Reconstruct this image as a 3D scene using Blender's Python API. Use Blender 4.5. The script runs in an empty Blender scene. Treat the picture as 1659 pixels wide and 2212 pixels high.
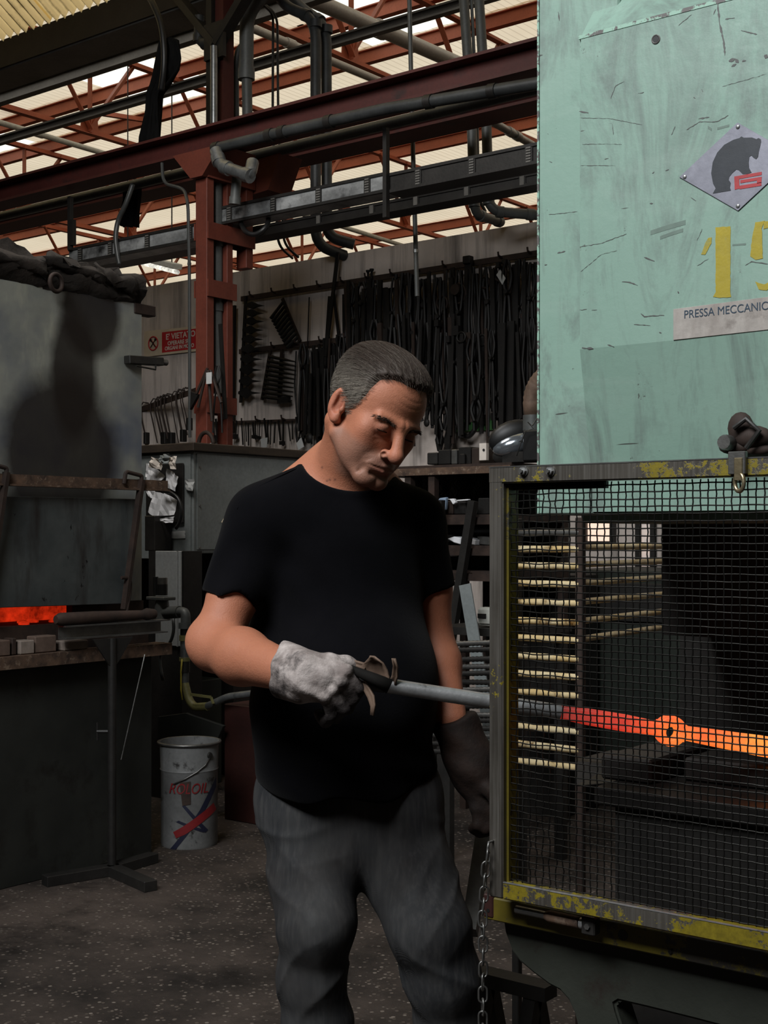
import bpy, bmesh, math, random
import numpy as np
from mathutils import Vector, Matrix, Quaternion
random.seed(7)
rng = np.random.RandomState(11)
SC = bpy.context.scene
COL = SC.collection
# ---------------------------------------------------------------- camera
FPX, W, H, CX, HY = 2900.0, 1659, 2212, 829.5, 1155.0
YAW = math.radians(38.0)
CAMZ = 1.35
FW = Vector((-math.sin(YAW), math.cos(YAW), 0)); RT = Vector((math.cos(YAW), math.sin(YAW), 0)); UP = Vector((0, 0, 1))
cam = bpy.data.cameras.new('camera'); camo = bpy.data.objects.new('camera', cam); COL.objects.link(camo)
cam.sensor_fit = 'VERTICAL'; cam.sensor_height = 36.0; cam.lens = FPX / H * 36.0
cam.shift_y = (HY - H / 2) / H; cam.clip_start = 0.05; cam.clip_end = 200
camo.location = (0, 0, CAMZ); camo.rotation_euler = (math.pi / 2, 0, YAW)
SC.camera = camo
# ---------------------------------------------------------------- light and exposure
SC.view_settings.view_transform = 'Standard'; SC.view_settings.look = 'None'
SC.view_settings.exposure = 0.0; SC.view_settings.gamma = 1.0; SC.view_settings.use_curve_mapping = False
wd = bpy.data.worlds.new('overcast_sky'); SC.world = wd; wd.use_nodes = True
wd.node_tree.nodes['Background'].inputs[0].default_value = (1.0, 0.95, 0.86, 1)
wd.node_tree.nodes['Background'].inputs[1].default_value = 1.45
def area(name, loc, target, sx, sy, power, col, spread=180):
    l = bpy.data.lights.new(name, 'AREA'); l.shape = 'RECTANGLE'; l.size = sx; l.size_y = sy
    l.energy = power; l.color = col; l.spread = math.radians(spread)
    o = bpy.data.objects.new(name, l); COL.objects.link(o); o.location = loc
    o.rotation_euler = (Vector(target) - Vector(loc)).to_track_quat('-Z', 'Y').to_euler()
    return o
# assumed unseen key light, no window built, high behind and left of the camera
PW = FW * 2.4 + RT * 0.1 + UP * 2.0
area('assumed_key_light', tuple(FW * -0.5 + RT * -2.0 + UP * 5.1), tuple(PW), 2.8, 2.0, 150, (0.95, 0.98, 1.0), 110)
# unseen fill light added over the furnace aisle to brighten papers and cabinet
area('aisle_fill_light', (-4.5, 3.1, 4.75), (-5.6, 4.9, 1.6), 1.4, 0.9, 48, (1.0, 0.97, 0.93), 140)
# ---------------------------------------------------------------- helpers
def P(px, py, d):
    return FW * d + RT * ((px - CX) / FPX * d) + UP * (CAMZ - (py - HY) / FPX * d)
def ray(px, py):
    return FW + RT * ((px - CX) / FPX) - UP * ((py - HY) / FPX)
C0 = Vector((0, 0, CAMZ))
def PY(px, py, Y):
    r = ray(px, py); return C0 + r * (Y / r.y)
def PX(px, py, X):
    r = ray(px, py); return C0 + r * (X / r.x)
def PZ(px, py, z):
    r = ray(px, py); return C0 + r * ((z - CAMZ) / r.z)
def dep(p): return p.x * FW.x + p.y * FW.y
V = Vector
class MB:
    def __init__(s): s.v = []; s.f = []
    def add(s, vs, fs):
        b = len(s.v); s.v += [Vector(v) for v in vs]; s.f += [tuple(b + i for i in f) for f in fs]; return s
    def box(s, c, sz, R=None):
        c = Vector(c); x, y, z = sz[0] / 2, sz[1] / 2, sz[2] / 2
        vs = [Vector((a * x, b * y, d * z)) for a in (-1, 1) for b in (-1, 1) for d in (-1, 1)]
        if R is not None: vs = [R @ v for v in vs]
        return s.add([c + v for v in vs], [(0, 1, 3, 2), (4, 6, 7, 5), (0, 4, 5, 1), (2, 3, 7, 6), (0, 2, 6, 4), (1, 5, 7, 3)])
    def box2(s, a, b):
        a = Vector(a); b = Vector(b)
        return s.box((a + b) / 2, [abs(b[i] - a[i]) for i in range(3)])
    def bar(s, a, b, w, h, up=UP, w2=None, h2=None):
        a = Vector(a); b = Vector(b); d = (b - a).normalized()
        x = d.cross(Vector(up))
        if x.length < 1e-4: x = d.cross(Vector((1, 0, 0)))
        x.normalize(); y = x.cross(d)
        w2 = w if w2 is None else w2; h2 = h if h2 is None else h2
        vs = []
        for p, ww, hh in ((a, w, h), (b, w2, h2)):
            vs += [p - x * ww / 2 - y * hh / 2, p + x * ww / 2 - y * hh / 2, p + x * ww / 2 + y * hh / 2, p - x * ww / 2 + y * hh / 2]
        return s.add(vs, [(3, 2, 1, 0), (4, 5, 6, 7), (0, 1, 5, 4), (1, 2, 6, 5), (2, 3, 7, 6), (3, 0, 4, 7)])
    def tube(s, pts, r, n=8, cap=True, closed=False, flat=1.0):
        pts = [Vector(p) for p in pts]; m = len(pts)
        rs = r if isinstance(r, (list, tuple)) else [r] * m
        T = []
        for i in range(m):
            if closed: t = pts[(i + 1) % m] - pts[i - 1]
            else: t = pts[min(i + 1, m - 1)] - pts[max(i - 1, 0)]
            T.append(t.normalized() if t.length > 1e-9 else Vector((0, 0, 1)))
        ref = Vector((0, 0, 1)) if abs(T[0].z) < 0.9 else Vector((1, 0, 0))
        x = T[0].cross(ref).normalized(); vs = []
        for i in range(m):
            x = (x - T[i] * x.dot(T[i]))
            if x.length < 1e-6: x = T[i].cross(Vector((0.3, 0.5, 0.8)))
            x.normalize(); y = T[i].cross(x)
            for k in range(n):
                a = 2 * math.pi * k / n
                vs.append(pts[i] + x * math.cos(a) * rs[i] + y * math.sin(a) * rs[i] * flat)
        fs = []
        for i in range(m if closed else m - 1):
            j = (i + 1) % m
            for k in range(n):
                l = (k + 1) % n
                fs.append((i * n + k, i * n + l, j * n + l, j * n + k))
        if cap and not closed:
            fs.append(tuple(range(n - 1, -1, -1))); fs.append(tuple((m - 1) * n + k for k in range(n)))
        return s.add(vs, fs)
    def lathe(s, prof, base, axis=UP, n=20):
        axis = Vector(axis).normalized(); base = Vector(base)
        ref = Vector((0, 0, 1)) if abs(axis.z) < 0.9 else Vector((1, 0, 0))
        x = axis.cross(ref).normalized(); y = axis.cross(x); vs = []; m = len(prof)
        for r, h in prof:
            for k in range(n):
                a = 2 * math.pi * k / n
                vs.append(base + axis * h + (x * math.cos(a) + y * math.sin(a)) * max(r, 1e-5))
        fs = [(i * n + k, i * n + (k + 1) % n, (i + 1) * n + (k + 1) % n, (i + 1) * n + k) for i in range(m - 1) for k in range(n)]
        fs.append(tuple(range(n - 1, -1, -1))); fs.append(tuple((m - 1) * n + k for k in range(n)))
        return s.add(vs, fs)
    def prism(s, poly, ext):
        poly = [Vector(p) for p in poly]; ext = Vector(ext); n = len(poly)
        nrm = Vector((0, 0, 0))
        for i in range(n):
            nrm += (poly[i] - poly[0]).cross(poly[(i + 1) % n] - poly[0])
        if nrm.dot(ext) > 0: poly.reverse()
        vs = poly + [p + ext for p in poly]
        fs = [tuple(range(n)), tuple(range(2 * n - 1, n - 1, -1))]
        fs += [(i, n + i, n + (i + 1) % n, (i + 1) % n) for i in range(n)]
        return s.add(vs, fs)
    def ring(s, c, axis, R, r, n=20, m=8, sx=1.0):
        axis = Vector(axis).normalized(); c = Vector(c)
        ref = Vector((0, 0, 1)) if abs(axis.z) < 0.9 else Vector((1, 0, 0))
        x = axis.cross(ref).normalized(); y = axis.cross(x)
        return s.tube([c + x * math.cos(2 * math.pi * k / n) * R * sx + y * math.sin(2 * math.pi * k / n) * R for k in range(n)], r, m, closed=True)
    def ball(s, c, r, sc=(1, 1, 1), n=12, m=8):
        c = Vector(c); vs = []
        for i in range(m + 1):
            t = math.pi * i / m
            for k in range(n):
                a = 2 * math.pi * k / n
                vs.append(c + Vector((math.sin(t) * math.cos(a) * sc[0], math.sin(t) * math.sin(a) * sc[1], math.cos(t) * sc[2])) * r)
        return s.add(vs, [(i * n + k, (i + 1) * n + k, (i + 1) * n + (k + 1) % n, i * n + (k + 1) % n) for i in range(m) for k in range(n)])
    def ibeam(s, a, b, h, w, tf=0.014, tw=0.01):
        s.bar(Vector(a) + UP * (h / 2 - tf / 2), Vector(b) + UP * (h / 2 - tf / 2), w, tf)
        s.bar(Vector(a) - UP * (h / 2 - tf / 2), Vector(b) - UP * (h / 2 - tf / 2), w, tf)
        return s.bar(a, b, tw, h - 2 * tf)
    def angle(s, a, b, leg, t=0.008, up=UP):
        a = Vector(a); b = Vector(b); d = (b - a).normalized(); x = d.cross(Vector(up))
        if x.length < 1e-4: x = d.cross(Vector((1, 0, 0)))
        x.normalize(); y = x.cross(d)
        q = [(0, 0), (leg, 0), (leg, t), (t, t), (t, leg), (0, leg)]
        return s.prism([a + x * (u - leg / 2) + y * (w - leg / 2) for u, w in q], b - a)
    def channel(s, a, b, w, h, t=0.01, up=UP):
        a = Vector(a); b = Vector(b); d = (b - a).normalized(); x = d.cross(Vector(up))
        if x.length < 1e-4: x = d.cross(Vector((1, 0, 0)))
        x.normalize(); y = x.cross(d)
        q = [(-w / 2, -h / 2), (w / 2, -h / 2), (w / 2, -h / 2 + t), (-w / 2 + t, -h / 2 + t), (-w / 2 + t, h / 2 - t), (w / 2, h / 2 - t), (w / 2, h / 2), (-w / 2, h / 2)]
        return s.prism([a + x * u + y * k for u, k in q], b - a)
    def build(s, name, m, parent=None, bevel=0, smooth=None, local=False, seg=1, **props):
        me = bpy.data.meshes.new(name)
        off = Vector((0, 0, 0))
        if parent is not None and not local:
            q = parent
            while q is not None: off = off + q.location; q = q.parent
        elif parent is None and not local:
            xs = s.v; n = len(xs)
            off = Vector((sum(v.x for v in xs) / n, sum(v.y for v in xs) / n, min(v.z for v in xs)))
        me.from_pydata([tuple(v - off) for v in s.v], [], s.f); me.validate()
        bm = bmesh.new(); bm.from_mesh(me); bmesh.ops.recalc_face_normals(bm, faces=bm.faces)
        if bevel: bmesh.ops.bevel(bm, geom=[e for e in bm.edges if len(e.link_faces) == 2 and e.calc_face_angle(0) > 0.6], offset=bevel, segments=seg, affect='EDGES', clamp_overlap=True)
        bm.to_mesh(me); bm.free()
        if smooth is not None:
            me.shade_smooth() if smooth >= 3.1 else None
            if smooth < 3.1:
                me.shade_smooth(); me.set_sharp_from_angle(angle=smooth)
        o = bpy.data.objects.new(name, me); COL.objects.link(o)
        if m is not None: me.materials.append(m)
        if parent is not None: o.parent = parent
        elif not local: o.location = off
        for k, v in props.items(): o[k] = v
        return o
SM = 0.7
def tag(o, label=None, cat=None, group=None, kind=None):
    for k, v in (('label', label), ('category', cat), ('group', group), ('kind', kind)):
        if v: o[k] = v
    return o
def thing(name, loc, label, cat, group=None, rz=0):
    o = bpy.data.objects.new(name, None); COL.objects.link(o); o.location = loc; o.rotation_euler = (0, 0, rz)
    o.empty_display_size = 0.05
    return tag(o, label, cat, group)
def copy_tree(o, parent=None):
    c = o.copy(); COL.objects.link(c); c.parent = parent
    for ch in list(o.children): copy_tree(ch, c)
    return c
def struct(o): o['kind'] = 'structure'; return o
def arc(c, x, y, r, a0, a1, n):
    c, x, y = Vector(c), Vector(x), Vector(y)
    return [c + (x * math.cos(a0 + (a1 - a0) * i / n) + y * math.sin(a0 + (a1 - a0) * i / n)) * r for i in range(n + 1)]
def rounded(pts, r, n=5):
    pts = [Vector(p) for p in pts]; out = [pts[0]]
    for i in range(1, len(pts) - 1):
        a, b, c = pts[i - 1], pts[i], pts[i + 1]
        u = (a - b); v = (c - b); rr = min(r, u.length * 0.49, v.length * 0.49)
        p0 = b + u.normalized() * rr; p1 = b + v.normalized() * rr
        for k in range(n + 1):
            t = k / n; out.append(p0 * (1 - t) ** 2 + b * 2 * t * (1 - t) + p1 * t * t)
    out.append(pts[-1]); return out
# ---------------------------------------------------------------- materials
def srgb(r, g, b):
    f = lambda c: (c / 255 / 12.92) if c / 255 <= 0.04045 else ((c / 255 + 0.055) / 1.055) ** 2.4
    return (f(r), f(g), f(b), 1)
class N:
    def __init__(s, name):
        s.m = bpy.data.materials.new(name); s.m.use_nodes = True; s.t = s.m.node_tree; s.b = s.t.nodes['Principled BSDF']; s.out = s.t.nodes['Material Output']
        s.tc = s.t.nodes.new('ShaderNodeTexCoord')
    def n(s, typ, **kw):
        x = s.t.nodes.new('ShaderNode' + typ)
        for k, v in kw.items():
            if hasattr(x, k): setattr(x, k, v)
        return x
    def l(s, a, b): s.t.links.new(a, b)
    def coord(s, scale=(1, 1, 1), rot=(0, 0, 0), which='Object', loc=(0, 0, 0)):
        mp = s.n('Mapping'); mp.inputs['Scale'].default_value = scale; mp.inputs['Rotation'].default_value = rot; mp.inputs['Location'].default_value = loc
        s.l(s.tc.outputs[which], mp.inputs[0]); return mp.outputs[0]
    def noise(s, scale, detail=4, rough=0.6, co=None, dist=0.0):
        x = s.n('TexNoise'); x.inputs['Scale'].default_value = scale; x.inputs['Detail'].default_value = detail; x.inputs['Roughness'].default_value = rough; x.inputs['Distortion'].default_value = dist
        s.l(co if co is not None else s.tc.outputs['Object'], x.inputs['Vector']); return x.outputs['Fac']
    def ramp(s, fac, stops, interp='LINEAR'):
        x = s.n('ValToRGB'); x.color_ramp.interpolation = interp
        e = x.color_ramp.elements
        while len(e) < len(stops): e.new(0.5)
        for i, (p, c) in enumerate(stops):
            e[i].position = p; e[i].color = c if len(c) == 4 else (*c, 1)
        s.l(fac, x.inputs[0]); return x.outputs[0]
    def step(s, fac, a, b):
        x = s.n('MapRange'); x.inputs[1].default_value = a; x.inputs[2].default_value = b; s.l(fac, x.inputs[0]); return x.outputs[0]
    def mix(s, fac, a, b, blend='MIX'):
        x = s.n('Mix', data_type='RGBA', blend_type=blend)
        for i, v in ((0, fac), (6, a), (7, b)):
            if isinstance(v, (float, int)): x.inputs[i].default_value = v
            elif isinstance(v, tuple): x.inputs[i].default_value = v if len(v) == 4 else (*v, 1)
            else: s.l(v, x.inputs[i])
        return x.outputs[2]
    def math(s, op, a, b=0.0):
        x = s.n('Math', operation=op)
        for i, v in ((0, a), (1, b)):
            if isinstance(v, (float, int)): x.inputs[i].default_value = v
            else: s.l(v, x.inputs[i])
        return x.outputs[0]
    def sep(s, co):
        x = s.n('SeparateXYZ'); s.l(co, x.inputs[0]); return x.outputs
    def bump(s, h, strength=0.3, dist=0.01):
        x = s.n('Bump'); x.inputs['Strength'].default_value = strength; x.inputs['Distance'].default_value = dist
        s.l(h, x.inputs['Height']); s.l(x.outputs[0], s.b.inputs['Normal'])
    def set(s, col=None, rough=None, metal=None, spec=None):
        for key, v in (('Base Color', col), ('Roughness', rough), ('Metallic', metal), ('Specular IOR Level', spec)):
            if v is None: continue
            if isinstance(v, (float, int)): s.b.inputs[key].default_value = v
            elif isinstance(v, tuple): s.b.inputs[key].default_value = v if len(v) == 4 else (*v, 1)
            else: s.l(v, s.b.inputs[key])
        return s
def worn(name, c1, c2, rough=0.55, metal=0.0, scale=4, chip=None, chip_t=(0.62, 0.66), chip_scale=12, streak=None, bump=0.15, stretch=(1, 1, 1), fine=60, spec=0.4):
    k = N(name); co = k.coord(stretch)
    base = k.mix(k.step(k.noise(scale, 6, 0.65, co), 0.3, 0.7), c1, c2)
    if streak is not None:
        st = k.noise(1.0, 4, 0.7, k.coord((22, 22, 1.6))); base = k.mix(k.step(st, 0.5, 0.75), base, streak)
    if chip is not None:
        ch = k.step(k.noise(chip_scale, 8, 0.7), *chip_t); base = k.mix(ch, base, chip)
    f = k.noise(fine, 3, 0.6)
    base = k.mix(0.25, base, k.ramp(f, [(0.3, (0.3, 0.3, 0.3)), (0.7, (1, 1, 1))]), 'MULTIPLY')
    k.set(base, rough, metal, spec); k.bump(f, bump, 0.004)
    return k.m
def plain(name, c, rough=0.5, metal=0.0, spec=0.5, var=0.3, scale=25, bump=0.1):
    k = N(name); f = k.noise(scale, 5, 0.6)
    k.set(k.mix(k.step(f, 0.3, 0.75), tuple(x * (1 - var) for x in c[:3]) + (1,), c if len(c) == 4 else (*c, 1)), rough, metal, spec)
    if bump: k.bump(f, bump, 0.003)
    return k.m
def emit(name, col, strength):
    k = N(name); k.b.inputs['Base Color'].default_value = (0.02, 0.01, 0.01, 1)
    f = k.noise(11, 5, 0.7); c = k.mix(k.step(f, 0.36, 0.66), tuple(x * 0.22 for x in col[:3]) + (1,), col)
    k.l(c, k.b.inputs['Emission Color']); k.b.inputs['Emission Strength'].default_value = strength
    return k.m
M = {}
M['concrete'] = None
def mk_materials():
    k = N('soot_stained_concrete_wall'); co = k.coord((1, 1, 1))
    base = k.mix(k.step(k.noise(1.4, 6, 0.65, co), 0.35, 0.7), (0.64, 0.56, 0.51, 1), (0.47, 0.41, 0.37, 1))
    st = k.step(k.noise(1.0, 5, 0.7, k.coord((9, 9, 0.55))), 0.48, 0.72); base = k.mix(k.math('MULTIPLY', st, 0.75), base, (0.05, 0.046, 0.042, 1))
    # soot patch above the tool rail, with a soft edge of its own
    d = k.n('VectorMath', operation='DISTANCE'); k.l(k.coord((1, 0, 0.8)), d.inputs[0]); sp = PY(862, 585, 7.1); M['soot_at'] = (sp.x, 0, sp.z)
    M['soot_node'] = d
    soot = k.step(k.math('ADD', d.outputs['Value'], k.math('MULTIPLY', k.noise(3, 5), 0.45)), 0.72, 0.3); base = k.mix(soot, base, (0.012, 0.011, 0.01, 1))
    k.set(base, 0.9, 0, 0.2); k.bump(k.noise(40, 5), 0.25, 0.006); M['concrete'] = k.m
    k = N('oily_aggregate_floor'); co = k.coord()
    big = k.step(k.noise(1.1, 6, 0.65, co), 0.4, 0.62)
    base = k.mix(big, (0.014, 0.0108, 0.009, 1), (0.070, 0.053, 0.044, 1))
    vo = k.n('TexVoronoi'); vo.inputs['Scale'].default_value = 58; k.l(co, vo.inputs['Vector'])
    rnd = k.sep(vo.outputs['Color'])[0]
    stone = k.math('MULTIPLY', k.step(vo.outputs['Distance'], 0.42, 0.3), k.step(rnd, 0.55, 0.62))
    base = k.mix(stone, base, k.ramp(rnd, [(0.5, (0.05, 0.04, 0.032)), (0.8, (0.105, 0.083, 0.068)), (1.0, (0.19, 0.16, 0.135))]))
    oil = k.step(k.noise(2.3, 5, 0.7, co), 0.52, 0.7); base = k.mix(k.math('MULTIPLY', oil, 0.85), base, (0.006, 0.005, 0.005, 1))
    k.set(base, k.mix(oil, (0.75,) * 3, (0.5,) * 3), 0, 0.3); k.bump(k.math('ADD', stone, k.noise(60, 4)), 0.5, 0.006); M['floor'] = k.m
    # translucent roof sheets
    k = N('translucent_white_roof_sheet'); tr = k.n('BsdfTranslucent'); mx = k.n('MixShader'); mx.inputs[0].default_value = 0.62
    c = k.mix(k.step(k.noise(0.8, 4), 0.3, 0.7), (0.86, 0.79, 0.66, 1), (0.76, 0.69, 0.56, 1))
    seam = k.n('TexWave', bands_direction='X'); seam.inputs['Scale'].default_value = 3.2; k.l(k.coord(), seam.inputs['Vector'])
    c = k.mix(k.step(seam.outputs['Fac'], 0.0, 0.12), (0.62, 0.55, 0.44, 1), c)
    k.l(c, tr.inputs[0]); k.set(c, 0.8); k.l(k.b.outputs[0], mx.inputs[1]); k.l(tr.outputs[0], mx.inputs[2]); k.l(mx.outputs[0], k.out.inputs[0]); M['roof'] = k.m
    k = N('clear_rooflight_sheet'); tr = k.n('BsdfTransparent'); tr.inputs[0].default_value = (0.92, 0.97, 0.97, 1); mx = k.n('MixShader'); mx.inputs[0].default_value = 0.9
    k.set((0.8, 0.85, 0.85, 1), 0.3); k.l(k.b.outputs[0], mx.inputs[1]); k.l(tr.outputs[0], mx.inputs[2]); k.l(mx.outputs[0], k.out.inputs[0]); M['rooflight'] = k.m
    k = N('grimy_yellowed_translucent_sheet'); tr = k.n('BsdfTranslucent'); mx = k.n('MixShader'); mx.inputs[0].default_value = 0.88
    wv = k.n('TexWave', bands_direction='X'); wv.inputs['Scale'].default_value = 2 * math.pi / (20 * 0.095); k.l(k.coord(loc=(10, 0, 0)), wv.inputs['Vector'])
    g = k.step(k.math('ADD', k.noise(1.6, 6, 0.7), k.math('MULTIPLY', k.math('SUBTRACT', wv.outputs['Fac'], 0.5), 0.42)), 0.36, 0.60); c = k.mix(g, (1.0, 0.82, 0.44, 1), (0.07, 0.048, 0.02, 1))
    k.l(c, tr.inputs[0]); k.set(c, 0.7); k.l(k.b.outputs[0], mx.inputs[1]); k.l(tr.outputs[0], mx.inputs[2]); k.l(mx.outputs[0], k.out.inputs[0]); M['yellow_sheet'] = k.m
    M['red_steel'] = worn('red_oxide_steel', (0.30, 0.075, 0.036, 1), (0.48, 0.135, 0.066, 1), 0.6, 0, 1.5, (0.03, 0.018, 0.014, 1), (0.68, 0.76), 5, None, 0.1)
    M['red_column'] = worn('red_oxide_column_paint', (0.10, 0.022, 0.012, 1), (0.17, 0.039, 0.023, 1), 0.6, 0, 2.5, (0.03, 0.016, 0.012, 1), (0.62, 0.74), 6, None, 0.1)
    M['dark_red'] = worn('sooty_red_girder', (0.050, 0.0105, 0.008, 1), (0.085, 0.017, 0.013, 1), 0.65, 0, 2, (0.012, 0.010, 0.009, 1), (0.55, 0.75), 4)
    M['black_steel'] = worn('sooty_black_steel', (0.016, 0.015, 0.014, 1), (0.036, 0.033, 0.030, 1), 0.5, 0.3, 5)
    M['tool_steel'] = worn('blackened_forge_tool', (0.006, 0.0055, 0.005, 1), (0.016, 0.014, 0.0125, 1), 0.6, 0.3, 8, None, fine=90)
    M['tool_rust'] = worn('brown_rusted_tool', (0.020, 0.013, 0.010, 1), (0.04, 0.024, 0.017, 1), 0.7, 0.2, 8)
    M['grey_rail'] = worn('dusty_grey_steel', (0.11, 0.105, 0.095, 1), (0.20, 0.19, 0.175, 1), 0.6, 0.3, 2)
    M['brown_gutter'] = worn('brown_painted_gutter', (0.028, 0.023, 0.019, 1), (0.042, 0.035, 0.030, 1), 0.7)
    M['galv'] = worn('galvanised_pipe', (0.17, 0.18, 0.18, 1), (0.36, 0.37, 0.37, 1), 0.36, 0.75, 9, (0.05, 0.05, 0.05, 1), (0.6, 0.75), 4)
    M['grey_pipe'] = worn('grey_painted_pipe', (0.075, 0.078, 0.075, 1), (0.13, 0.135, 0.13, 1), 0.5, 0.2, 3, (0.03, 0.03, 0.03, 1), (0.6, 0.8), 4)
    M['pale_pipe'] = worn('pale_grey_pipe', (0.33, 0.31, 0.29, 1), (0.46, 0.44, 0.41, 1), 0.45, 0.3, 3)
    M['dark_pipe'] = worn('black_insulated_pipe', (0.022, 0.024, 0.025, 1), (0.055, 0.058, 0.058, 1), 0.5, 0.1, 6)
    M['tray'] = worn('sooty_galvanised_cable_tray', (0.07, 0.073, 0.073, 1), (0.52, 0.53, 0.53, 1), 0.42, 0.35, 2.2, (0.02, 0.02, 0.02, 1), (0.5, 0.7), 5, stretch=(1, 1, 2.5))
    M['cloth_black'] = plain('black_rag_cloth', (0.006, 0.006, 0.006), 0.95, 0, 0.1)
    M['rubber'] = plain('black_rubber', (0.010, 0.010, 0.010), 0.45, 0, 0.5); M['lash'] = plain('dark_lash', (0.03, 0.016, 0.011), 0.9, 0, 0.0); M['matt_black'] = plain('charred_leather', (0.008, 0.007, 0.006), 0.85, 0, 0.15)
    M['cable_grey'] = plain('grey_cable', (0.05, 0.052, 0.05), 0.4, 0, 0.5)
    M['white_plastic'] = plain('dusty_white_plastic', (0.55, 0.55, 0.50), 0.5)
    M['white_paper'] = plain('white_paper', (0.86, 0.86, 0.88), 0.8, var=0.12, scale=8)
    M['tag_white'] = plain('white_tag_card', (0.55, 0.56, 0.55), 0.7, var=0.15)
    M['red_sign'] = plain('red_sign_enamel', (0.58, 0.030, 0.036), 0.5, var=0.25, scale=6)
    M['sign_cream'] = plain('cream_sign_enamel', (0.72, 0.60, 0.44), 0.55, var=0.25, scale=6)
    M['sign_text'] = plain('faded_white_lettering', (0.78, 0.70, 0.62), 0.6, var=0.2)
    M['sign_black'] = plain('black_sign_print', (0.02, 0.015, 0.012), 0.6)
    # press paint
    k = N('mint_green_press_paint'); co = k.coord()
    base = k.mix(k.step(k.noise(1.6, 5, 0.6, co), 0.3, 0.7), (0.185, 0.295, 0.238, 1), (0.235, 0.345, 0.285, 1))
    sm = k.step(k.noise(3.4, 6, 0.72, k.coord((2.2, 2.2, 0.8)), 1.4), 0.47, 0.70); base = k.mix(k.math('MULTIPLY', sm, 0.85), base, (0.125, 0.150, 0.137, 1))
    arcs = k.noise(2.0, 3, 0.6, k.coord((1.2, 1.2, 6), (0, 0.5, 0)), 0.8); base = k.mix(k.math('MULTIPLY', k.step(arcs, 0.5, 0.7), 0.25), base, (0.31, 0.40, 0.345, 1))
    fs = k.noise(1.0, 3, 0.6, k.coord((55, 55, 4))); base = k.mix(k.math('MULTIPLY', k.step(fs, 0.55, 0.8), 0.35), base, (0.15, 0.18, 0.16, 1))
    ch = k.step(k.noise(24, 6, 0.8, k.coord((1, 1, 1.0), loc=(3, 1, 0))), 0.665, 0.675); base = k.mix(ch, base, (0.075, 0.078, 0.07, 1))
    ch2 = k.step(k.noise(30, 2, 0.5, k.coord((0.22, 1, 2.4), (0, 0.30, 0))), 0.735, 0.745); ch2 = k.math('MAXIMUM', ch2, k.step(k.noise(26, 2, 0.5, k.coord((2.6, 1, 0.25), (0, 0.25, 0), loc=(2, 0, 1))), 0.76, 0.77)); base = k.mix(ch2, base, (0.06, 0.065, 0.058, 1))
    k.set(base, 0.42, 0, 0.45); k.bump(k.math('SUBTRACT', k.noise(70, 3), k.math('MULTIPLY', ch, 2.0)), 0.12, 0.003); M['mint'] = k.m
    k = N('bare_edge_of_mint_paint'); ch = k.step(k.noise(60, 4, 0.7), 0.47, 0.53)
    k.set(k.mix(ch, (0.26, 0.42, 0.33, 1), (0.10, 0.09, 0.085, 1)), 0.5); M['mint_edge'] = k.m
    k = N('dirty_shade_darkened_press_base'); base = k.mix(k.step(k.noise(2.5, 6, 0.65), 0.3, 0.7), (0.018, 0.0195, 0.015, 1), (0.034, 0.037, 0.029, 1))
    base = k.mix(k.step(k.noise(9, 6, 0.7), 0.56, 0.7), base, (0.02, 0.015, 0.012, 1)); k.set(base, 0.6, 0, 0.3); k.bump(k.noise(50, 4), 0.2, 0.004); M['base_green'] = k.m  # green darkened to stand for shade below the guard, plus brown blotches
    def guard_mat(key, name, thr, amp, loc):
        k = N(name); co = k.coord()
        bare = k.mix(k.step(k.noise(6, 5, 0.6, co), 0.3, 0.7), (0.060, 0.052, 0.043, 1), (0.15, 0.135, 0.115, 1))
        bare = k.mix(k.step(k.noise(1, 3, 0.6, k.coord((200, 200, 5))), 0.45, 0.75), bare, (0.20, 0.185, 0.165, 1))
        big = k.noise(4.5, 2, 0.5, k.coord((1, 1, 1), loc=loc)); fine = k.noise(75, 5, 0.75, co)
        ye = k.step(k.math('ADD', big, k.math('MULTIPLY', k.math('SUBTRACT', fine, 0.5), amp)), thr, thr + 0.02)
        k.set(k.mix(ye, bare, k.mix(k.step(fine, 0.4, 0.65), (0.125, 0.096, 0.006, 1), (0.20, 0.155, 0.009, 1))), k.mix(ye, (0.38,) * 3, (0.5,) * 3), k.math('MULTIPLY', k.math('SUBTRACT', 1.0, ye), 0.6), 0.5); k.bump(ye, 0.25, 0.002); M[key] = k.m
    guard_mat('guard', 'yellow_flecks_on_bare_steel_stile', 0.72, 1.1, (0.55, 0, 0.3)); guard_mat('guard_top', 'yellow_patches_on_bare_steel_rail', 0.63, 0.55, (0.2, 0, 0)); guard_mat('guard_low', 'yellow_paint_worn_at_the_edges', 0.46, 0.6, (0.9, 0, 0))
    k = N('yellow_paint_scuffed'); co = k.coord()
    ye = k.step(k.math('ADD', k.noise(4, 3, 0.5, co), k.math('MULTIPLY', k.math('SUBTRACT', k.noise(38, 6, 0.75, co), 0.5), 0.6)), 0.60, 0.56)
    k.set(k.mix(ye, (0.03, 0.026, 0.02, 1), k.mix(k.step(k.noise(14, 4), 0.35, 0.7), (0.115, 0.088, 0.006, 1), (0.06, 0.048, 0.006, 1))), 0.5); k.bump(ye, 0.2, 0.002); M['yellow_scuffed'] = k.m
    M['wire'] = worn('crimped_steel_wire', (0.022, 0.021, 0.019, 1), (0.055, 0.052, 0.048, 1), 0.33, 0.85, 12, bump=0.0)
    M['bright_steel'] = worn('bright_rubbed_steel', (0.28, 0.28, 0.28, 1), (0.50, 0.50, 0.50, 1), 0.33, 0.65, 14, (0.12, 0.11, 0.1, 1), (0.6, 0.7), 20)
    M['dull_steel'] = worn('dull_grey_steel', (0.13, 0.125, 0.12, 1), (0.24, 0.235, 0.22, 1), 0.4, 0.8, 10)
    M['brass'] = worn('brass_ring', (0.32, 0.25, 0.14, 1), (0.5, 0.42, 0.27, 1), 0.35, 0.85, 20)
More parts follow.
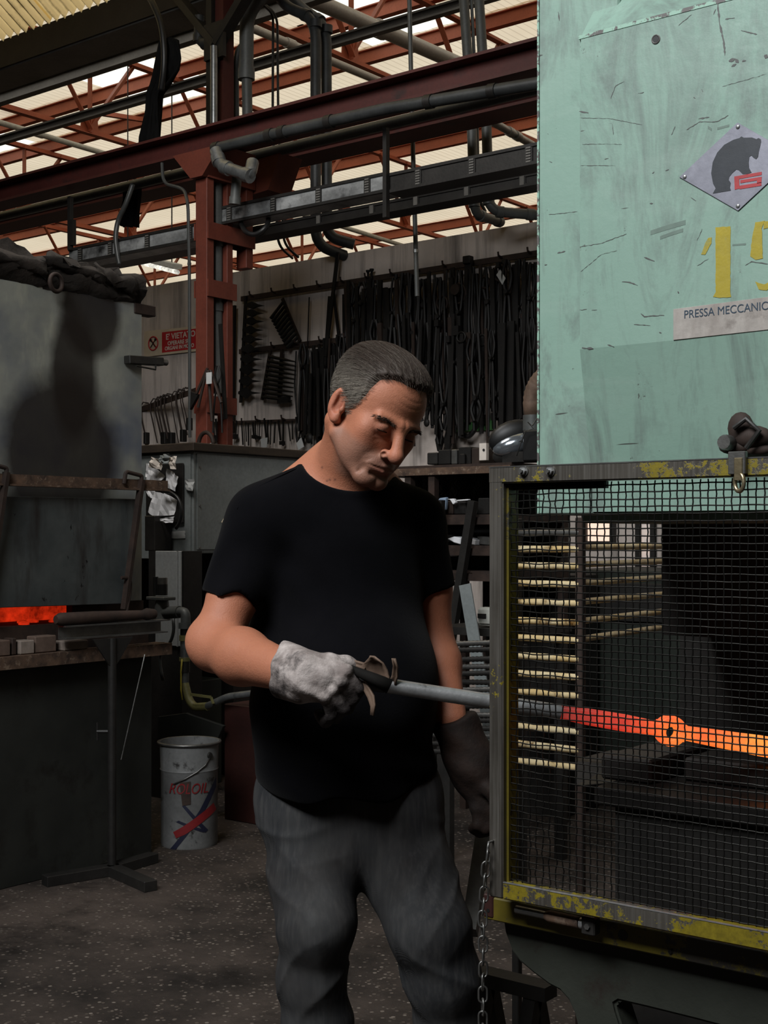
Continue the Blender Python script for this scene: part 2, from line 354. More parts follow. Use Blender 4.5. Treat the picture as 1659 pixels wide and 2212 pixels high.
    M['badge'] = worn('scratched_aluminium_badge', (0.23, 0.23, 0.27, 1), (0.33, 0.33, 0.38, 1), 0.4, 0.4, 12, bump=0.05)
    M['badge_black'] = plain('badge_black_enamel', (0.028, 0.032, 0.040), 0.45, var=0.35, scale=30)
    M['badge_red'] = plain('badge_red_enamel', (0.42, 0.04, 0.045), 0.45, var=0.3, scale=30)
    M['digit_yellow'] = worn('stencilled_yellow_paint', (0.40, 0.31, 0.020, 1), (0.31, 0.25, 0.035, 1), 0.5, 0, 14, (0.20, 0.25, 0.12, 1), (0.57, 0.68), 26)
    M['name_plate'] = worn('weathered_white_plate', (0.42, 0.385, 0.35, 1), (0.27, 0.235, 0.21, 1), 0.55, 0, 8, (0.13, 0.105, 0.09, 1), (0.54, 0.68), 9, None, stretch=(3, 3, 1))
    M['blue_ink'] = plain('blue_black_lettering', (0.020, 0.045, 0.075), 0.5)
    # hot work
    k = N('red_to_yellow_hot_steel'); x = k.sep(k.tc.outputs['Object'])[0]; t = k.step(x, -0.06, 0.30)
    nz = k.noise(28, 5, 0.65); rg = k.n('VectorMath', operation='DISTANCE'); k.l(k.tc.outputs['Object'], rg.inputs[0]); M['hot_ring'] = rg; t = k.math('ADD', k.math('MULTIPLY', t, 0.78), k.math('MULTIPLY', k.step(rg.outputs['Value'], 0.05, 0.012), 0.20)); t2 = k.math('ADD', t, k.math('MULTIPLY', k.math('SUBTRACT', nz, 0.5), 0.55))
    c = k.ramp(t2, [(0.0, (0.30, 0.012, 0.008)), (0.28, (0.85, 0.05, 0.026)), (0.52, (1.0, 0.12, 0.026)), (0.74, (1.0, 0.22, 0.032)), (0.92, (1.0, 0.42, 0.06)), (1.0, (1.0, 0.58, 0.12))])
    k.set((0.10, 0.05, 0.045, 1), 0.6); k.l(c, k.b.inputs['Emission Color'])
    k.l(k.math('ADD', k.math('MULTIPLY', k.math('POWER', k.math('MAXIMUM', t, 0.0), 0.55), 1.35), 0.0), k.b.inputs['Emission Strength']); M['hot'] = k.m
    M['hot2'] = emit('glowing_forging', (1.0, 0.30, 0.05, 1), 1.2)
    M['ember'] = emit('glowing_furnace_lining', (1.0, 0.040, 0.008, 1), 0.62)
    M['ember_bright'] = emit('glowing_ember', (1.0, 0.25, 0.05, 1), 1.1)
    # furnace
    k = N('heat_stained_steel_plate'); co = k.coord()
    base = k.mix(k.step(k.noise(2.6, 6, 0.65, co), 0.3, 0.7), (0.24, 0.25, 0.225, 1), (0.40, 0.41, 0.36, 1))
    base = k.mix(k.step(k.noise(1, 4, 0.6, k.coord((14, 14, 5))), 0.55, 0.8), base, (0.46, 0.46, 0.38, 1))
    base = k.mix(k.step(k.noise(2.0, 4, 0.5, co), 0.5, 0.65), base, (0.13, 0.15, 0.20, 1))
    M['heat_core'] = []
    for nm, sc_, a, b in (('h0', (1, 2.3, 2.0), 0.92, 0.70), ('h1', (1, 4.0, 3.6), 0.86, 0.66), ('h2', (1, 5.5, 2.4), 0.90, 0.66)):
        d = k.n('VectorMath', operation='DISTANCE'); k.l(k.coord(sc_), d.inputs[0]); M['heat_core'].append((d, sc_))
        f = k.step(k.math('ADD', d.outputs['Value'], k.math('MULTIPLY', k.noise(3.5, 5, 0.6, co), 0.28)), a, b); base = k.mix(k.math('MULTIPLY', f, 0.9), base, (0.018, 0.013, 0.011, 1))
    k.set(base, 0.5, 0.35, 0.4); k.bump(k.noise(80, 3), 0.1, 0.003); M['furnace'] = k.m
    k = N('sooty_blue_grey_door_plate'); co = k.coord()
    base = k.mix(k.step(k.noise(3.5, 6, 0.65, co), 0.3, 0.7), (0.040, 0.047, 0.048, 1), (0.105, 0.115, 0.112, 1))
    base = k.mix(k.step(k.noise(1, 4, 0.6, k.coord((1, 9, 2.2))), 0.5, 0.72), base, (0.022, 0.016, 0.014, 1))
    base = k.mix(k.step(k.noise(22, 4, 0.7, k.coord((1, 1, 0.5), (0.5, 0, 0))), 0.66, 0.69), base, (0.006, 0.005, 0.005, 1)); k.set(base, 0.5, 0.3); M['door'] = k.m
    k = N('dark_lower_furnace_plate'); co = k.coord()
    base = k.mix(k.step(k.noise(2.2, 6, 0.65, co), 0.3, 0.7), (0.018, 0.019, 0.017, 1), (0.040, 0.041, 0.036, 1)); base = k.mix(k.step(k.noise(4, 6, 0.7, co), 0.56, 0.75), base, (0.012, 0.009, 0.007, 1))
    k.set(base, 0.55, 0.25, 0.3); M['lower'] = k.m
    M['rust_bar'] = worn('rusty_angle_iron', (0.040, 0.026, 0.020, 1), (0.16, 0.095, 0.06, 1), 0.75, 0.1, 22, (0.20, 0.14, 0.10, 1), (0.56, 0.62), 40)
    M['rust_dark'] = worn('dark_rusted_iron', (0.018, 0.012, 0.010, 1), (0.055, 0.032, 0.023, 1), 0.75, 0.1, 12)
    M['shade_black'] = worn('shade_darkened_die_steel', (0.010, 0.009, 0.0085, 1), (0.026, 0.023, 0.021, 1), 0.45, 0.4, 10)  # die steel colour darkened to stand for shade inside the press
    M['insul'] = worn('charred_insulation_blanket', (0.009, 0.0075, 0.006, 1), (0.034, 0.025, 0.019, 1), 0.9, 0, 6, (0.10, 0.075, 0.06, 1), (0.70, 0.76), 14, None, 0.6)
    M['brick'] = worn('fire_brick', (0.10, 0.062, 0.045, 1), (0.16, 0.11, 0.085, 1), 0.85, 0, 9)
    M['brick_pale'] = worn('pale_fire_brick', (0.20, 0.16, 0.13, 1), (0.34, 0.28, 0.24, 1), 0.85, 0, 9)
    M['cabinet'] = worn('grey_cabinet_paint', (0.17, 0.19, 0.19, 1), (0.24, 0.26, 0.255, 1), 0.5, 0, 2, (0.04, 0.04, 0.04, 1), (0.68, 0.75), 7)
    M['cabinet_pale'] = worn('pale_grey_box_paint', (0.26, 0.27, 0.27, 1), (0.36, 0.37, 0.36, 1), 0.5, 0, 3, (0.08, 0.06, 0.05, 1), (0.68, 0.74), 8)
    M['dark_green'] = worn('dark_green_machine', (0.010, 0.014, 0.010, 1), (0.022, 0.027, 0.02, 1), 0.6, 0, 3)
    M['maroon'] = worn('dark_red_machine_paint', (0.020, 0.005, 0.0035, 1), (0.040, 0.009, 0.006, 1), 0.6, 0, 3)
    M['bucket'] = worn('dirty_white_pail', (0.12, 0.12, 0.117, 1), (0.20, 0.20, 0.195, 1), 0.5, 0, 5, (0.02, 0.018, 0.016, 1), (0.58, 0.66), 9)
    M['print_red'] = plain('red_pail_print', (0.22, 0.012, 0.014), 0.5); M['print_blue'] = plain('navy_pail_print', (0.012, 0.014, 0.035), 0.5)
    M['olive'] = worn('olive_yellow_pipe_paint', (0.13, 0.12, 0.045, 1), (0.20, 0.18, 0.07, 1), 0.5)
    M['dusty_yellow'] = worn('worn_yellow_tube', (0.62, 0.40, 0.12, 1), (0.80, 0.70, 0.48, 1), 0.3, 0.15, 9, (0.16, 0.08, 0.02, 1), (0.54, 0.66), 16)
    M['bench_wood'] = worn('oily_brown_timber', (0.020, 0.014, 0.009, 1), (0.050, 0.034, 0.022, 1), 0.7, 0, 6, stretch=(1, 1, 6))
    M['green_panel'] = plain('bright_green_panel', (0.10, 0.30, 0.09), 0.6)
    M['peach'] = plain('pale_peach_board', (0.75, 0.50, 0.34), 0.7, var=0.1)
    M['skyblue'] = plain('pale_blue_cloth', (0.32, 0.42, 0.56), 0.8)
    M['chrome'] = plain('polished_helmet_shell', (0.42, 0.46, 0.50), 0.16, 0.8, var=0.1, bump=0)
    M['leather'] = worn('dirty_brown_leather', (0.10, 0.062, 0.042, 1), (0.20, 0.13, 0.09, 1), 0.7, 0, 20)
mk_materials()
def text(name, s, m, parent, o, xdir, ydir, size, ext=0.0006, bold=0.0, align='LEFT', spacing=1.0, width=None, warp=None):
    cu = bpy.data.curves.new(name, 'FONT'); cu.body = s; cu.size = size; cu.extrude = ext; cu.offset = bold; cu.align_x = align; cu.space_character = spacing
    tmp = bpy.data.objects.new(name, cu); COL.objects.link(tmp); bpy.context.view_layer.update()
    me = bpy.data.meshes.new_from_object(tmp); bpy.data.objects.remove(tmp); bpy.data.curves.remove(cu)
    x = Vector(xdir).normalized(); y = Vector(ydir); y = (y - x * y.dot(x)).normalized(); z = x.cross(y)
    off = Vector((0, 0, 0)); q = parent
    while q is not None: off = off + q.location; q = q.parent
    xs = [v.co.x for v in me.vertices]; k = 1.0 if width is None else width / (max(xs) - min(xs))
    for v in me.vertices:
        c = v.co
        v.co = (warp(c.x * k, c.y, c.z) if warp else Vector(o) + x * (c.x * k) + y * c.y + z * c.z) - off
    me.name = name; me.materials.clear(); me.materials.append(m)
    ob = bpy.data.objects.new(name, me); COL.objects.link(ob); ob.parent = parent
    return ob
# ---------------------------------------------------------------- the hall: floor, walls, roof
ROOFZ = 7.0; WALLY = 7.1; WALLZ = 3.28
m = MB(); m.box2((-32, -9, -0.2), (12, 32, 0)); struct(m.build('floor', M['floor'], local=True))
m = MB(); wx0, wx1 = -14.0, 3.0
m.box2((wx0, WALLY, 0), (wx1, WALLY + 0.16, WALLZ)); wall_back = struct(m.build('wall_back', M['concrete'], local=True))
M['soot_node'].inputs[1].default_value = M['soot_at']
for n_, a, b in (('wall_left', (-32, -9, 0), (-31.8, 32, 8)), ('wall_right', (11.8, -9, 0), (12, 32, 8)), ('wall_front', (-32, -9.2, 0), (12, -9, 8)), ('wall_far', (-32, 32, 0), (12, 32.2, 8))):
    m = MB(); m.box2(a, b); o = m.build(n_, plain('dim_' + n_ + '_plaster', (0.30, 0.28, 0.25), 0.9), local=True); struct(o)
# far bay roof: corrugated sheets in rows between purlins, with a row of clear rooflights
def corr(mb, x0, x1, y0, y1, z0, z1, pitch, amp):
    n = int((x1 - x0) / pitch * 4); vs = []; fs = []
    for i in range(n + 1):
        x = x0 + (x1 - x0) * i / n; a = amp * math.sin(2 * math.pi * (x - x0) / pitch)
        vs += [(x, y0, z0 + a), (x, y1, z1 + a)]
    for i in range(n): fs.append((2 * i, 2 * i + 2, 2 * i + 3, 2 * i + 1))
    mb.add(vs, fs); return mb
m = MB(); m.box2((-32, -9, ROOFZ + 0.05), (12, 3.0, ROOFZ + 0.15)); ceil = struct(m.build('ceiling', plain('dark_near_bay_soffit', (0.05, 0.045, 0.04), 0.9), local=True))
roof = bpy.data.objects.new('ceiling_far_bay', None); COL.objects.link(roof); struct(roof)
PUR = [8.1, 9.65, 11.2, 12.2, 13.9, 15.5, 16.9, 18.3, 19.7, 21.1, 22.5, 23.9, 25.3, 26.7, 28.1, 29.5, 30.9]
lights = [(-17.2, -15.9), (-13.3, -12.0), (-9.7, -8.4), (-6.0, -4.8)]
rows = []
for k, y in enumerate(PUR[:-1]):
    y1 = PUR[k + 1]
    lightrow = k in (1, 2)
    xs = [-31.5] + ([q for ab in lights for q in ab] if lightrow else []) + [11.5]
    for i in range(len(xs) - 1):
        clear = i % 2 == 1
        mm = MB()
        if clear: corr(mm, xs[i], xs[i + 1], y - 0.02, y1 + 0.02, ROOFZ + 0.03, ROOFZ + 0.03, 0.14, 0.006)
        else: corr(mm, xs[i], xs[i + 1], y - 0.02, y1 + 0.02, ROOFZ + 0.02, ROOFZ + 0.02, 0.36, 0.005)
        mm.build('rooflight_sheet' if clear else 'roof_sheet', M['rooflight'] if clear else M['roof'], roof)
m = MB(); m.box2((-32, 6.6, ROOFZ), (12, PUR[0], ROOFZ + 0.1)); m.build('roof_sheet', M['roof'], roof)
for y in PUR:
    m = MB(); m.ibeam((-31.5, y, ROOFZ - 0.09), (11.5, y, ROOFZ - 0.09), 0.16, 0.085, 0.012, 0.01)
    t = m.build('purlin', M['red_steel'], roof)
# lattice trusses carrying the purlins
for k, X in enumerate((-19.2, -15.5, -11.8, -8.07, -4.35, -0.6)):
    lab = ['far left red steel roof truss, glimpsed beyond the valley gutter', 'red steel roof truss at the left, second from the far left', 'red steel lattice roof truss above the furnace top, with orange gusset plates',
           'red steel lattice roof truss above the black pipes, with a grey pipe along its chord', 'red steel roof truss behind the green press, seen at the upper right', 'red steel roof truss hidden mostly behind the press top'][k]
    t = thing('roof_truss', (X, 7.5, ROOFZ - 1.2), lab, 'truss', 'red lattice roof trusses')
    zt, zb = ROOFZ - 0.22, ROOFZ - 1.15
    m = MB(); m.angle((X, 7.3, zt), (X, 29.5, zt), 0.08); m.build('top_chord', M['red_steel'], t)
    m = MB(); m.angle((X, 7.3, zb), (X, 29.5, zb), 0.08); m.build('bottom_chord', M['red_steel'], t)
    y = 9.7 - 1.95 + 0.05 * k
    while y < 29:
        m = MB(); m.angle((X, y, zb), (X, y, zt), 0.06); m.build('vertical', M['red_steel'], t)
        m = MB(); m.angle((X + 0.02, y, zb + 0.03), (X + 0.02, y - 0.66, zt), 0.06, up=(1, 0, 0)); m.build('diagonal', M['red_steel'], t)
        m = MB(); m.angle((X - 0.02, y, zb + 0.03), (X - 0.02, y + 0.66, zt), 0.06, up=(1, 0, 0)); m.build('diagonal', M['red_steel'], t)
        m = MB(); m.prism([(X - 0.04, y - 0.13, zb - 0.02), (X - 0.04, y + 0.13, zb - 0.02), (X - 0.04, y + 0.11, zb + 0.22), (X - 0.04, y - 0.11, zb + 0.22)], (0.01, 0, 0)); m.build('gusset_plate', M['red_steel'], t)
        y += 1.95
# horizontal wind bracing between the trusses (slanting red bars)
def member(name, a, b, w, mt, lab, cat, grp=None, kind='angle'):
    m = MB()
    if kind == 'angle': m.angle(a, b, w)
    elif kind == 'tube': m.tube([a, b], w / 2, 12)
    else: m.bar(a, b, w, w)
    return tag(m.build(name, mt, smooth=SM if kind == 'tube' else None), lab, cat, grp)
br = [((0, 218), (160, 236), 11.0), ((215, 243), (312, 258), 11.2), ((545, 107), (660, 126), 10.6), ((130, 515), (150, 486), 12)]
for (a, b, Y), lab in zip([(br[0][0], br[0][1], br[0][2]), (br[1][0], br[1][1], br[1][2])],
        ['slanting red wind brace under the roof at the left picture edge', 'slanting red wind brace between trusses left of the hanging black cloth', 'slanting red wind brace just right of the thick grey duct']):
    member('wind_brace', PY(*a, Y), PY(*b, Y + 0.9), 0.07, M['red_steel'], lab, 'brace')
# ---------------------------------------------------------------- valley gutter with sloping translucent sheet, near bay
GY = 6.5
a = PY(0, 147, GY); gz0 = a.z; gz1 = PY(0, 88, GY).z
gut = thing('valley_gutter', (-4, GY, gz0), 'long brown valley gutter box under the roof at the top left', 'gutter')
m = MB(); m.box2((-16, GY, gz0), (0.2, GY + 0.02, gz1)); m.build('fascia', M['brown_gutter'], gut)
m = MB(); m.box2((-16, GY + 0.02, gz0 - 0.012), (0.2, GY + 0.34, gz0 + 0.01)); m.build('soffit', M['grey_rail'], gut)
m = MB(); m.box2((-16, GY + 0.32, gz0), (0.2, GY + 0.34, gz1 + 0.05)); m.build('back_plate', M['brown_gutter'], gut)
ys = thing('valley_roof_sheet', (-4, GY, gz1), 'grimy yellow translucent corrugated roof sheet sloping up at the top left corner', 'roof sheet')
xs = -14.0; tl = 0
while xs < -2.2:
    m = MB(); corr(m, xs, xs + 1.15, GY - 0.0, GY - 2.4, gz1 + 0.01, gz1 + 1.55, 0.095, 0.028)
    m.build('corrugated_panel', M['yellow_sheet'], ys, smooth=4); xs += 1.14
m = MB(); m.box2((-16, 6.7, ROOFZ - 0.02), (12, 6.72, ROOFZ + 0.1)); struct(m.build('trim_1', M['brown_gutter'], local=True))
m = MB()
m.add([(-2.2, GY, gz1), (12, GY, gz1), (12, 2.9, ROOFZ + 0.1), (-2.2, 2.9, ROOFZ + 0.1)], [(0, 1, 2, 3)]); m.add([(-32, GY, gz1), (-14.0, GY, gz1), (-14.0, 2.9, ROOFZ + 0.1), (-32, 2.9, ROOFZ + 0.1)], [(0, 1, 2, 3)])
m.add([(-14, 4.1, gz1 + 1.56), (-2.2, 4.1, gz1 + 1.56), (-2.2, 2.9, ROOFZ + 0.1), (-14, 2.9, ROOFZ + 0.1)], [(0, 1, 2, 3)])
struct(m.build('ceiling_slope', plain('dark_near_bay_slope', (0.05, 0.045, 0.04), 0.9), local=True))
# ---------------------------------------------------------------- rails, girders, trays, pipes overhead
def beam(name, pa, pb, Y, h, w, mt, lab, cat, ext=0.5, kind='i', grp=None):
    a, b = PY(*pa, Y), PY(*pb, Y); z = (a.z + b.z) / 2; d = (b - a).normalized()
    a = Vector((a.x - 6 * ext, Y, z)); b = Vector((b.x + ext * 2, Y, z)); m = MB()
    if kind == 'i': m.ibeam(a, b, h, w)
    else: m.channel(a, b, w, h)
    return tag(m.build(name, mt), lab, cat, grp)
beam('crane_rail', (0, 206), (420, 82), 7.45, 0.115, 0.08, M['grey_rail'], 'dark grey steel rail under the roof, the upper one of two left of the column', 'rail', 1.2)
beam('crane_rail', (0, 294), (820, 74), 7.75, 0.075, 0.06, M['grey_rail'], 'slim grey steel rail below the upper rail, crossing behind the black pipes', 'rail', 1.2)
def girder(name, top, bot, Y, w, mt, lab):
    zt = sum(PY(*p, Y).z for p in top) / len(top); zb = sum(PY(*p, Y).z for p in bot) / len(bot)
    m = MB(); m.ibeam((-12, Y, (zt + zb) / 2), (2.5, Y, (zt + zb) / 2), zt - zb, w, 0.016, 0.012)
    return tag(m.build(name, mt), lab, 'girder'), zb, zt
g1, gzb, gzt = girder('runway_girder', [(0, 392), (415, 287), (760, 203), (1160, 104)], [(0, 440), (354, 357), (1160, 172)], 5.7, 0.17, M['dark_red'], 'near dark red runway girder crossing the picture above the tool wall')
g2, g2zb, g2zt = girder('runway_girder', [(0, 455), (1160, 215)], [(0, 490), (415, 400), (1160, 245)], 6.3, 0.22, M['dark_red'], 'second dark red runway girder just behind and below the near one')
m = MB(); zz = (PY(0, 462, 6.02).z + PY(1160, 200, 6.02).z) / 2; m.tube([(-12, 6.02, zz), (2.4, 6.02, zz)], 0.032, 10)
tag(m.build('grey_conduit', M['grey_pipe'], smooth=SM), 'straight grey conduit running between the two red girders', 'pipe')
# lattice column
cx = -5.74
col = thing('lattice_column', (cx, 5.8, 0), 'red oxide lattice column with cross plates standing right of the warning sign', 'column')
for nm, y, wy, wx in (('post', 5.62, 0.06, 0.095), ('post', 5.79, 0.05, 0.085), ('post', 5.96, 0.06, 0.085)):
    m = MB(); m.bar((cx, y, 0 if y < 5.9 else PY(540, 580, 5.96).z), (cx, y, gzb - (0.0 if y < 5.75 else 0.05)), wx, wy, up=(0, 1, 0)); m.build(nm, M['red_column'], col, bevel=0.003)
for z0 in (0.7, 1.5, 2.12, PY(500, 632, 5.8).z, PY(500, 510, 5.8).z, gzb - 0.12):
    for sx in (-0.055, 0.055):
        m = MB(); ln_ = 0.40 if z0 > 3.0 else 0.24; m.box((cx + sx, 5.59 + ln_ / 2, z0), (0.012, ln_, 0.10)); m.build('cross_plate', M['red_column'], col)
m = MB(); m.prism([(cx - 0.2, 5.55, gzb - 0.012), (cx + 0.2, 5.55, gzb - 0.012), (cx + 0.05, 5.55, gzb - 0.17), (cx - 0.05, 5.55, gzb - 0.17)], (0, 0.3, 0)); m.build('head_bracket', M['red_column'], col)
q = PY(560, 385, 6.05); m = MB(); m.prism([(q.x - 0.14, 6.0, q.z + 0.09), (q.x + 0.22, 6.0, q.z + 0.11), (q.x + 0.12, 6.0, q.z - 0.10), (q.x - 0.14, 6.0, q.z - 0.12)], (0, 0.2, 0)); m.build('side_bracket', M['red_column'], col)
# upper column above the girder with its struts to the gutter
ux = PY(485, 150, 6.45)
uc = thing('upper_column', (ux.x, 6.45, gzt), 'dark red column stub rising from the girder to the gutter with splayed struts', 'column')
m = MB(); m.bar((ux.x, 6.45, gzt - 0.2), (ux.x, 6.45, gz0), 0.075, 0.10, up=(0, 1, 0)); m.build('post', M['dark_red'], uc)
m = MB(); m.bar((ux.x - 0.07, 6.42, gzt - 0.2), (ux.x - 0.07, 6.42, gz0 - 0.05), 0.05, 0.10, up=(0, 1, 0)); m.build('post', M['black_steel'], uc)
for dx in (-0.45, 0.42):
    m = MB(); m.bar((ux.x, 6.38, gz0 - 0.42), (ux.x + dx, 6.42, gz0 + 0.05), 0.09, 0.05); m.build('strut', M['black_steel'], uc)
m = MB(); m.box((ux.x, 6.36, gz0 - 0.40), (0.18, 0.03, 0.24)); m.build('head_plate', M['black_steel'], uc)
# cable trays
def tray(name, top, bot, Y, x0, x1, lab, clips, mt):
    zt = sum(PY(*p, Y).z for p in top) / len(top); zb = sum(PY(*p, Y).z for p in bot) / len(bot)
    t = thing(name, (x0, Y, zb), lab, 'cable tray')
    m = MB(); m.box2((x0, Y - 0.004, zb), (x1, Y + 0.004, zt)); m.build('side_plate', mt, t)
    m = MB(); m.box2((x0, Y + 0.004, zb), (x1, Y + 0.16, zb + 0.006)); m.build('tray_floor', mt, t)
    for zz in (zb, zt):
        m = MB(); m.box2((x0, Y - 0.012, zz - 0.008), (x1, Y + 0.01, zz + 0.008)); m.build('edge_lip', M['black_steel'], t)
    for px in clips:
        x = PY(px, 450, Y).x
        m = MB()
        m.box2((x - 0.022, Y - 0.010, zb), (x + 0.022, Y - 0.004, zt))
        k = m.build('splice_clip', M['black_steel'], t)
        for i in range(6):
            z = zb + (zt - zb) * (i + 0.8) / 6.6
            m = MB(); m.box2((x - 0.014, Y - 0.014, z - 0.004), (x + 0.014, Y - 0.010, z + 0.004)); m.build('slot', M['grey_rail'], k)
    return t
xl = PY(60, 540, 5.76).x; xc = PY(432, 470, 5.76).x; xm = PY(832, 400, 5.76).x; xr = PY(1175, 330, 5.76).x
tray('cable_tray', [(300, 512), (420, 484)], [(300, 545), (420, 515)], 5.76, PY(150, 540, 5.76).x, xc, 'grey cable tray section left of the red column', [175, 240, 320, 412], M['tray'])
tray('cable_tray', [(460, 455), (750, 392)], [(460, 484), (750, 432)], 5.76, xc, xm, 'grey cable tray section with bright worn patches, right of the red column', [497, 592, 690, 795], M['tray'])
tray('cable_tray', [(833, 381), (1160, 311)], [(833, 417), (1160, 350)], 5.76, xm, xr + 0.3, 'sooty cable tray section reaching the green press', [905, 1021, 1144], M['black_steel'])
tray('cable_tray', [(330, 548), (700, 462), (1100, 372)], [(330, 560), (700, 480), (1100, 400)], 6.15, xl + 0.2, xr + 0.4, 'lower black cable tray behind the grey one', [190, 262, 345, 690, 805, 900, 1010, 1130], M['black_steel'])
for i, (px, y0, y1, Y) in enumerate(((152, 425, 540, 5.735), (834, 277, 470, 5.735), (158, 475, 530, 5.735))):
    a, b = PY(px, y0, Y), PY(px, y1, Y); m = MB(); m.bar((a.x, Y, a.z), (a.x, Y, b.z), 0.025, 0.03, up=(0, 1, 0))
    tag(m.build('tray_hanger', M['black_steel']), ['thin black hanger dropping to the left cable tray', 'black hanger strap crossing the sooty tray section', 'second thin black hanger right beside the left tray hanger'][i], 'hanger')
# pipes: polyline in pixels on depth planes
def pipe(name, pts, r, mt, lab, cat='pipe', n=12, rad=0.09, couplings=(), cmt=None):
    w = [PY(px, py, Y) for px, py, Y in pts]
    m = MB(); m.tube(rounded(w, rad, 6), r, n)
    if not couplings: return tag(m.build(name, mt, smooth=SM), lab, cat)
    t = thing(name, w[0], lab, cat); m.build('run', mt, t, smooth=SM)
    for i, f in couplings:
        p = w[i].lerp(w[i + 1], f); d = (w[i + 1] - w[i]).normalized()
        m = MB(); m.tube([p - d * r * 0.7, p + d * r * 0.7], r * 1.18, n); m.build('coupling', cmt or mt, t, smooth=SM)
    return t
pipe('black_pipe', [(590, -40, 6.88), (612, 12, 6.88), (682, 42, 6.88), (682, 530, 6.88), (745, 552, 7.1)], 0.037, M['dark_pipe'], 'left one of two black pipes dropping to the top of the wall', rad=0.14, couplings=((1, 0.7), (2, 0.02), (2, 0.4)))
pipe('black_pipe', [(605, -50, 7.0), (640, 10, 7.0), (705, 55, 7.0), (706, 512, 7.0), (765, 528, 7.12)], 0.037, M['dark_pipe'], 'right one of two black pipes dropping to the top of the wall', rad=0.14, couplings=((1, 0.75), (2, 0.02), (2, 0.4)))
pipe('grey_duct', [(575, -20, 6.60), (533, 30, 6.60), (532, 168, 6.60)], 0.050, M['grey_pipe'], 'thick grey duct bending down beside the upper column', rad=0.22, couplings=((1, 0.95),))
pipe('grey_duct', [(533, 168, 6.60), (535, 290, 6.60)], 0.036, M['grey_pipe'], 'lower narrower length of the thick grey duct, entering the girder')
pipe('grey_duct', [(528, 92, 6.6), (514, 110, 6.6), (509, 140, 6.6), (510, 290, 6.6)], 0.023, M['grey_pipe'], 'slim grey duct curving down left of the thick duct', rad=0.15)
pipe('bundled_conduit', [(462, 100, 6.3), (462, 290, 6.3)], 0.025, M['galv'], 'shiny thin conduit on the left face of the upper column')
pipe('column_pipe', [(468, 385, 5.74), (468, 850, 5.74)], 0.036, M['grey_pipe'], 'grey downpipe running inside the red lattice column', couplings=((0, 0.3), (0, 0.6)))
pipe('air_main', [(1175, 178, 5.58), (830, 236, 5.58), (600, 288, 5.58), (462, 322, 5.58)], 0.032, M['dark_pipe'], 'dark air main strapped along the near red girder', rad=0.05, couplings=((0, 0.3), (0, 0.7), (1, 0.5), (1, 0.95), (2, 0.12), (2, 0.95)), cmt=M['black_steel'])
pipe('elbow_pipe', [(466, 325, 5.52), (476, 358, 5.5), (540, 380, 5.5), (546, 350, 5.55)], 0.036, M['galv'], 'galvanised elbow pipe looping under the girder at the column head', rad=0.09, couplings=((0, 0.6), (1, 0.2), (1, 0.92)))
pipe('drop_pipe', [(512, 378, 5.62), (507, 440, 5.62)], 0.03, M['grey_pipe'], 'short grey drop pipe from the elbow to the cable tray', couplings=((0, 0.9),))
pipe('right_pipe', [(1000, -30, 6.7), (1018, 240, 6.7), (1025, 462, 6.7), (1082, 480, 7.05)], 0.030, M['grey_pipe'], 'left one of two grey pipes beside the press, bending right at the wall top', rad=0.09, couplings=((1, 0.9), (2, 0.25), (2, 0.9)))
pipe('right_pipe', [(1033, -30, 6.65), (1050, 240, 6.65), (1056, 456, 6.65), (1175, 466, 6.9)], 0.030, M['grey_pipe'], 'right one of two grey pipes beside the press, with a long foot', rad=0.09, couplings=((1, 0.9), (2, 0.2), (2, 0.75)))
pipe('thin_conduit', [(1017, -30, 6.75), (1030, 240, 6.75), (1034, 430, 6.75), (1048, 456, 6.9)], 0.010, M['grey_pipe'], 'thin conduit between the two grey pipes', n=8)
pipe('vertical_rod', [(884, -10, 6.5), (890, 250, 6.5), (901, 640, 6.5)], 0.014, M['grey_pipe'], 'slim vertical conduit in front of the sooty wall patch', n=8, couplings=((1, 0.75),), cmt=M['galv'])
pipe('thin_cable', [(570, 12, 6.9), (590, 30, 6.9), (589, 250, 6.9), (600, 530, 6.9), (632, 558, 7.08)], 0.009, M['black_steel'], 'left one of two thin brown lines dropping to the wall top', 'cable', n=8)
pipe('thin_cable', [(560, 0, 6.95), (599, 32, 6.95), (601, 250, 6.95), (613, 528, 6.95), (645, 556, 7.08)], 0.009, M['black_steel'], 'right one of two thin brown lines dropping to the wall top', 'cable', n=8)
pipe('side_conduit', [(350, 352, 5.62), (352, 396, 5.62), (398, 408, 5.62), (406, 440, 5.55), (409, 570, 5.55), (410, 945, 5.55)], 0.010, M['cable_grey'], 'thin conduit dropping in front of the warning sign', n=8, rad=0.06, couplings=((4, 0.0),))
def zpipe(a, b, z, r, mt, lab, couplings=()):
    p, q = PZ(*a, z), PZ(*b, z); d = (q - p).normalized()
    t = thing('roof_pipe', p, lab, 'pipe'); m = MB(); m.tube([p - d * 1.0, q + d * 1.5], r, 12); m.build('run', mt, t, smooth=SM)
    for f in couplings:
        c = p.lerp(q, f); m = MB(); m.tube([c - d * 0.05, c + d * 0.05], r * 1.25, 12); m.build('coupling', mt, t, smooth=SM)
zpipe((695, 8), (1003, 143), 5.5, 0.062, M['pale_pipe'], 'thick pale pipe slanting under the roof behind the two black pipes', (0.38,))
zpipe((600, 84), (840, 184), 5.55, 0.036, M['pale_pipe'], 'slim pale pipe slanting behind the black pipes, lower than the thick one', (0.1,))
zpipe((75, 287), (240, 336), 5.55, 0.030, M['white_plastic'], 'white pipe slanting under the roof at the upper left', (0.05,))
zpipe((1055, 258), (1155, 316), 5.55, 0.040, M['galv'], 'galvanised pipe slanting behind the press edge', (0.45, 0.6))
zpipe((715, 482), (830, 518), 5.6, 0.030, M['white_plastic'], 'white pipe slanting just above the wall top', ())
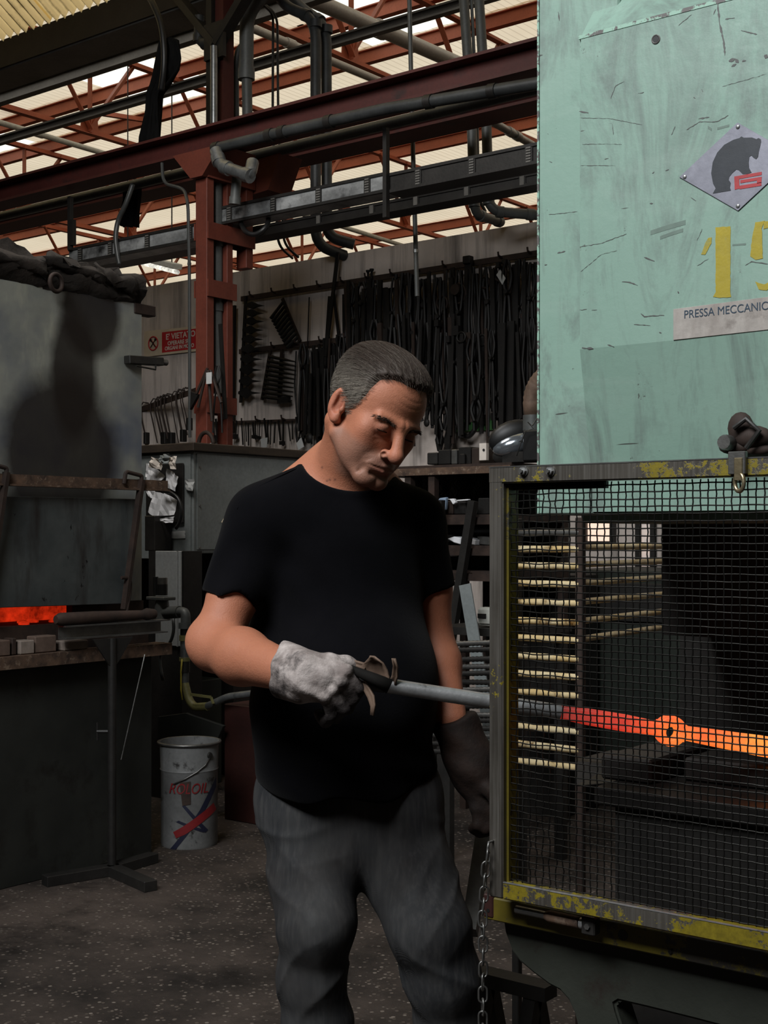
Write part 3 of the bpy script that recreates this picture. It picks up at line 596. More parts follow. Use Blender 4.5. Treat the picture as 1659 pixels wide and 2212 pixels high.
pipe('branch_pipe', [(430, 35, 6.4), (430, 95, 6.4), (468, 92, 6.4)], 0.036, M['dark_pipe'], 'black branch pipe elbow left of the upper column', rad=0.08, couplings=((0, 0.8), (1, 0.4)))
# hanging cloth and loose cables
def cloth(name, poly, Y, lab, folds=7, amp=0.03):
    # poly: rows of (xl, xr, y) in the photograph, turned into a hanging sheet with folds at its own depth
    vs = []; fs = []; n = 22
    for r, (xl_, xr_, y) in enumerate(poly):
        for k in range(n + 1):
            p = PY(xl_ + (xr_ - xl_) * k / n, y, Y); p.y += amp * math.sin(k / n * folds * math.pi + r * 0.4) + amp * 0.4 * math.sin(k * 1.7 + r)
            vs.append(p)
    R = len(poly)
    for r in range(R - 1):
        for k in range(n): fs.append((r * (n + 1) + k, r * (n + 1) + k + 1, (r + 1) * (n + 1) + k + 1, (r + 1) * (n + 1) + k))
    m = MB(); m.add(vs, fs); o = m.build(name, M['cloth_black'], smooth=4); md = o.modifiers.new('thickness', 'SOLIDIFY'); md.thickness = 0.006
    return tag(o, lab, 'cloth')
cloth('hanging_cloth', [(345, 382, 84), (340, 386, 96), (333, 393, 125), (330, 390, 150), (326, 368, 185), (322, 352, 205), (318, 348, 250), (308, 347, 300), (306, 348, 318)], 5.80, 'black rag draped over the rails above the furnace')
cloth('hanging_cloth', [(272, 303, 396), (268, 300, 420), (264, 299, 455), (262, 298, 490)], 6.1, 'lower end of a black rag hanging below the girder', 5)
def cable(name, pts, r, mt, lab, n=8):
    w = [PY(*p) for p in pts]
    out = []
    for i in range(len(w) - 1):
        p0, p1, p2, p3 = w[max(i - 1, 0)], w[i], w[i + 1], w[min(i + 2, len(w) - 1)]
        for k in range(6):
            t = k / 6; out.append(0.5 * ((2 * p1) + (p2 - p0) * t + (2 * p0 - 5 * p1 + 4 * p2 - p3) * t * t + (3 * p1 - p0 - 3 * p2 + p3) * t ** 3))
    out.append(w[-1]); m = MB(); m.tube(out, r, n); return tag(m.build(name, mt, smooth=4), lab, 'cable')
cable('loose_cable', [(312, -20, 5.74), (330, 8, 5.72), (347, 50, 5.72), (354, 100, 5.72), (354, 150, 5.73), (348, 195, 5.75)], 0.020, M['rubber'], 'shiny black cable curving down in front of the hanging rag')
cable('loose_cable', [(287, 398, 5.75), (272, 440, 5.73), (256, 475, 5.73), (250, 510, 5.72), (253, 545, 5.72), (258, 572, 5.72)], 0.016, M['cable_grey'], 'grey cable curving down in front of the left cable tray')
cable('loose_cable', [(520, 480, 5.8), (530, 500, 5.72), (552, 506, 5.72), (575, 490, 5.75), (580, 470, 5.85)], 0.015, M['rubber'], 'black cable loop hanging under the tray right of the column')
# fluorescent lamp hung with cobwebs
fl = PY(265, 546, 8.6); fr = PY(384, 576, 8.2)
t = thing('fluorescent_lamp', fl, 'white fluorescent batten lamp hanging above the warning sign', 'lamp')
m = MB(); m.bar(fl, fr, 0.09, 0.05); m.build('housing', M['white_plastic'], t, bevel=0.006)
m = MB(); m.tube([fl + V((0, 0, -0.05)), fr + V((0, 0, -0.05))], 0.02, 10); m.build('lamp_tube', emit('lamp_tube_glow', (1.0, 0.97, 0.85, 1), 1.4), t, smooth=4)
for f in (0.1, 0.9):
    p = fl.lerp(fr, f); m = MB(); m.tube([p, V((p.x, p.y, 6.9))], 0.006, 6); m.build('suspension_wire', M['black_steel'], t)
# ---------------------------------------------------------------- the green press
PYF = 1.905; PYC = 1.865                       # frame plate plane and cover front plane
xL = PY(1163, 500, PYF).x; xC = PY(1250, 500, PYC).x; xR = 0.9
zt = PY(1255, 80, PYC).z; zb = PY(1250, 755, PYC).z; zlow = PY(1200, 1112, PYF).z; zlow2 = PY(1350, 1010, PYF).z
press = thing('forging_press', (xL, PYF, 0), 'mint green mechanical forging press with scratched paint at the right', 'press')
# frame plate with a narrow visible flange on the left
m = MB(); m.box2((xL, PYF, zlow), (xC + 0.05, PYF + 0.9, 3.2)); m.build('frame_flange', M['mint'], press, bevel=0.003)
m = MB(); m.box2((xC + 0.05, PYF + 0.14, zlow), (xR, PYF + 0.9, 3.2)); m.build('frame_body', M['mint'], press)
m = MB(); m.box2((xL - 0.0015, PYF - 0.0015, zlow + 0.002), (xL + 0.0018, PYF + 0.002, 3.2)); m.build('chipped_edge', M['mint_edge'], press)
pr = [(PYC + 0.16, zt + 0.21), (PYC, zt), (PYC, zb), (PYF - 0.005, zlow2), (PYF - 0.005, zlow2 - 0.005), (PYF + 0.02, zlow2 - 0.005), (PYC + 0.17, zt - 0.2), (PYC + 0.17, zt + 0.21)]
m = MB(); m.prism([(xC, y, z) for y, z in pr], (xR - xC, 0, 0)); m.box2((xC, PYF - 0.004, zlow), (xR, PYF + 0.02, zlow2)); cover = m.build('cover_plate', M['mint'], press, bevel=0.004, seg=2)
m = MB(); m.box2((xC, PYC - 0.0006, zt - 0.003), (xR, PYC + 0.003, zt + 0.003)); m.build('worn_ridge', M['mint_edge'], cover)
h = PY(1417, 85, PYC); m = MB(); m.ring(h + V((0, -0.0005, 0)), (0, 1, 0), 0.0062, 0.0012, 18, 6); hr = m.build('hole_rim', M['mint_edge'], press)
m = MB(); m.lathe([(0.0, 0), (0.0048, 0.0), (0.0048, 0.0012)], h + V((0, -0.0012, 0)), (0, 1, 0), 16); m.build('hole', M['rubber'], hr, smooth=SM)
# lower ram housing behind the mesh, bed, dies and back column
m = MB(); m.box2((PY(1275, 1100, 2.05).x, 2.02, PY(1300, 1130, 2.02).z), (xR, 2.5, zlow + 0.05)); m.build('ram_housing', M['mint'], press, bevel=0.004)
bx = PY(1282, 1700, 1.98).x; bz = PY(1290, 1700, 1.98).z
m = MB(); m.box2((bx, 1.98, bz - 0.03), (xR, 2.65, bz)); m.build('bed_plate', M['shade_black'], press, bevel=0.003)
m = MB(); m.box2((bx + 0.03, 2.0, 0.25), (xR, 2.7, bz - 0.03)); m.build('bed_body', M['black_steel'], press)
m = MB(); m.box2((PY(1492, 1300, 2.55).x, 2.5, bz), (xR, 2.83, zlow)); m.build('back_column', M['black_steel'], press)
m = MB(); m.box2((PY(1430, 1300, 2.5).x + 0.1, 2.30, zlow - 0.22), (xR - 0.2, 2.5, zlow)); m.build('ram', M['black_steel'], press)
d0 = PY(1385, 1700, 2.2); d1 = PY(1490, 1700, 2.2); dz = PY(1430, 1612, 2.2).z
m = MB(); m.box2((d0.x, 2.05, bz), (d1.x, 2.35, dz)); m.build('lower_die', M['shade_black'], press, bevel=0.004)
d0 = PY(1520, 1700, 2.2); d1 = PY(1700, 1700, 2.2)
m = MB(); m.box2((d0.x, 2.12, bz), (d1.x, 2.38, bz + 0.04)); m.build('lower_die', M['shade_black'], press, bevel=0.004)
m = MB(); m.prism([PY(1240, 1640, 2.3), PY(1330, 1650, 2.3), PY(1350, 1690, 2.25), PY(1240, 1700, 2.25)], (0, 0.15, 0)); m.build('die_clamp', M['shade_black'], press, bevel=0.003)
# dirty base casting, darkened for the shade below the guard, with a curved left end and an arch
pb = 1.745
out = [(1084, 1975), (1090, 2015), (1105, 2055), (1122, 2078), (1150, 2102), (1185, 2128), (1208, 2140), (1226, 2160), (1240, 2190), (1252, 2240), (1270, 2360), (1278, 2500), (1280, 2960), (1420, 3000), (1400, 2500), (1372, 2300), (1345, 2225), (1332, 2185), (1328, 2168), (1336, 2163), (1400, 2178), (1500, 2203), (1660, 2245), (1900, 2310), (1900, 2130), (1659, 2085), (1300, 2015)]
m = MB(); m.prism([PY(x, y, pb) for x, y in out], (0, 0.05, 0)); m.build('base_casting', M['base_green'], press, bevel=0.006, seg=2)
m = MB(); m.box2((PY(1290, 2200, 1.9).x, 1.90, 0.0), (xR, 2.6, 0.5)); m.build('base_block', M['dark_green'], press)
# scratches, chips and rubbed smears in the paint, as seen
SCR = [([(382, 741), (580, 746), (780, 785)], 3), ([(382, 701), (440, 709)], 9), ([(400, 908), (560, 905), (650, 909)], 3), ([(388, 1040), (610, 1042)], 3), ([(1055, 815), (1140, 767), (1250, 765), (1320, 725)], 6), ([(1130, 747), (1200, 736)], 12), ([(960, 850), (985, 795)], 8), ([(750, 588), (790, 580)], 6), ([(1005, 160), (1090, 90)], 4),
 ([(390, 1552), (520, 1530), (680, 1470)], 4), ([(390, 1708), (520, 1600), (620, 1575)], 3), ([(1122, 1515), (1155, 1440)], 4), ([(1425, 1670), (1465, 1645), (1568, 1660)], 7), ([(1125, 1672), (1195, 1625)], 4), ([(650, 1772), (700, 1775), (750, 1795)], 9), ([(790, 1618), (855, 1642)], 10), ([(768, 1970), (790, 1990), (915, 1982)], 8), ([(725, 2040), (830, 2048)], 6), ([(1280, 545), (1400, 510), (1560, 465)], 3), ([(1250, 5), (1265, 150), (1290, 260), (1298, 350)], 15),
 ([(1322, 385), (1360, 370), (1385, 395)], 26), ([(1340, 420), (1368, 400)], 20), ([(1405, 385), (1430, 380)], 18), ([(1545, 350), (1569, 360)], 30), ([(580, 620), (610, 540), (665, 512)], 4), ([(590, 780), (597, 850)], 4), ([(385, 1950), (430, 1945)], 10), ([(460, 1950), (495, 1950)], 5), ([(1400, 192), (1500, 215)], 9), ([(1300, 120), (1360, 112)], 10), ([(885, 2090), (900, 2095)], 12), ([(1150, 560), (1160, 580)], 8), ([(1100, 612), (1112, 618)], 8), ([(840, 1090), (855, 1080)], 7), ([(925, 1075), (945, 1065)], 14), ([(540, 1000), (565, 995)], 12), ([(1085, 1243), (1115, 1262)], 9), ([(825, 1280), (845, 1278)], 9), ([(1000, 1830), (1008, 1845)], 12), ([(400, 2188), (470, 2192)], 14), ([(560, 2168), (600, 2180)], 10), ([(245, 1592), (295, 1580)], 9), ([(165, 1668), (180, 1664)], 16), ([(190, 1350), (370, 1330)], 4), ([(195, 1016), (210, 1020)], 7), ([(250, 75), (256, 130)], 8), ([(1240, 55), (1225, 90)], 8)]
mm = MB(); rs_ = random.Random(2)
for pts, w in SCR:
    yy_ = PYF if pts[0][0] < 375 else PYC
    pp = []
    for i in range(len(pts) - 1):
        n_ = max(2, int(math.hypot(pts[i + 1][0] - pts[i][0], pts[i + 1][1] - pts[i][1]) / 12))
        pp += [(pts[i][0] + (pts[i + 1][0] - pts[i][0]) * k / n_, pts[i][1] + (pts[i + 1][1] - pts[i][1]) * k / n_) for k in range(n_)]
    pp.append(pts[-1]); vs = []; fs = []
    for i, (x, y) in enumerate(pp):
        x2, y2 = pp[min(i + 1, len(pp) - 1)]; x1, y1 = pp[max(i - 1, 0)]; dx_, dy_ = x2 - x1, y2 - y1; l_ = math.hypot(dx_, dy_) + 1e-6
        ww = w * 0.5 * rs_.uniform(0.25, 1.1) * (0.35 if i in (0, len(pp) - 1) else 1.0); jx = rs_.uniform(-1.5, 1.5)
        for s_ in (-1, 1): vs.append(PY(1120 + (x - dy_ / l_ * ww * s_ + jx) / 2.911, (y + dx_ / l_ * ww * s_ + jx) / 2.911, yy_ - 0.0004))
        if i: fs.append((2 * i - 2, 2 * i - 1, 2 * i + 1, 2 * i))
    mm.add(vs, fs)
mm.build('scratch', plain('bare_scratch_in_paint', (0.085, 0.085, 0.080), 0.55), press, kind='stuff')
mm = MB()
for pts, w in (([(830, 1465), (930, 1430), (1050, 1398)], 34), ([(890, 1498), (960, 1470), (1035, 1445)], 26), ([(1190, 800), (1215, 815)], 20), ([(1250, 810), (1325, 790)], 18), ([(1345, 1540), (1430, 1535)], 14)):
    vs = []
    for i, (x, y) in enumerate(pts): vs += [PY(1120 + x / 2.911, (y - w / 2 * rs_.uniform(.6, 1)) / 2.911, PYC - 0.0003), PY(1120 + x / 2.911, (y + w / 2 * rs_.uniform(.6, 1)) / 2.911, PYC - 0.0003)]
    mm.add(vs, [(2 * i, 2 * i + 1, 2 * i + 3, 2 * i + 2) for i in range(len(pts) - 1)])
mm.build('rubbed_smear', plain('rubbed_grey_smear', (0.145, 0.205, 0.170), 0.55), press, kind='stuff')
# badge, digits, name plate
def ypoly(pts, Y, t, dx=0.0):
    m = MB(); m.prism([PY(x, y, Y) for x, y in pts], (0, -t, 0)); return m
bd = [(1468, 383), (1594, 265), (1722, 338), (1595, 456)]
badge = thing('maker_badge', PY(1595, 456, PYC), 'diamond shaped metal badge with a black bear, riveted to the green press', 'badge')
ypoly(bd, PYC - 0.0002, 0.0016).build('plate', M['badge'], badge, bevel=0.0004)
for x, y in ((1479, 382), (1594, 274), (1711, 339), (1594, 445)):
    m = MB(); p = PY(x, y, PYC - 0.0018); m.ball(p, 0.0034, (1, 0.55, 1), 12, 8); m.build('rivet', M['bright_steel'], badge, smooth=4)
c2 = lambda q: [(1120 + x / 2.911, y / 2.911) for x, y in q]
bear = c2([(1222, 1217), (1240, 1185), (1224, 1155), (1212, 1090), (1222, 1020), (1250, 960), (1295, 910), (1350, 880), (1390, 868), (1402, 858), (1418, 866), (1470, 865), (1497, 875), (1510, 868), (1524, 876), (1526, 890), (1520, 920), (1512, 950), (1507, 985), (1495, 1001), (1478, 992), (1465, 978), (1452, 985), (1448, 1020), (1450, 1055), (1466, 1085), (1440, 1094), (1410, 1095), (1385, 1070), (1370, 1066), (1345, 1088), (1326, 1112), (1322, 1130), (1335, 1150), (1330, 1178), (1336, 1198), (1285, 1206)])
ypoly(bear, PYC - 0.0019, 0.0004).build('bear_emblem', M['badge_black'], badge)
mm = MB()
for q in ([(1357, 1110), (1388, 1105), (1390, 1186), (1360, 1193)], [(1388, 1105), (1530, 1080), (1530, 1100), (1388, 1126)], [(1390, 1168), (1528, 1146), (1528, 1168), (1390, 1190)], [(1500, 1116), (1530, 1111), (1528, 1150), (1500, 1154)], [(1395, 1133), (1500, 1116), (1500, 1135), (1395, 1152)]):
    mm.prism([PY(x, y, PYC - 0.0019) for x, y in c2(q)], (0, -0.0004, 0))
mm.build('red_letter', M['badge_red'], badge)
def wob(q, a=1.2):
    r = random.Random(3); o = []
    for i in range(len(q)):
        (x0, y0), (x1, y1) = q[i], q[(i + 1) % len(q)]
        n = max(1, int(math.hypot(x1 - x0, y1 - y0) / 7))
        for k in range(n): o.append((x0 + (x1 - x0) * k / n + r.uniform(-a, a) * 0.6, y0 + (y1 - y0) * k / n + r.uniform(-a, a) * 0.6))
    return o
dg = thing('painted_digit', PY(1562, 640, PYC), 'yellow brushed numeral 1 painted on the green press above the white plate', 'painted number')
ypoly(wob(c2([(1240, 1430), (1333, 1424), (1332, 1840), (1337, 1866), (1285, 1872), (1223, 1868), (1240, 1835)])), PYC - 0.0002, 0.0004).build('stroke', M['digit_yellow'], dg)
ypoly(wob(c2([(1150, 1600), (1175, 1530), (1195, 1497), (1214, 1493), (1212, 1530), (1175, 1600)])), PYC - 0.0002, 0.0004).build('stroke', M['digit_yellow'], dg)
dg = thing('painted_digit', PY(1640, 620, PYC), 'partly cut off yellow brushed numeral at the right picture edge', 'painted number')
for q in ([(1490, 1398), (1548, 1390), (1530, 1440), (1536, 1625), (1490, 1632), (1458, 1610), (1468, 1500)], [(1545, 1392), (1660, 1385), (1660, 1420), (1540, 1440)], [(1490, 1770), (1515, 1780), (1545, 1790), (1600, 1760), (1610, 1790), (1560, 1825), (1510, 1822)]):
    ypoly(wob(c2(q)), PYC - 0.0002, 0.0004).build('stroke', M['digit_yellow'], dg)
npl = thing('name_plate', PY(1455, 735, PYC), 'weathered white name plate lettered in blue on the green press', 'sign')
ypoly([(1455, 668), (1800, 623), (1800, 697), (1455, 735)], PYC - 0.0002, 0.0012).build('plate', M['name_plate'], npl, bevel=0.0003)
p0 = PY(1477, 688, PYC - 0.0016)
text('lettering', 'PRESSA MECCANICA', M['blue_ink'], npl, p0, (1, 0, 0), (0, 0, 1), 0.0172, 0.0003, 0.0, width=(PY(1673, 664, PYC) - PY(1477, 688, PYC)).length)
# oily catch on the lower right of the cover
cat_ = thing('oily_catch', PY(1600, 985, PYF - 0.03), 'black oily hinge lump with a bolt at the lower right of the press face', 'catch')
m = MB(); m.lathe([(0.0, 0), (0.010, 0.0), (0.0115, 0.004), (0.0115, 0.022), (0.009, 0.026)], PY(1563, 955, PYF - 0.06), (0, 1, 0), 14); m.build('bolt_head', M['dull_steel'], cat_, smooth=SM)
for i, (x, y, r, s) in enumerate(((1600, 925, 0.020, (1, 0.7, 1.2)), (1625, 945, 0.022, (1.4, 0.7, 0.8)), (1590, 965, 0.017, (1.6, 0.6, 0.7)), (1640, 972, 0.014, (1.5, 0.6, 0.6)))):
    m = MB(); m.ball(PY(x, y, PYF - 0.03), r, s, 12, 8); m.build('grease_lump', M['rust_dark'], cat_, smooth=4)
m = MB(); m.tube([PY(1585, 925, PYF - 0.05), PY(1612, 905, PYF - 0.05), PY(1640, 930, PYF - 0.05), PY(1612, 968, PYF - 0.05)], 0.004, 8); m.build('lever', M['black_steel'], cat_, smooth=SM)
# ---------------------------------------------------------------- mesh guard
GYP = 1.67; fw = 0.0245
gx0 = PY(1056, 1400, GYP).x; gzt_ = PY(1056, 1009, GYP).z; gzb_ = PY(1060, 1937, GYP).z; gx1 = PY(1659, 1500, GYP).x + 0.14
guard = thing('mesh_guard', (gx0, GYP, gzb_), 'yellow and bare steel framed wire mesh guard in front of the press opening', 'guard')
for a, b in (((gx0, GYP, gzb_), (gx0 + fw, GYP + fw, gzt_)), ((gx1 - fw, GYP, gzb_), (gx1, GYP + fw, gzt_))):
    m = MB(); m.box2(a, b); m.build('stile', M['guard'], guard, bevel=0.0018, seg=2)
for z in (gzt_ - fw, gzb_):
    m = MB(); m.box2((gx0 + (fw if z == gzb_ else -0.0003), GYP - 0.0004, z), (gx1, GYP + fw, z + fw)); m.build('rail', M['guard_low'] if z == gzb_ else M['guard_top'], guard, bevel=0.0018, seg=2)
m = MB(); m.box2((gx0 + fw, GYP + 0.010, gzb_ + fw), (gx0 + fw + 0.004, GYP + fw + 0.012, gzt_ - fw)); m.build('inner_strip', M['yellow_scuffed'], guard)
m = MB(); m.box2((gx0 + fw, GYP + fw - 0.004, gzt_ - fw - 0.010), (gx0 + fw + 0.16, GYP + fw + 0.004, gzt_ - fw)); m.build('inner_strip', M['black_steel'], guard)
m = MB(); m.box2((gx0 + fw, GYP + 0.0005, gzb_ + fw - 0.0006), (gx1, GYP + 0.0045, gzb_ + fw + 0.0006)); m.build('worn_edge', M['bright_steel'], guard)
m = MB(); m.box2((gx0, GYP - 0.0006, gzt_ - 0.0012), (gx1, GYP + fw, gzt_ + 0.0005)); m.build('worn_edge', M['dull_steel'], guard)
# crimped wires, each one its own part
px_, pz_ = 0.0112, 0.0102; wr = 0.00105; wy = GYP + 0.016
nx = int((gx1 - gx0 - 2 * fw) / px_); nz = int((gzt_ - gzb_ - 2 * fw) / pz_)
X0 = gx0 + fw + 0.003; Z0 = gzb_ + fw + 0.002
for i in range(nx + 1):
    x = X0 + i * px_; pts = []
    for j in range(nz + 2):
        s = 1 if (i + j) % 2 else -1; wob_ = 0.0009 * math.sin(j * 1.3 + i * 2.1) * (1.6 if i < 9 else 0.5)
        pts.append((x + wob_, wy + s * wr * 0.95, Z0 + (j - 0.5) * pz_))
    m = MB(); m.tube(pts, wr, 5, cap=False); m.build('wire', M['wire'], guard, smooth=4)
for j in range(nz + 1):
    z = Z0 + j * pz_; pts = []
    for i in range(nx + 2):
        s = -1 if (i + j) % 2 else 1; pts.append((X0 + (i - 0.5) * px_, wy + s * wr * 0.95, z + 0.0006 * math.sin(i * 1.1 + j * 1.9) * (1.6 if i < 9 else 0.6)))
    m = MB(); m.tube(pts, wr, 5, cap=False); m.build('wire', M['wire'], guard, smooth=4)
for px in (1132, 1190):
    p = PY(px, 1018, GYP); b = thing('frame_bolt', p, 'hex bolt with washer at the guard top rail, %s of two' % ('left' if px < 1150 else 'right'), 'bolt')
    m = MB(); m.lathe([(0.0, 0), (0.0078, 0.0), (0.0078, 0.0016), (0.0, 0.0016)], p + V((0, -0.0022, 0)), (0, 1, 0), 18); m.build('washer', M['dull_steel'], b, smooth=SM)
    m = MB(); m.lathe([(0.0, 0), (0.0058, 0.0), (0.0058, 0.0048), (0.0, 0.0048)], p + V((0, -0.007, 0)), (0, 1, 0), 6); m.build('nut', M['bright_steel'], b, bevel=0.0004)
    m = MB(); m.lathe([(0.0, 0), (0.003, 0.0), (0.003, 0.006)], p + V((0, -0.011, 0)), (0, 1, 0), 10); m.build('thread_end', M['dull_steel'], b, smooth=SM)
# latch with brass ring on the top rail
p = PY(1597, 1012, GYP)
lt = thing('ring_latch', PY(1597, 1060, GYP), 'brass finger ring hanging from a latch at the guard top right', 'latch')
m = MB(); m.box2((p.x - 0.012, GYP - 0.009, p.z - 0.008), (p.x + 0.012, GYP - 0.0005, p.z + 0.022)); m.build('latch_body', M['dull_steel'], lt, bevel=0.001)
m = MB(); q = PY(1597, 1022, GYP - 0.006); m.box2((q.x - 0.006, q.y - 0.004, q.z - 0.010), (q.x + 0.006, q.y + 0.002, q.z + 0.02)); m.build('tongue', M['brass'], lt, bevel=0.001)
m = MB(); m.ring(PY(1597, 1042, GYP - 0.006), (0.45, 1, 0), 0.0115, 0.0030, 24, 8, 0.72); m.build('finger_ring', M['brass'], lt, smooth=4)
# yellow support rail under the guard, pin bolt, hole
ry = 1.715; rz0 = PY(1045, 1985, ry).z; rz1 = PY(1045, 1935, ry).z; rx0 = PY(1045, 1960, ry).x
rail = thing('support_rail', (rx0, ry, rz0), 'scuffed yellow angle rail carrying the guard above the press base', 'rail')
m = MB(); m.box2((rx0, ry, rz0), (gx1 + 0.2, ry + 0.02, rz1)); m.build('web', M['yellow_scuffed'], rail, bevel=0.002)
m = MB(); m.box2((rx0, ry - 0.002, rz0 + 0.004), (rx0 + 0.018, ry + 0.024, rz1 + 0.004)); m.build('end_block', M['maroon'], rail, bevel=0.002)
h = PY(1345, 2020, ry - 0.0005); m = MB(); m.lathe([(0, 0), (0.0078, 0), (0.0078, 0.0006)], h, (0, 1, 0), 18); m.build('bolt_hole', M['rubber'], rail, smooth=SM)
for x, y in ((1054, 1967), (1447, 2056), (1653, 2072)):
    m = MB(); h = PY(x, y, ry - 0.0025); m.lathe([(0, 0), (0.003, 0), (0.003, 0.0006)], h, (0, 1, 0), 10); m.build('bolt_hole', M['rubber'], rail, smooth=SM)
pa, pb_ = PY(1115, 1964, 1.695), PY(1262, 1990, 1.695); pb_ = Vector((pb_.x, 1.695, pa.z - 0.001))
pin = thing('pin_bolt', pa, 'bare steel spring pin bolt lying along the yellow rail', 'bolt')
d = (pb_ - pa)
m = MB(); m.tube([pa, pa + d * 0.46], 0.0058, 14); m.build('pin', M['dull_steel'], pin, smooth=SM)
m = MB(); m.tube([pa + d * 0.44, pa + d * 0.5, pa + d * 0.94], [0.0062, 0.0088, 0.0088], 14); m.build('sleeve', M['rust_bar'], pin, smooth=SM)
m = MB(); m.tube([pa + d * 0.95, pa + d * 1.02], 0.0082, 14); m.build('collar', M['bright_steel'], pin, smooth=SM)
m = MB(); q = pa + d * 1.09; m.box(q, (0.022, 0.018, 0.026)); m.build('mount_block', M['black_steel'], pin, bevel=0.002)
m = MB(); m.lathe([(0, 0), (0.0045, 0), (0.0045, 0.003)], q + V((0, -0.012, 0)), (0, 1, 0), 6); m.build('screw', M['dull_steel'], pin)
# chain
def link(mb, c, up, side, L, Wd, r):
    up = up.normalized(); side = (side - up * side.dot(up)).normalized(); pts = []
    hl = L / 2 - Wd / 2
    for i in range(7): a = math.pi * i / 6; pts.append(c + up * (hl + math.sin(a) * Wd / 2) + side * math.cos(a) * Wd / 2)
    for i in range(7): a = math.pi + math.pi * i / 6; pts.append(c - up * (hl - math.sin(a) * Wd / 2) + side * math.cos(a) * Wd / 2)
    mb.tube(pts, r, 6, closed=True)
cp = [PY(*q, 1.655) for q in ((1053, 1838), (1049, 1880), (1046, 1930), (1042, 1975), (1044, 2060), (1043, 2150), (1043, 2300), (1045, 2480))]
chain = thing('steel_chain', cp[-1], 'thin steel chain hanging from the lower left corner of the guard', 'chain')
seg = []; 
for i in range(len(cp) - 1):
    n = max(1, int((cp[i + 1] - cp[i]).length / 0.0005))
    seg += [cp[i].lerp(cp[i + 1], k / n) for k in range(n)]
stepn = int(0.0185 / 0.0005)
for k, i in enumerate(range(0, len(seg) - stepn, stepn)):
    u = seg[i] - seg[i + stepn]; sd = Vector((0.75, 0.6, 0)) if k % 2 else Vector((0.55, -0.8, 0.0))
    sd = Matrix.Rotation(0.25 * math.sin(k * 2.3), 3, 'Z') @ sd
    m = MB(); link(m, (seg[i] + seg[i + stepn]) / 2, u, sd, 0.0245, 0.0125, 0.0016); m.build('link', M['dull_steel'], chain, smooth=4)
m = MB(); p = cp[0]; m.tube([p + V((0, 0.02, 0.012)), p + V((0, 0.003, 0.012)), p + V((0, 0, 0.002)), p + V((0, 0.004, -0.004))], 0.002, 6); m.build('hook', M['dull_steel'], chain, smooth=4)
# leaning plank and trestle behind the guard's foot
member('leaning_bar', PY(1046, 1800, 2.35), PY(1014, 2015, 2.2), 0.03, M['dull_steel'], 'dull grey flat bar leaning behind the guard post near the floor', 'bar', kind='bar')
tr = thing('floor_trestle', PZ(1150, 2420, 0), 'low black steel trestle on the floor beyond the press base', 'trestle')
a, b = PY(1030, 2105, 2.45), PY(1190, 2120, 2.45); zt_ = a.z; b.z = zt_
m = MB(); m.bar(a, b, 0.05, 0.03); m.build('beam', M['black_steel'], tr)
for f in (0.15, 0.78):
    p = a.lerp(b, f)
    for dy in (-0.12, 0.12):
        m = MB(); m.bar(p, (p.x, p.y + dy, 0), 0.03, 0.03); m.build('leg', M['black_steel'], tr)
# ---------------------------------------------------------------- hot forging and the bar
ba = PY(1048, 1511, 1.80); bb = PY(1660, 1614, 2.11)
ax = (bb - ba).normalized()
# local frame: x along the bar
yv = UP.cross(ax).normalized(); zv = ax.cross(yv)
o0 = ba.lerp(bb, 0.30)
RB = Matrix((ax, yv, zv)).transposed().to_4x4(); RB.translation = o0
def barpt(px, py):
    # point of the bar axis plane (contains the axis and is vertical) seen at this pixel
    r = ray(px, py); n = yv; t = (o0 - C0).dot(n) / r.dot(n); w = C0 + r * t; return RB.inverted() @ w
m = MB()
ring = barpt(1447, 1580)
M['hot_ring'].inputs[1].default_value = (ring.x, 0, ring.z)
x0, x1 = barpt(1195, 1535).x, barpt(1660, 1614).x + 0.16
hR = 0.0262; hb = 0.0142
def outline():
    up = [(x0, 0.0095), (barpt(1265, 1545).x, 0.0128), (barpt(1350, 1558).x, 0.0135)]
    for k in range(13):
        a = math.radians(152 - k * 124 / 12); up.append((ring.x + math.cos(a) * hR, ring.z + math.sin(a) * hR))
    up += [(barpt(1540, 1595).x, 0.0135), (barpt(1600, 1605).x, 0.0150), (barpt(1640, 1610).x, 0.0165), (x1 - 0.02, 0.017), (x1, 0.013)]
    lo = [(x, 2 * 0 - z) for x, z in reversed(up)]
    return up + lo
ol = outline(); n = len(ol)
hole = [(ring.x + math.cos(2 * math.pi * k / 16) * 0.0085, ring.z + math.sin(2 * math.pi * k / 16) * (0.0105 if k > 8 else 0.0085)) for k in range(16)]
work = bpy.data.objects.new('hot_forging', None); COL.objects.link(work); work.matrix_world = RB
tag(work, 'glowing orange hot forging with a round eye, seen behind the mesh', 'forging')
bm_ = bmesh.new()
for sgn in (-1, 1):
    vo = [bm_.verts.new((x, sgn * 0.012 * (0.8 if abs(x - ring.x) > 0.03 else 1.0), z)) for x, z in ol]; vh = [bm_.verts.new((x, sgn * 0.012, z)) for x, z in hole]
    e = [bm_.edges.new((v[i], v[(i + 1) % len(v)])) for v in (vo, vh) for i in range(len(v))]
    bmesh.ops.triangle_fill(bm_, use_beauty=True, edges=e, normal=(0, 1, 0))
    if sgn < 0: vo0, vh0 = vo, vh
for A, B in ((vo0, vo), (vh0, vh)):
    for i in range(len(A)): bm_.faces.new((A[i], A[(i + 1) % len(A)], B[(i + 1) % len(A)], B[i]))
bmesh.ops.recalc_face_normals(bm_, faces=bm_.faces); bmesh.ops.bevel(bm_, geom=[e for e in bm_.edges if len(e.link_faces) == 2 and e.calc_face_angle(0) > 0.9], offset=0.0035, segments=3, affect='EDGES', clamp_overlap=True)
me = bpy.data.meshes.new('shank'); bm_.to_mesh(me); bm_.free(); me.shade_smooth(); me.set_sharp_from_angle(angle=0.9); me.materials.append(M['hot'])
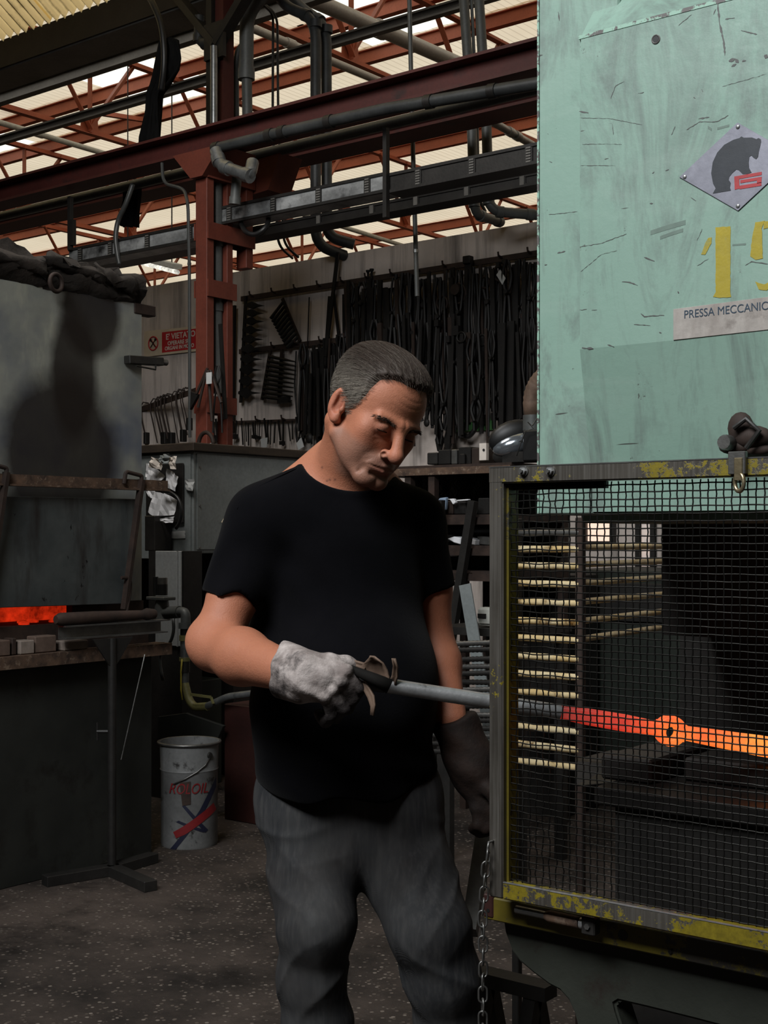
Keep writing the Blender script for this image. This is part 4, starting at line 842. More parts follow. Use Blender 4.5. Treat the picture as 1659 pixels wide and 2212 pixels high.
o = bpy.data.objects.new('shank', me); COL.objects.link(o); o.parent = work
ga, gb = RB.inverted() @ PY(752, 1468, 1.66), Vector((x0 + 0.012, 0, 0))
rod_a = RB @ ga; rod_b = RB @ gb
rod = thing('steel_bar', rod_a, 'bright round steel bar held in the white glove and passing behind the guard', 'bar')
hp = rod_a.lerp(rod_b, 0.17)
m = MB(); m.tube([hp, rod_b], 0.0122, 18); m.build('shaft', M['bright_steel'], rod, smooth=SM)
m = MB(); m.tube([rod_a - (hp - rod_a) * 0.25, rod_a, hp + (hp - rod_a) * 0.02], 0.0125, 18); m.build('grip', M['rubber'], rod, smooth=SM)
m = MB(); q = PY(1652, 1675, 2.2); m.tube([q + V((-0.01, 0, -0.012)), q, q + V((0.05, 0.01, 0.004))], [0.012, 0.017, 0.013], 12)
tag(m.build('hot_forging', M['hot2'], smooth=4), 'small glowing lump on the die at the right edge, below the bar', 'forging')
# ---------------------------------------------------------------- furnace at the left
FX = -4.32
fy1 = PX(307, 700, FX).y; fy0 = 0.9
fz1 = PX(305, 657, FX).z; fzl = PX(100, 1308, FX).z
fur = thing('forge_furnace', (FX, fy1, 0), 'heat stained grey steel forge furnace with charred roof at the left', 'furnace')
zo0 = PX(80, 1349, FX).z; yo1 = PX(157, 1325, FX).y
m = MB(); m.box2((FX - 1.3, fy0, fzl), (FX, fy1, fz1)); fp = m.build('front_plate', M['furnace'], fur, bevel=0.003)
for (d, sc), (px, py) in zip(M['heat_core'], ((135, 985), (195, 680), (160, 810))):
    p = PX(px, py, FX) - Vector(fur.location); d.inputs[1].default_value = (p.x * sc[0], p.y * sc[1], p.z * sc[2])
fX2 = FX + 0.03; fy2 = PX(328, 1835, fX2).y; zled = PX(200, 1425, fX2).z
m = MB(); m.box2((FX - 1.3, fy0, 0), (fX2, fy2, zled)); m.build('lower_body', M['lower'], fur, bevel=0.003)
# hearth: floor, glowing lining bricks, dark cheek right of the opening
m = MB(); m.box2((FX - 1.3, fy0, zled), (FX + 0.02, fy2 - 0.01, zo0)); m.build('hearth_slab', M['rust_dark'], fur)
m = MB(); m.box2((FX - 0.04, yo1, zo0), (FX - 0.002, fy1 + 0.01, fzl)); m.box2((FX - 0.9, fy1 - 0.03, zo0), (FX - 0.04, fy1 + 0.01, fzl)); m.build('cheek', M['rust_dark'], fur)
m = MB(); m.box2((FX - 0.95, fy0, zo0), (FX - 0.9, fy1, fzl)); m.build('hearth_back', M['rust_dark'], fur)
yy = yo1 + 0.16
for i, w in enumerate((0.20, 0.22, 0.10, 0.2, 0.2, 0.2, 0.2, 0.2, 0.2)):
    m = MB(); m.box2((FX - 0.26 - 0.02 * (i % 2), yy - w + 0.014, zo0), (FX - 0.20 - 0.02 * (i % 2), yy, fzl + 0.02)); m.build('lining_brick', M['ember'], fur, bevel=0.006); yy -= w
for i in range(16):
    y = yo1 - 0.05 - i * 0.055; m = MB(); m.ball((FX - 0.03 - 0.2 * rng.rand(), y, zo0 + 0.004), 0.012 + 0.010 * rng.rand(), (1.5, 1.3, 0.6), 7, 5); m.build('ember', M['ember'], fur, smooth=4)
# charred roof slab of overlapping blanket lumps
r0 = PX(0, 528, FX).z; r1 = PX(298, 588, FX).z
vs = []; fs = []; ny, nz_ = 60, 9
zr = (r0 + r1) / 2
for i in range(ny + 1):
    y = fy0 + (fy1 - 0.0 - fy0) * i / ny
    for j in range(nz_ + 1):
        t = j / nz_; n_ = math.sin(i * 0.9 + j) * 0.012 + rng.normal(0, 0.012)
        if j <= 6: vs.append((FX - 0.005 + 0.030 * math.sin(t * 4.2) + n_ * 0.6, y + rng.normal(0, 0.006), fz1 - 0.01 + (zr - fz1) * (j / 6.0) + (n_ * 0.8 if j == 6 else 0) + (0.035 if j == 6 and (i // 7) % 3 == 0 else 0)))
        else: vs.append((FX - 0.25 * (j - 6), y, zr + n_ + 0.03 * math.sin(i * 0.5)))
for i in range(ny):
    for j in range(nz_): fs.append((i * (nz_ + 1) + j, i * (nz_ + 1) + j + 1, (i + 1) * (nz_ + 1) + j + 1, (i + 1) * (nz_ + 1) + j))
m = MB(); m.add(vs, fs); m.build('charred_roof', M['insul'], fur, smooth=0.9)
m = MB(); m.box2((FX - 1.2, fy0, fz1 - 0.02), (FX - 0.02, fy1 - 0.015, zr - 0.02)); m.build('roof_core', M['insul'], fur)
for i, (px, py, w, h) in enumerate(((20, 556, 0.34, 0.04), (165, 578, 0.30, 0.035), (250, 604, 0.22, 0.04))):
    p = PX(px, py, FX + 0.03); vs = []; fs = []
    for a in range(9):
        for b in range(5):
            vs.append((FX + 0.028 + 0.014 * math.sin(b / 4 * math.pi) + rng.normal(0, 0.003), p.y + (a / 8 - 0.5) * w + rng.normal(0, 0.006), p.z + (b / 4 - 0.5) * h * (1.5 + 0.3 * math.sin(a)) - 0.03 * (a / 8 - 0.5) + rng.normal(0, 0.006)))
    for a in range(8):
        for b in range(4): fs.append((a * 5 + b, a * 5 + b + 1, a * 5 + b + 6, a * 5 + b + 5))
    m = MB(); m.add(vs, fs); o = m.build('blanket_flap', M['insul'], fur, smooth=1.0); md = o.modifiers.new('t', 'SOLIDIFY'); md.thickness = 0.012
p = PX(121, 611, FX + 0.05); m = MB(); m.ring(p, (1, 0.15, 0), 0.034, 0.009, 20, 8); m.build('lifting_ring', M['rust_dark'], fur, smooth=4)
p = PX(305, 668, FX); m = MB(); m.box((FX - 0.02, p.y + 0.02, p.z), (0.05, 0.12, 0.045)); m.build('roof_lug', M['rust_dark'], fur, bevel=0.003)
p = PX(265, 778, FX); q = PX(338, 783, FX); m = MB(); m.bar((FX + 0.025, p.y, p.z), (FX + 0.03, q.y, q.z), 0.04, 0.035); lt = m.build('door_latch', M['black_steel'], fur, bevel=0.003)
m = MB(); m.tube([(FX + 0.05, p.y + 0.03, p.z - 0.025), (FX + 0.05, q.y - 0.05, p.z - 0.03), (FX + 0.05, q.y - 0.05, p.z - 0.01)], 0.004, 6); m.build('latch_loop', M['black_steel'], lt)
m = MB(); m.tube([(FX + 0.03, q.y - 0.01, q.z), (FX + 0.03, q.y + 0.03, q.z)], 0.014, 10); m.build('latch_pin', M['dull_steel'], lt, smooth=SM)
# rusty hanger rail, hooks and tilted door
hx = FX + 0.09
a, b = PX(-60, 1031, hx), PX(360, 1052, hx); z = (a.z + b.z) / 2
m = MB(); m.angle((hx, fy0 + 0.3, z), (hx, b.y, z), 0.045, 0.007, up=UP); m.box2((hx, fy0 + 0.3, z - 0.022), (hx + 0.008, b.y, z + 0.022)); m.build('hanger_rail', M['rust_bar'], fur)
door = MB(); dx = FX + 0.05
q4 = [(12, 1072), (298, 1078), (264, 1304), (-45, 1314)]
door.prism([PX(x, y, dx) for x, y in q4], (0.012, 0, 0)); dr = door.build('door', M['door'], fur, bevel=0.002)
for top, bot in (((306, 1036), (268, 1316)), ((14, 1020), (-30, 1318))):
    p, q = PX(*top, hx + 0.02), PX(*bot, hx - 0.01)
    m = MB(); m.bar(p, q, 0.016, 0.028, up=(1, 0, 0)); m.build('door_bar', M['rust_dark'], dr)
    m = MB(); e = p + V((0.0, 0, 0.0)); m.tube(rounded([e, e + V((0, 0.0, 0.016)), e + V((0, -0.085, 0.03)), e + V((0, -0.095, -0.02))], 0.012, 4), 0.0085, 8); m.build('door_hook', M['rust_dark'], dr, smooth=SM)
hpnts = [PX(*q, hx) for q in ((262, 1248), (276, 1248), (282, 1256), (282, 1275), (272, 1328))]
m = MB(); m.tube(rounded(hpnts, 0.015, 4), 0.007, 8); m.build('door_handle', M['rust_dark'], dr, smooth=SM)
# ledge with its bricks
lx = FX + 0.10
a, b = PX(-60, 1446, lx), PX(369, 1398, lx); z = PX(200, 1416, lx).z
m = MB(); m.angle((lx - 0.02, fy0 + 0.3, z), (lx - 0.02, b.y, z), 0.05, 0.007); m.box2((lx, fy0 + 0.3, z - 0.024), (lx + 0.008, b.y, z + 0.024)); m.box2((fX2 - 0.02, fy0 + 0.3, z + 0.016), (lx, b.y, z + 0.024)); m.build('ledge_rail', M['rust_bar'], fur)
for i, (x0_, x1_, mt, dz) in enumerate(((-60, 21, 'brick', 0), (24, 37, 'rust_dark', 0.004), (39, 73, 'brick_pale', -0.006), (74, 123, 'brick', 0.004), (134, 188, 'brick_pale', -0.018))):
    ya, yb_ = PX(x0_, 1400, lx - 0.03).y, PX(x1_, 1400, lx - 0.03).y
    m = MB(); m.box2((lx - 0.10, ya + 0.003, z + 0.025), (lx - 0.02 - 0.008 * (i % 2), yb_ - 0.003, z + 0.085 + dz * 1.2)); m.build('brick', M[mt], fur, bevel=0.004)
# T stand in front of the furnace
sp = PZ(242, 1889, 0)
st = thing('roller_stand', sp, 'black steel T shaped work stand on three flat feet before the furnace', 'stand')
ca, cb = PZ(243, 1362, 0), 0
ztop = CAMZ - (1362 - HY) / FPX * dep(sp)
sd_ = Vector((0.0, 1, 0)); 
l0 = P(134, 1368, dep(sp) - 0.12); l1 = P(354, 1352, dep(sp) + 0.28); l0.z = l1.z = ztop
m = MB(); m.tube([(sp.x, sp.y, 0.03), (sp.x, sp.y, ztop - 0.03)], 0.017, 12); m.build('pole', M['black_steel'], st, smooth=SM)
m = MB(); m.channel(l0, l1, 0.05, 0.055, 0.006, up=UP); m.build('top_channel', M['dull_steel'], st)
for s in (-1, 1):
    dch = (l1 - l0).normalized()
    m = MB(); m.prism([Vector((sp.x, sp.y, ztop - 0.16)), Vector((sp.x, sp.y, ztop - 0.03)), Vector((sp.x, sp.y, ztop - 0.03)) + dch * 0.10 * s], dch.cross(UP) * 0.008); m.build('gusset', M['black_steel'], st)
for fx, fy in ((96, 1914), (326, 1926), (332, 1862)):
    e = PZ(fx, fy, 0.0); m = MB(); m.bar(Vector((sp.x, sp.y, 0.02)), Vector((e.x, e.y, 0.02)), 0.055, 0.04); m.build('foot', M['black_steel'], st, bevel=0.002)
kz = CAMZ - (1580 - HY) / FPX * dep(sp)
m = MB(); k0 = Vector((sp.x, sp.y, kz)); m.tube([k0, k0 - RT * 0.06], 0.007, 8); m.tube([k0 - RT * 0.058 + V((0, 0, 0.035)), k0 - RT * 0.058 - V((0, 0, 0.035))], 0.005, 8); m.build('clamp_screw', M['black_steel'], st, smooth=SM)
dch = (l1 - l0).normalized(); e0 = l0 + V((0, 0, 0.052)); L_ = (l1 - l0).length
m = MB(); m.tube([e0 - dch * 0.03, e0 - dch * 0.01, e0 + dch * L_ * 0.3, e0 + dch * L_ * 0.78, e0 + dch * L_ * 0.82, e0 + dch * L_ * 0.90], [0.016, 0.026, 0.025, 0.018, 0.026, 0.020], 12)
tag(m.build('forging_blank', M['rust_dark'], smooth=SM), 'dark tapered round forging blank lying on the stand before the furnace mouth', 'forging')
a, b = PX(312, 1418, fX2 + 0.09), PX(262, 1640, fX2 + 0.09)
m = MB(); m.tube([a + (a - b) * 0.02, a, b, b + (b - a) * 0.0], 0.0028, 6); m.tube([b, b + (b - a).normalized() * 0.002], 0.003, 6)
tag(m.build('thin_rod', M['dull_steel'], smooth=SM), 'thin bright rod hanging slanted against the lower furnace plate', 'rod')
# ---------------------------------------------------------------- grey hood cabinet with bench top, beyond the furnace
kc = P(418, 975, 7.0); kz1 = kc.z; kz0 = CAMZ - (1196 - HY) / FPX * 7.0
cab = thing('hood_cabinet', (kc.x, kc.y, kz0), 'large grey steel hood cabinet with an oily timber top behind the man', 'cabinet')
ky = kc.y + 1.25
m = MB(); m.box2((kc.x - 1.6, kc.y, kz0), (kc.x, ky, kz1)); m.build('body', M['cabinet'], cab, bevel=0.004)
m = MB(); m.box2((kc.x + 0.001, kc.y + 0.02, kz0 + 0.02), (kc.x + 0.006, kc.y + 1.2, kz1 - 0.01)); m.build('side_panel', M['cabinet'], cab, bevel=0.002)
m = MB(); m.box2((kc.x - 1.4, kc.y - 0.008, kz0 - 0.03), (kc.x - 0.015, kc.y - 0.001, kz1 - 0.01)); m.build('front_panel', M['cabinet'], cab, bevel=0.002)
for z_ in (kz0 + 0.03, kz0 + 0.25, kz1 - 0.08):
    m = MB(); m.lathe([(0, 0), (0.007, 0), (0.006, 0.004)], (kc.x + 0.006, kc.y + 0.04, z_), (1, 0, 0), 8); m.build('screw', M['dull_steel'], cab)
m = MB(); m.box2((kc.x - 1.7, kc.y - 0.03, kz1), (kc.x + 0.03, ky, kz1 + 0.045)); m.build('bench_top', M['bench_wood'], cab, bevel=0.004)
m = MB(); m.box2((kc.x - 1.6, kc.y + 0.5, 0), (kc.x - 0.2, ky - 0.1, kz0)); m.build('pedestal', M['black_steel'], cab)
# papers, rag, labels on its front
def fold(name, pts, Y, mt, lab, cat, grp=None, seed=0, amp=0.012):
    r = random.Random(seed); c = [PY(x, y, Y) for x, y in pts]
    # subdivided quad with creases
    vs = []; fs = []; n = 4
    for i in range(n + 1):
        for j in range(n + 1):
            u, v = i / n, j / n
            p = (c[0] * (1 - u) + c[1] * u) * (1 - v) + (c[3] * (1 - u) + c[2] * u) * v
            p = p + V((r.uniform(-1, 1) * 0.002, -abs(math.sin(u * 3.1 + seed)) * amp - r.uniform(0, amp * 0.6), r.uniform(-1, 1) * 0.002)); vs.append(p)
    for i in range(n):
        for j in range(n): fs.append((i * (n + 1) + j, (i + 1) * (n + 1) + j, (i + 1) * (n + 1) + j + 1, i * (n + 1) + j + 1))
    m = MB(); m.add(vs, fs); o = m.build(name, mt); md = o.modifiers.new('t', 'SOLIDIFY'); md.thickness = 0.0012; md.offset = 0
    return tag(o, lab, cat, grp)
cy = kc.y - 0.03
sheets = [([(318, 1003), (333, 1000), (330, 1030), (316, 1032)], 'small upright paper strip at the left edge of the paper bundle'),
    ([(336, 1008), (362, 1030), (345, 1046), (318, 1040)], 'creased white sheet at the upper left of the paper bundle'),
    ([(366, 1012), (390, 1030), (384, 1062), (362, 1052)], 'rolled white sheet curling open at the upper right of the bundle'),
    ([(316, 1048), (340, 1048), (334, 1078), (322, 1070)], 'white paper corner poking out below the rusty rail end'),
    ([(338, 1062), (362, 1068), (345, 1122), (324, 1106)], 'large creased white sheet at the lower left of the bundle'),
    ([(360, 1066), (388, 1080), (382, 1112), (348, 1114)], 'large white sheet at the lower right of the bundle'),
    ([(346, 1122), (378, 1116), (376, 1130), (352, 1128)], 'crumpled paper scrap under the bundle')]
for i, (q, lb) in enumerate(sheets): fold('paper_sheet', q, cy - 0.012 * i, M['white_paper'], lb, 'paper', 'papers hung on the grey cabinet', i, 0.014)
for i, q in enumerate(([(338, 988), (362, 996), (360, 1016), (332, 1010)], [(372, 988), (391, 986), (390, 1014), (376, 1014)])):
    fold('rag', q, cy - 0.03, M['sign_text'], ['off-white rag bunched above the papers, left piece', 'off-white rag bunched above the papers, right piece'][i], 'rag', None, 20 + i, 0.03)
fold('rag', [(350, 984), (374, 980), (372, 1000), (350, 1000)], cy - 0.04, M['cabinet'], 'grey dirty rag between the two off-white rags', 'rag', None, 31, 0.03)
m = MB(); m.box2((PY(312, 1040, cy).x, cy + 0.008, PY(330, 1130, cy).z), (PY(393, 1060, cy).x, cy + 0.018, PY(390, 1000, cy).z)); tag(m.build('clip_board', M['black_steel'], bevel=0.003), 'black clip board behind the white papers', 'board')
fold('label', [(354, 1148), (400, 1147), (400, 1162), (354, 1163)], kc.y - 0.010, M['tag_white'], 'pale label stuck on the cabinet below the papers', 'label', None, 40, 0.001)
fold('tape', [(400, 1037), (422, 1035), (418, 1060), (404, 1058)], kc.y - 0.012, M['tag_white'], 'crumpled transparent tape right of the papers', 'tape', None, 41, 0.012)
q = [PX(x, y, kc.x + 0.012) for x, y in ((478, 1128), (494, 1101), (499, 1108), (483, 1135))]
m = MB(); m.prism(q, (0.004, 0, 0)); tag(m.build('label', M['sign_cream']), 'tilted yellowed label on the cabinet side near the shoulder', 'label')
m = MB(); m.tube(rounded([PY(*q, cy - 0.1) for q in ((352, 1062), (366, 1062), (386, 1075), (394, 1105), (388, 1130), (380, 1142))], 0.06, 5), 0.009, 8); tag(m.build('hose', M['rubber'], smooth=4), 'black hose arching in front of the papers', 'hose')
# boxes, valves and gas pipes between furnace and cabinet
def pbox(name, x0, y0, x1, y1, Y, dpt, mt, lab, cat, down=False, bev=0.004):
    a, b = PY(x0, y0, Y), PY(x1, y1, Y); m = MB(); m.box2((a.x, Y, 0.0 if down else b.z), (b.x, Y + dpt, a.z)); return tag(m.build(name, mt, bevel=bev), lab, cat)
by = PY(360, 1300, kc.y - 0.2).y
pbox('switch_box', 312, 1114, 334, 1190, kc.y - 0.15, 0.12, M['black_steel'], 'narrow black switch box beside the furnace edge', 'box')
pale = thing('control_box', PY(362, 1397, by), 'pale grey upright control box with a hinged door beside the furnace', 'box')
a, b = PY(318, 1190, by), PY(390, 1397, by); m = MB(); m.box2((a.x, by + 0.01, 0), (b.x, by + 0.15, a.z)); m.build('body', M['black_steel'], pale)
a, b = PY(335, 1190, by), PY(390, 1397, by); m = MB(); m.box2((a.x, by, b.z), (b.x, by + 0.02, a.z)); dd = m.build('door', M['cabinet_pale'], pale, bevel=0.003)
m = MB(); q = PY(383, 1200, by - 0.004); m.box2((q.x - 0.004, by - 0.006, b.z), (q.x + 0.004, by, a.z)); m.build('hinge_strip', M['cabinet_pale'], dd)
vy = by - 0.2
va = thing('gas_valve', PY(350, 1345, vy), 'black solenoid gas valve on a flange in front of the pale box', 'valve')
def vt(name, pts, r, mt, n=12):
    m = MB(); m.tube([PY(*q, vy) for q in pts], r, n); m.build(name, mt, va, smooth=SM)
vt('coil', [(351, 1286), (351, 1262)], 0.026, M['rubber']); vt('coil_cap', [(351, 1262), (351, 1248)], 0.025, M['dull_steel']); vt('connector', [(336, 1286), (336, 1246)], 0.014, M['rubber'])
m = MB(); a = PY(328, 1288, vy); b = PY(367, 1297, vy); m.box2((a.x, vy - 0.04, b.z), (b.x, vy + 0.04, a.z)); m.build('flange', M['grey_pipe'], va, bevel=0.003)
vt('valve_body', [(350, 1297), (350, 1340)], [0.032, 0.044], M['grey_pipe']); vt('outlet_hub', [(340, 1325), (388, 1322)], 0.030, M['grey_pipe'])
m = MB(); m.lathe([(0, 0), (0.008, 0), (0.008, 0.006), (0.004, 0.008)], PY(333, 1326, vy - 0.05), (0, -1, 0), 10); m.build('test_nipple', M['bright_steel'], va, smooth=SM)
gp = thing('gas_pipe', PY(398, 1480, vy), 'grey gas pipe with elbow and unions dropping beside the pale box', 'pipe')
def gpart(name, pts, r, mt, rad=0.04, n=12):
    m = MB(); m.tube(rounded([PY(*q, vy) for q in pts], rad, 6), r, n); m.build(name, mt, gp, smooth=SM)
gpart('elbow', [(386, 1322), (401, 1322), (401, 1350)], 0.024, M['grey_pipe'], 0.03)
for i, (y0, y1, r, mt) in enumerate(((1345, 1358, 0.030, 'grey_pipe'), (1358, 1372, 0.022, 'black_steel'), (1372, 1384, 0.027, 'olive'), (1384, 1420, 0.022, 'galv'), (1420, 1428, 0.027, 'olive'), (1428, 1452, 0.026, 'black_steel'), (1452, 1474, 0.021, 'grey_pipe'))):
    gpart('union' if r > 0.025 else 'nipple', [(399, y0), (399, y1)], r, M[mt])
gpart('olive_elbow', [(399, 1474), (408, 1512), (420, 1528), (448, 1526)], 0.020, M['olive'], 0.06)
gpart('braided_hose', [(446, 1526), (470, 1515), (492, 1505), (556, 1497)], 0.017, M['galv'], 0.06)
m = MB(); a, b = PY(412, 1500, vy - 0.03), PY(456, 1506, vy - 0.03); m.bar(a, b, 0.012, 0.006, up=(0, 1, 0)); m.bar(b, b + V((0.015, 0, -0.03)), 0.012, 0.006); m.build('lever', M['olive'], gp)
m = MB(); m.tube(rounded([PY(*q, vy - 0.03) for q in ((374, 1336), (376, 1360), (370, 1385), (344, 1415), (346, 1440), (352, 1470))], 0.05, 5), 0.008, 8); tag(m.build('hose', M['cable_grey'], smooth=4), 'grey thin hose looping below the gas valve', 'hose')
m = MB(); m.tube([PY(*q, vy - 0.05) for q in ((393, 1424), (391, 1450), (391, 1490), (394, 1512))], 0.004, 6); tag(m.build('ground_wire', M['digit_yellow'], smooth=4), 'thin yellow green earth wire along the gas pipe', 'wire')
# dark machine behind the bucket, slanted sheet, maroon panel
pbox('green_machine', 338, 1470, 392, 1800, kc.y + 0.02, 0.3, M['dark_green'], 'dark green machine base behind the oil pail', 'machine', True)
a = [PY(x, y, vy - 0.02) for x, y in ((342, 1548), (400, 1540), (482, 1568), (470, 1595), (340, 1598))]
m = MB(); m.prism(a, (0, 0.02, 0)); 
tag(m.build('guard_sheet', M['lower'], bevel=0.002), 'dark slanted sheet metal piece above the oil pail', 'sheet')
pbox('red_machine', 484, 1520, 600, 1800, kc.y - 0.35, 0.3, M['maroon'], 'dark red machine panel between the pail and the man', 'machine', True)
# oil pail
bp = PZ(409, 1822, 0); bd_ = dep(bp); br_ = 64 / FPX * bd_; bh = 222 / FPX * bd_
pail = thing('oil_pail', bp, 'dirty white oil pail with red lettering on the floor beside the furnace', 'pail')
m = MB(); prof = [(br_ * 0.93, 0), (br_ * 0.95, 0.01), (br_ * 0.955, bh * 0.72), (br_ * 0.985, bh * 0.735), (br_ * 0.965, bh * 0.75), (br_ * 0.99, bh * 0.97), (br_ * 1.04, bh * 0.985), (br_ * 1.04, bh), (br_ * 0.98, bh), (br_ * 0.94, bh * 0.9), (br_ * 0.9, 0.03), (0.001, 0.03)]
m.lathe(prof, bp, UP, 40); m.build('body', M['bucket'], pail, smooth=SM)
m = MB(); m.ring(bp + V((0, 0, bh * 0.992)), (0, 0, 1), br_ * 1.035, 0.006, 40, 8); m.build('rim', M['dull_steel'], pail, smooth=4)
# handle ears and bail
fwd = (C0 - bp); fwd.z = 0; fwd.normalize(); rgt = UP.cross(fwd) ; rgt = -rgt if rgt.dot(RT) < 0 else rgt
def cylp(px, py, lift=0.0015):
    a_ = math.asin(max(-0.99, min(0.99, (px - 409) / 64.0))); z_ = (1815 - py) / 222 * bh * 1.0
    return bp + (rgt * math.sin(a_) + fwd * math.cos(a_)) * (br_ * 0.958 + lift) + UP * z_
m = MB(); e = cylp(452, 1618, 0.004); m.lathe([(0, 0), (0.014, 0), (0.012, 0.007), (0.0, 0.008)], e, (e - bp - UP * (e.z - bp.z)), 14); m.build('handle_ear', M['black_steel'], pail, smooth=SM)
m = MB(); m.tube([cylp(x, y, 0.008) for x, y in ((451, 1622), (442, 1637), (425, 1650), (400, 1664), (376, 1676))], 0.003, 6); m.build('bail_wire', M['dull_steel'], pail, smooth=4)
def cpatch(name, poly, mt, lift=0.0012):
    # polygon split into columns so that it follows the round wall
    xs = sorted(set([q[0] for q in poly])); x0, x1 = xs[0], xs[-1]; n = max(2, int((x1 - x0) / 6)); cols = []
    def span(x):
        ys = []
        for i in range(len(poly)):
            (xa, ya), (xb, yb) = poly[i], poly[(i + 1) % len(poly)]
            if xa != xb and min(xa, xb) <= x <= max(xa, xb): ys.append(ya + (yb - ya) * (x - xa) / (xb - xa))
        return min(ys), max(ys)
    for k in range(n + 1):
        x = x0 + 0.01 + (x1 - x0 - 0.02) * k / n; a_, b_ = span(x); cols.append((cylp(x, a_, lift), cylp(x, b_, lift)))
    m = MB(); m.add([p for c in cols for p in c], [(2 * k, 2 * k + 2, 2 * k + 3, 2 * k + 1) for k in range(n)]); return m.build(name, mt, pail, smooth=4)
cpatch('red_stripe', [(374, 1778), (400, 1762), (467, 1718), (468, 1738), (400, 1782), (376, 1792)], M['print_red'], 0.0022)
cpatch('blue_stripe', [(393, 1722), (400, 1720), (450, 1776), (444, 1782)], M['print_blue'])
cpatch('blue_stripe', [(380, 1756), (384, 1752), (446, 1776), (442, 1781)], M['print_blue'], 0.0016)
cpatch('blue_stripe', [(366, 1816), (376, 1818), (440, 1740), (468, 1690), (468, 1668), (430, 1735)], M['print_blue'], 0.0008)
cpatch('rust_stain', [(388, 1672), (412, 1670), (412, 1718), (389, 1722)], M['rust_dark'], 0.0026)
tw = 96.0
def warp(x, y, z):
    return cylp(364 + x / 1.0 * 1.0 * 1000, 1696 - y * 1000, 0.003 + z)
text('lettering', 'ROLOIL', M['print_red'], pail, (0, 0, 0), (1, 0, 0), (0, 0, 1), 0.0310, 0.0003, 0.0, width=0.083, warp=lambda x, y, z: cylp(364 + (x + 0.22 * y) * 1000, 1696 - y * 1000, 0.003 + z))
# ---------------------------------------------------------------- warning sign on the wall
sy = WALLY - 0.012
sg = thing('warning_sign', PY(313, 770, sy), "red and cream warning sign reading E' VIETATO OPERARE SU ORGANI IN MOTO", 'sign')
ypoly([(312, 716), (470, 700), (470, 754), (312, 771)], sy, 0.004).build('plate', M['sign_cream'], sg)
ypoly([(350, 718), (466, 705), (466, 748), (350, 762)], sy - 0.0045, 0.001).build('red_field', M['red_sign'], sg)
c = PY(331, 742, sy - 0.006); m = MB(); m.ring(c, (0, 1, 0), 0.052, 0.0055, 28, 6); m.build('ban_ring', M['red_sign'], sg, smooth=4)
m = MB(); m.bar(c + V((-0.036, 0, 0.04)), c + V((0.036, 0, -0.04)), 0.003, 0.012, up=(1, 0, 1)); m.build('ban_bar', M['red_sign'], sg)
for s in (-1, 1):
    m = MB(); m.bar(c + V((-0.028 * s, -0.003, -0.03)), c + V((0.026 * s, -0.003, 0.028)), 0.002, 0.008, up=(1, 0, -1)); m.ball(c + V((0.026 * s, -0.003, 0.028)), 0.012, (1, 0.15, 1), 8, 6); m.build('tool_pictogram', M['sign_black'], sg)
for s, x, y, hh, w in (("E' VIETATO", 358, 734, 12.5, 64), ('OPERARE SU', 362, 746, 8.5, 49), ('ORGANI IN MOTO', 356, 757, 8.0, 64)):
    p = PY(x, y, sy - 0.006); q = PY(x + w, y, sy - 0.006); text('lettering', s, M['sign_text'], sg, p, (1, 0, 0), (0, 0, 1), hh / FPX * dep(p) * 1.40, 0.0003, 0.0012, width=(q - p).length * 0.98)
# ---------------------------------------------------------------- tool wall
TY = WALLY - 0.05
def wbar(name, pts, Y, w, t, mt):
    ps = [PY(x, y, Y) for x, y in pts]; m = MB(); m.bar(ps[0], ps[1], w, t, up=(0, 1, 0)); return m
rails = [((522, 646), (1175, 545), 'long rusty flat rail fixed across the top of the tool wall'), ((518, 760), (775, 730), 'rusty flat rail at mid height behind the toothed racks'),
         ((1080, 700), (1175, 688), 'short rusty rail at mid height beside the press edge'), ((425, 915), (700, 905), 'thin rod rail low on the tool wall above the cabinet'),
         ((930, 882), (1090, 868), 'short rusty rail low on the wall right of the head')]
for i, (a, b, lb) in enumerate(rails):
    t = thing('tool_rail', PY(*a, WALLY - 0.03), lb, 'rail'); w = 0.035 if i != 3 else 0.016
    A, B = PY(*a, WALLY - 0.03), PY(*b, WALLY - 0.03); m = MB(); m.bar(A, B, 0.02, w); m.build('flat_bar', M['rust_dark'], t)
    n = int((B - A).length / 0.21)
    for k in range(n):
        p = A.lerp(B, (k + 0.6) / n); m = MB(); m.tube([p, p + V((0, -0.05, 0.012)), p + V((0, -0.055, 0.035))], 0.007, 6); m.build('peg', M['rust_dark'], t)
a, b = PY(306, 884, TY + 0.05), PY(428, 842, TY - 0.25)
t = thing('hook_rail', a, 'slanting rusty flat rail with hooked rods left of the red column', 'rail'); m = MB(); m.bar(a, b, 0.012, 0.04); m.build('flat_bar', M['rust_dark'], t)
def on_rail(px): f = (px - 306) / 122.0; return a.lerp(b, f)
def hooked(px, yb, w, block, lb):
    p = on_rail(px); q = PY(px + 4, yb, p.y); r = w / FPX * dep(p) / 2
    t_ = thing('hooked_rod', q, lb, 'rod', 'hooked rods on the slanting rail')
    m = MB(); m.tube([p + V((0.03, 0.02, 0.0)), p + V((0.025, 0.015, 0.04)), p + V((0.0, -0.015, 0.045)), p + V((-0.015, -0.03, 0.01)), p + V((-0.012, -0.03, -0.06)), q], r, 6); m.build('rod', M['tool_rust'], t_, smooth=SM)
    if block: m = MB(); m.box(q + V((0, 0, 0.03)), (block * 0.0031, 0.05, 0.09)); m.build('head', M['tool_steel'], t_, bevel=0.004)
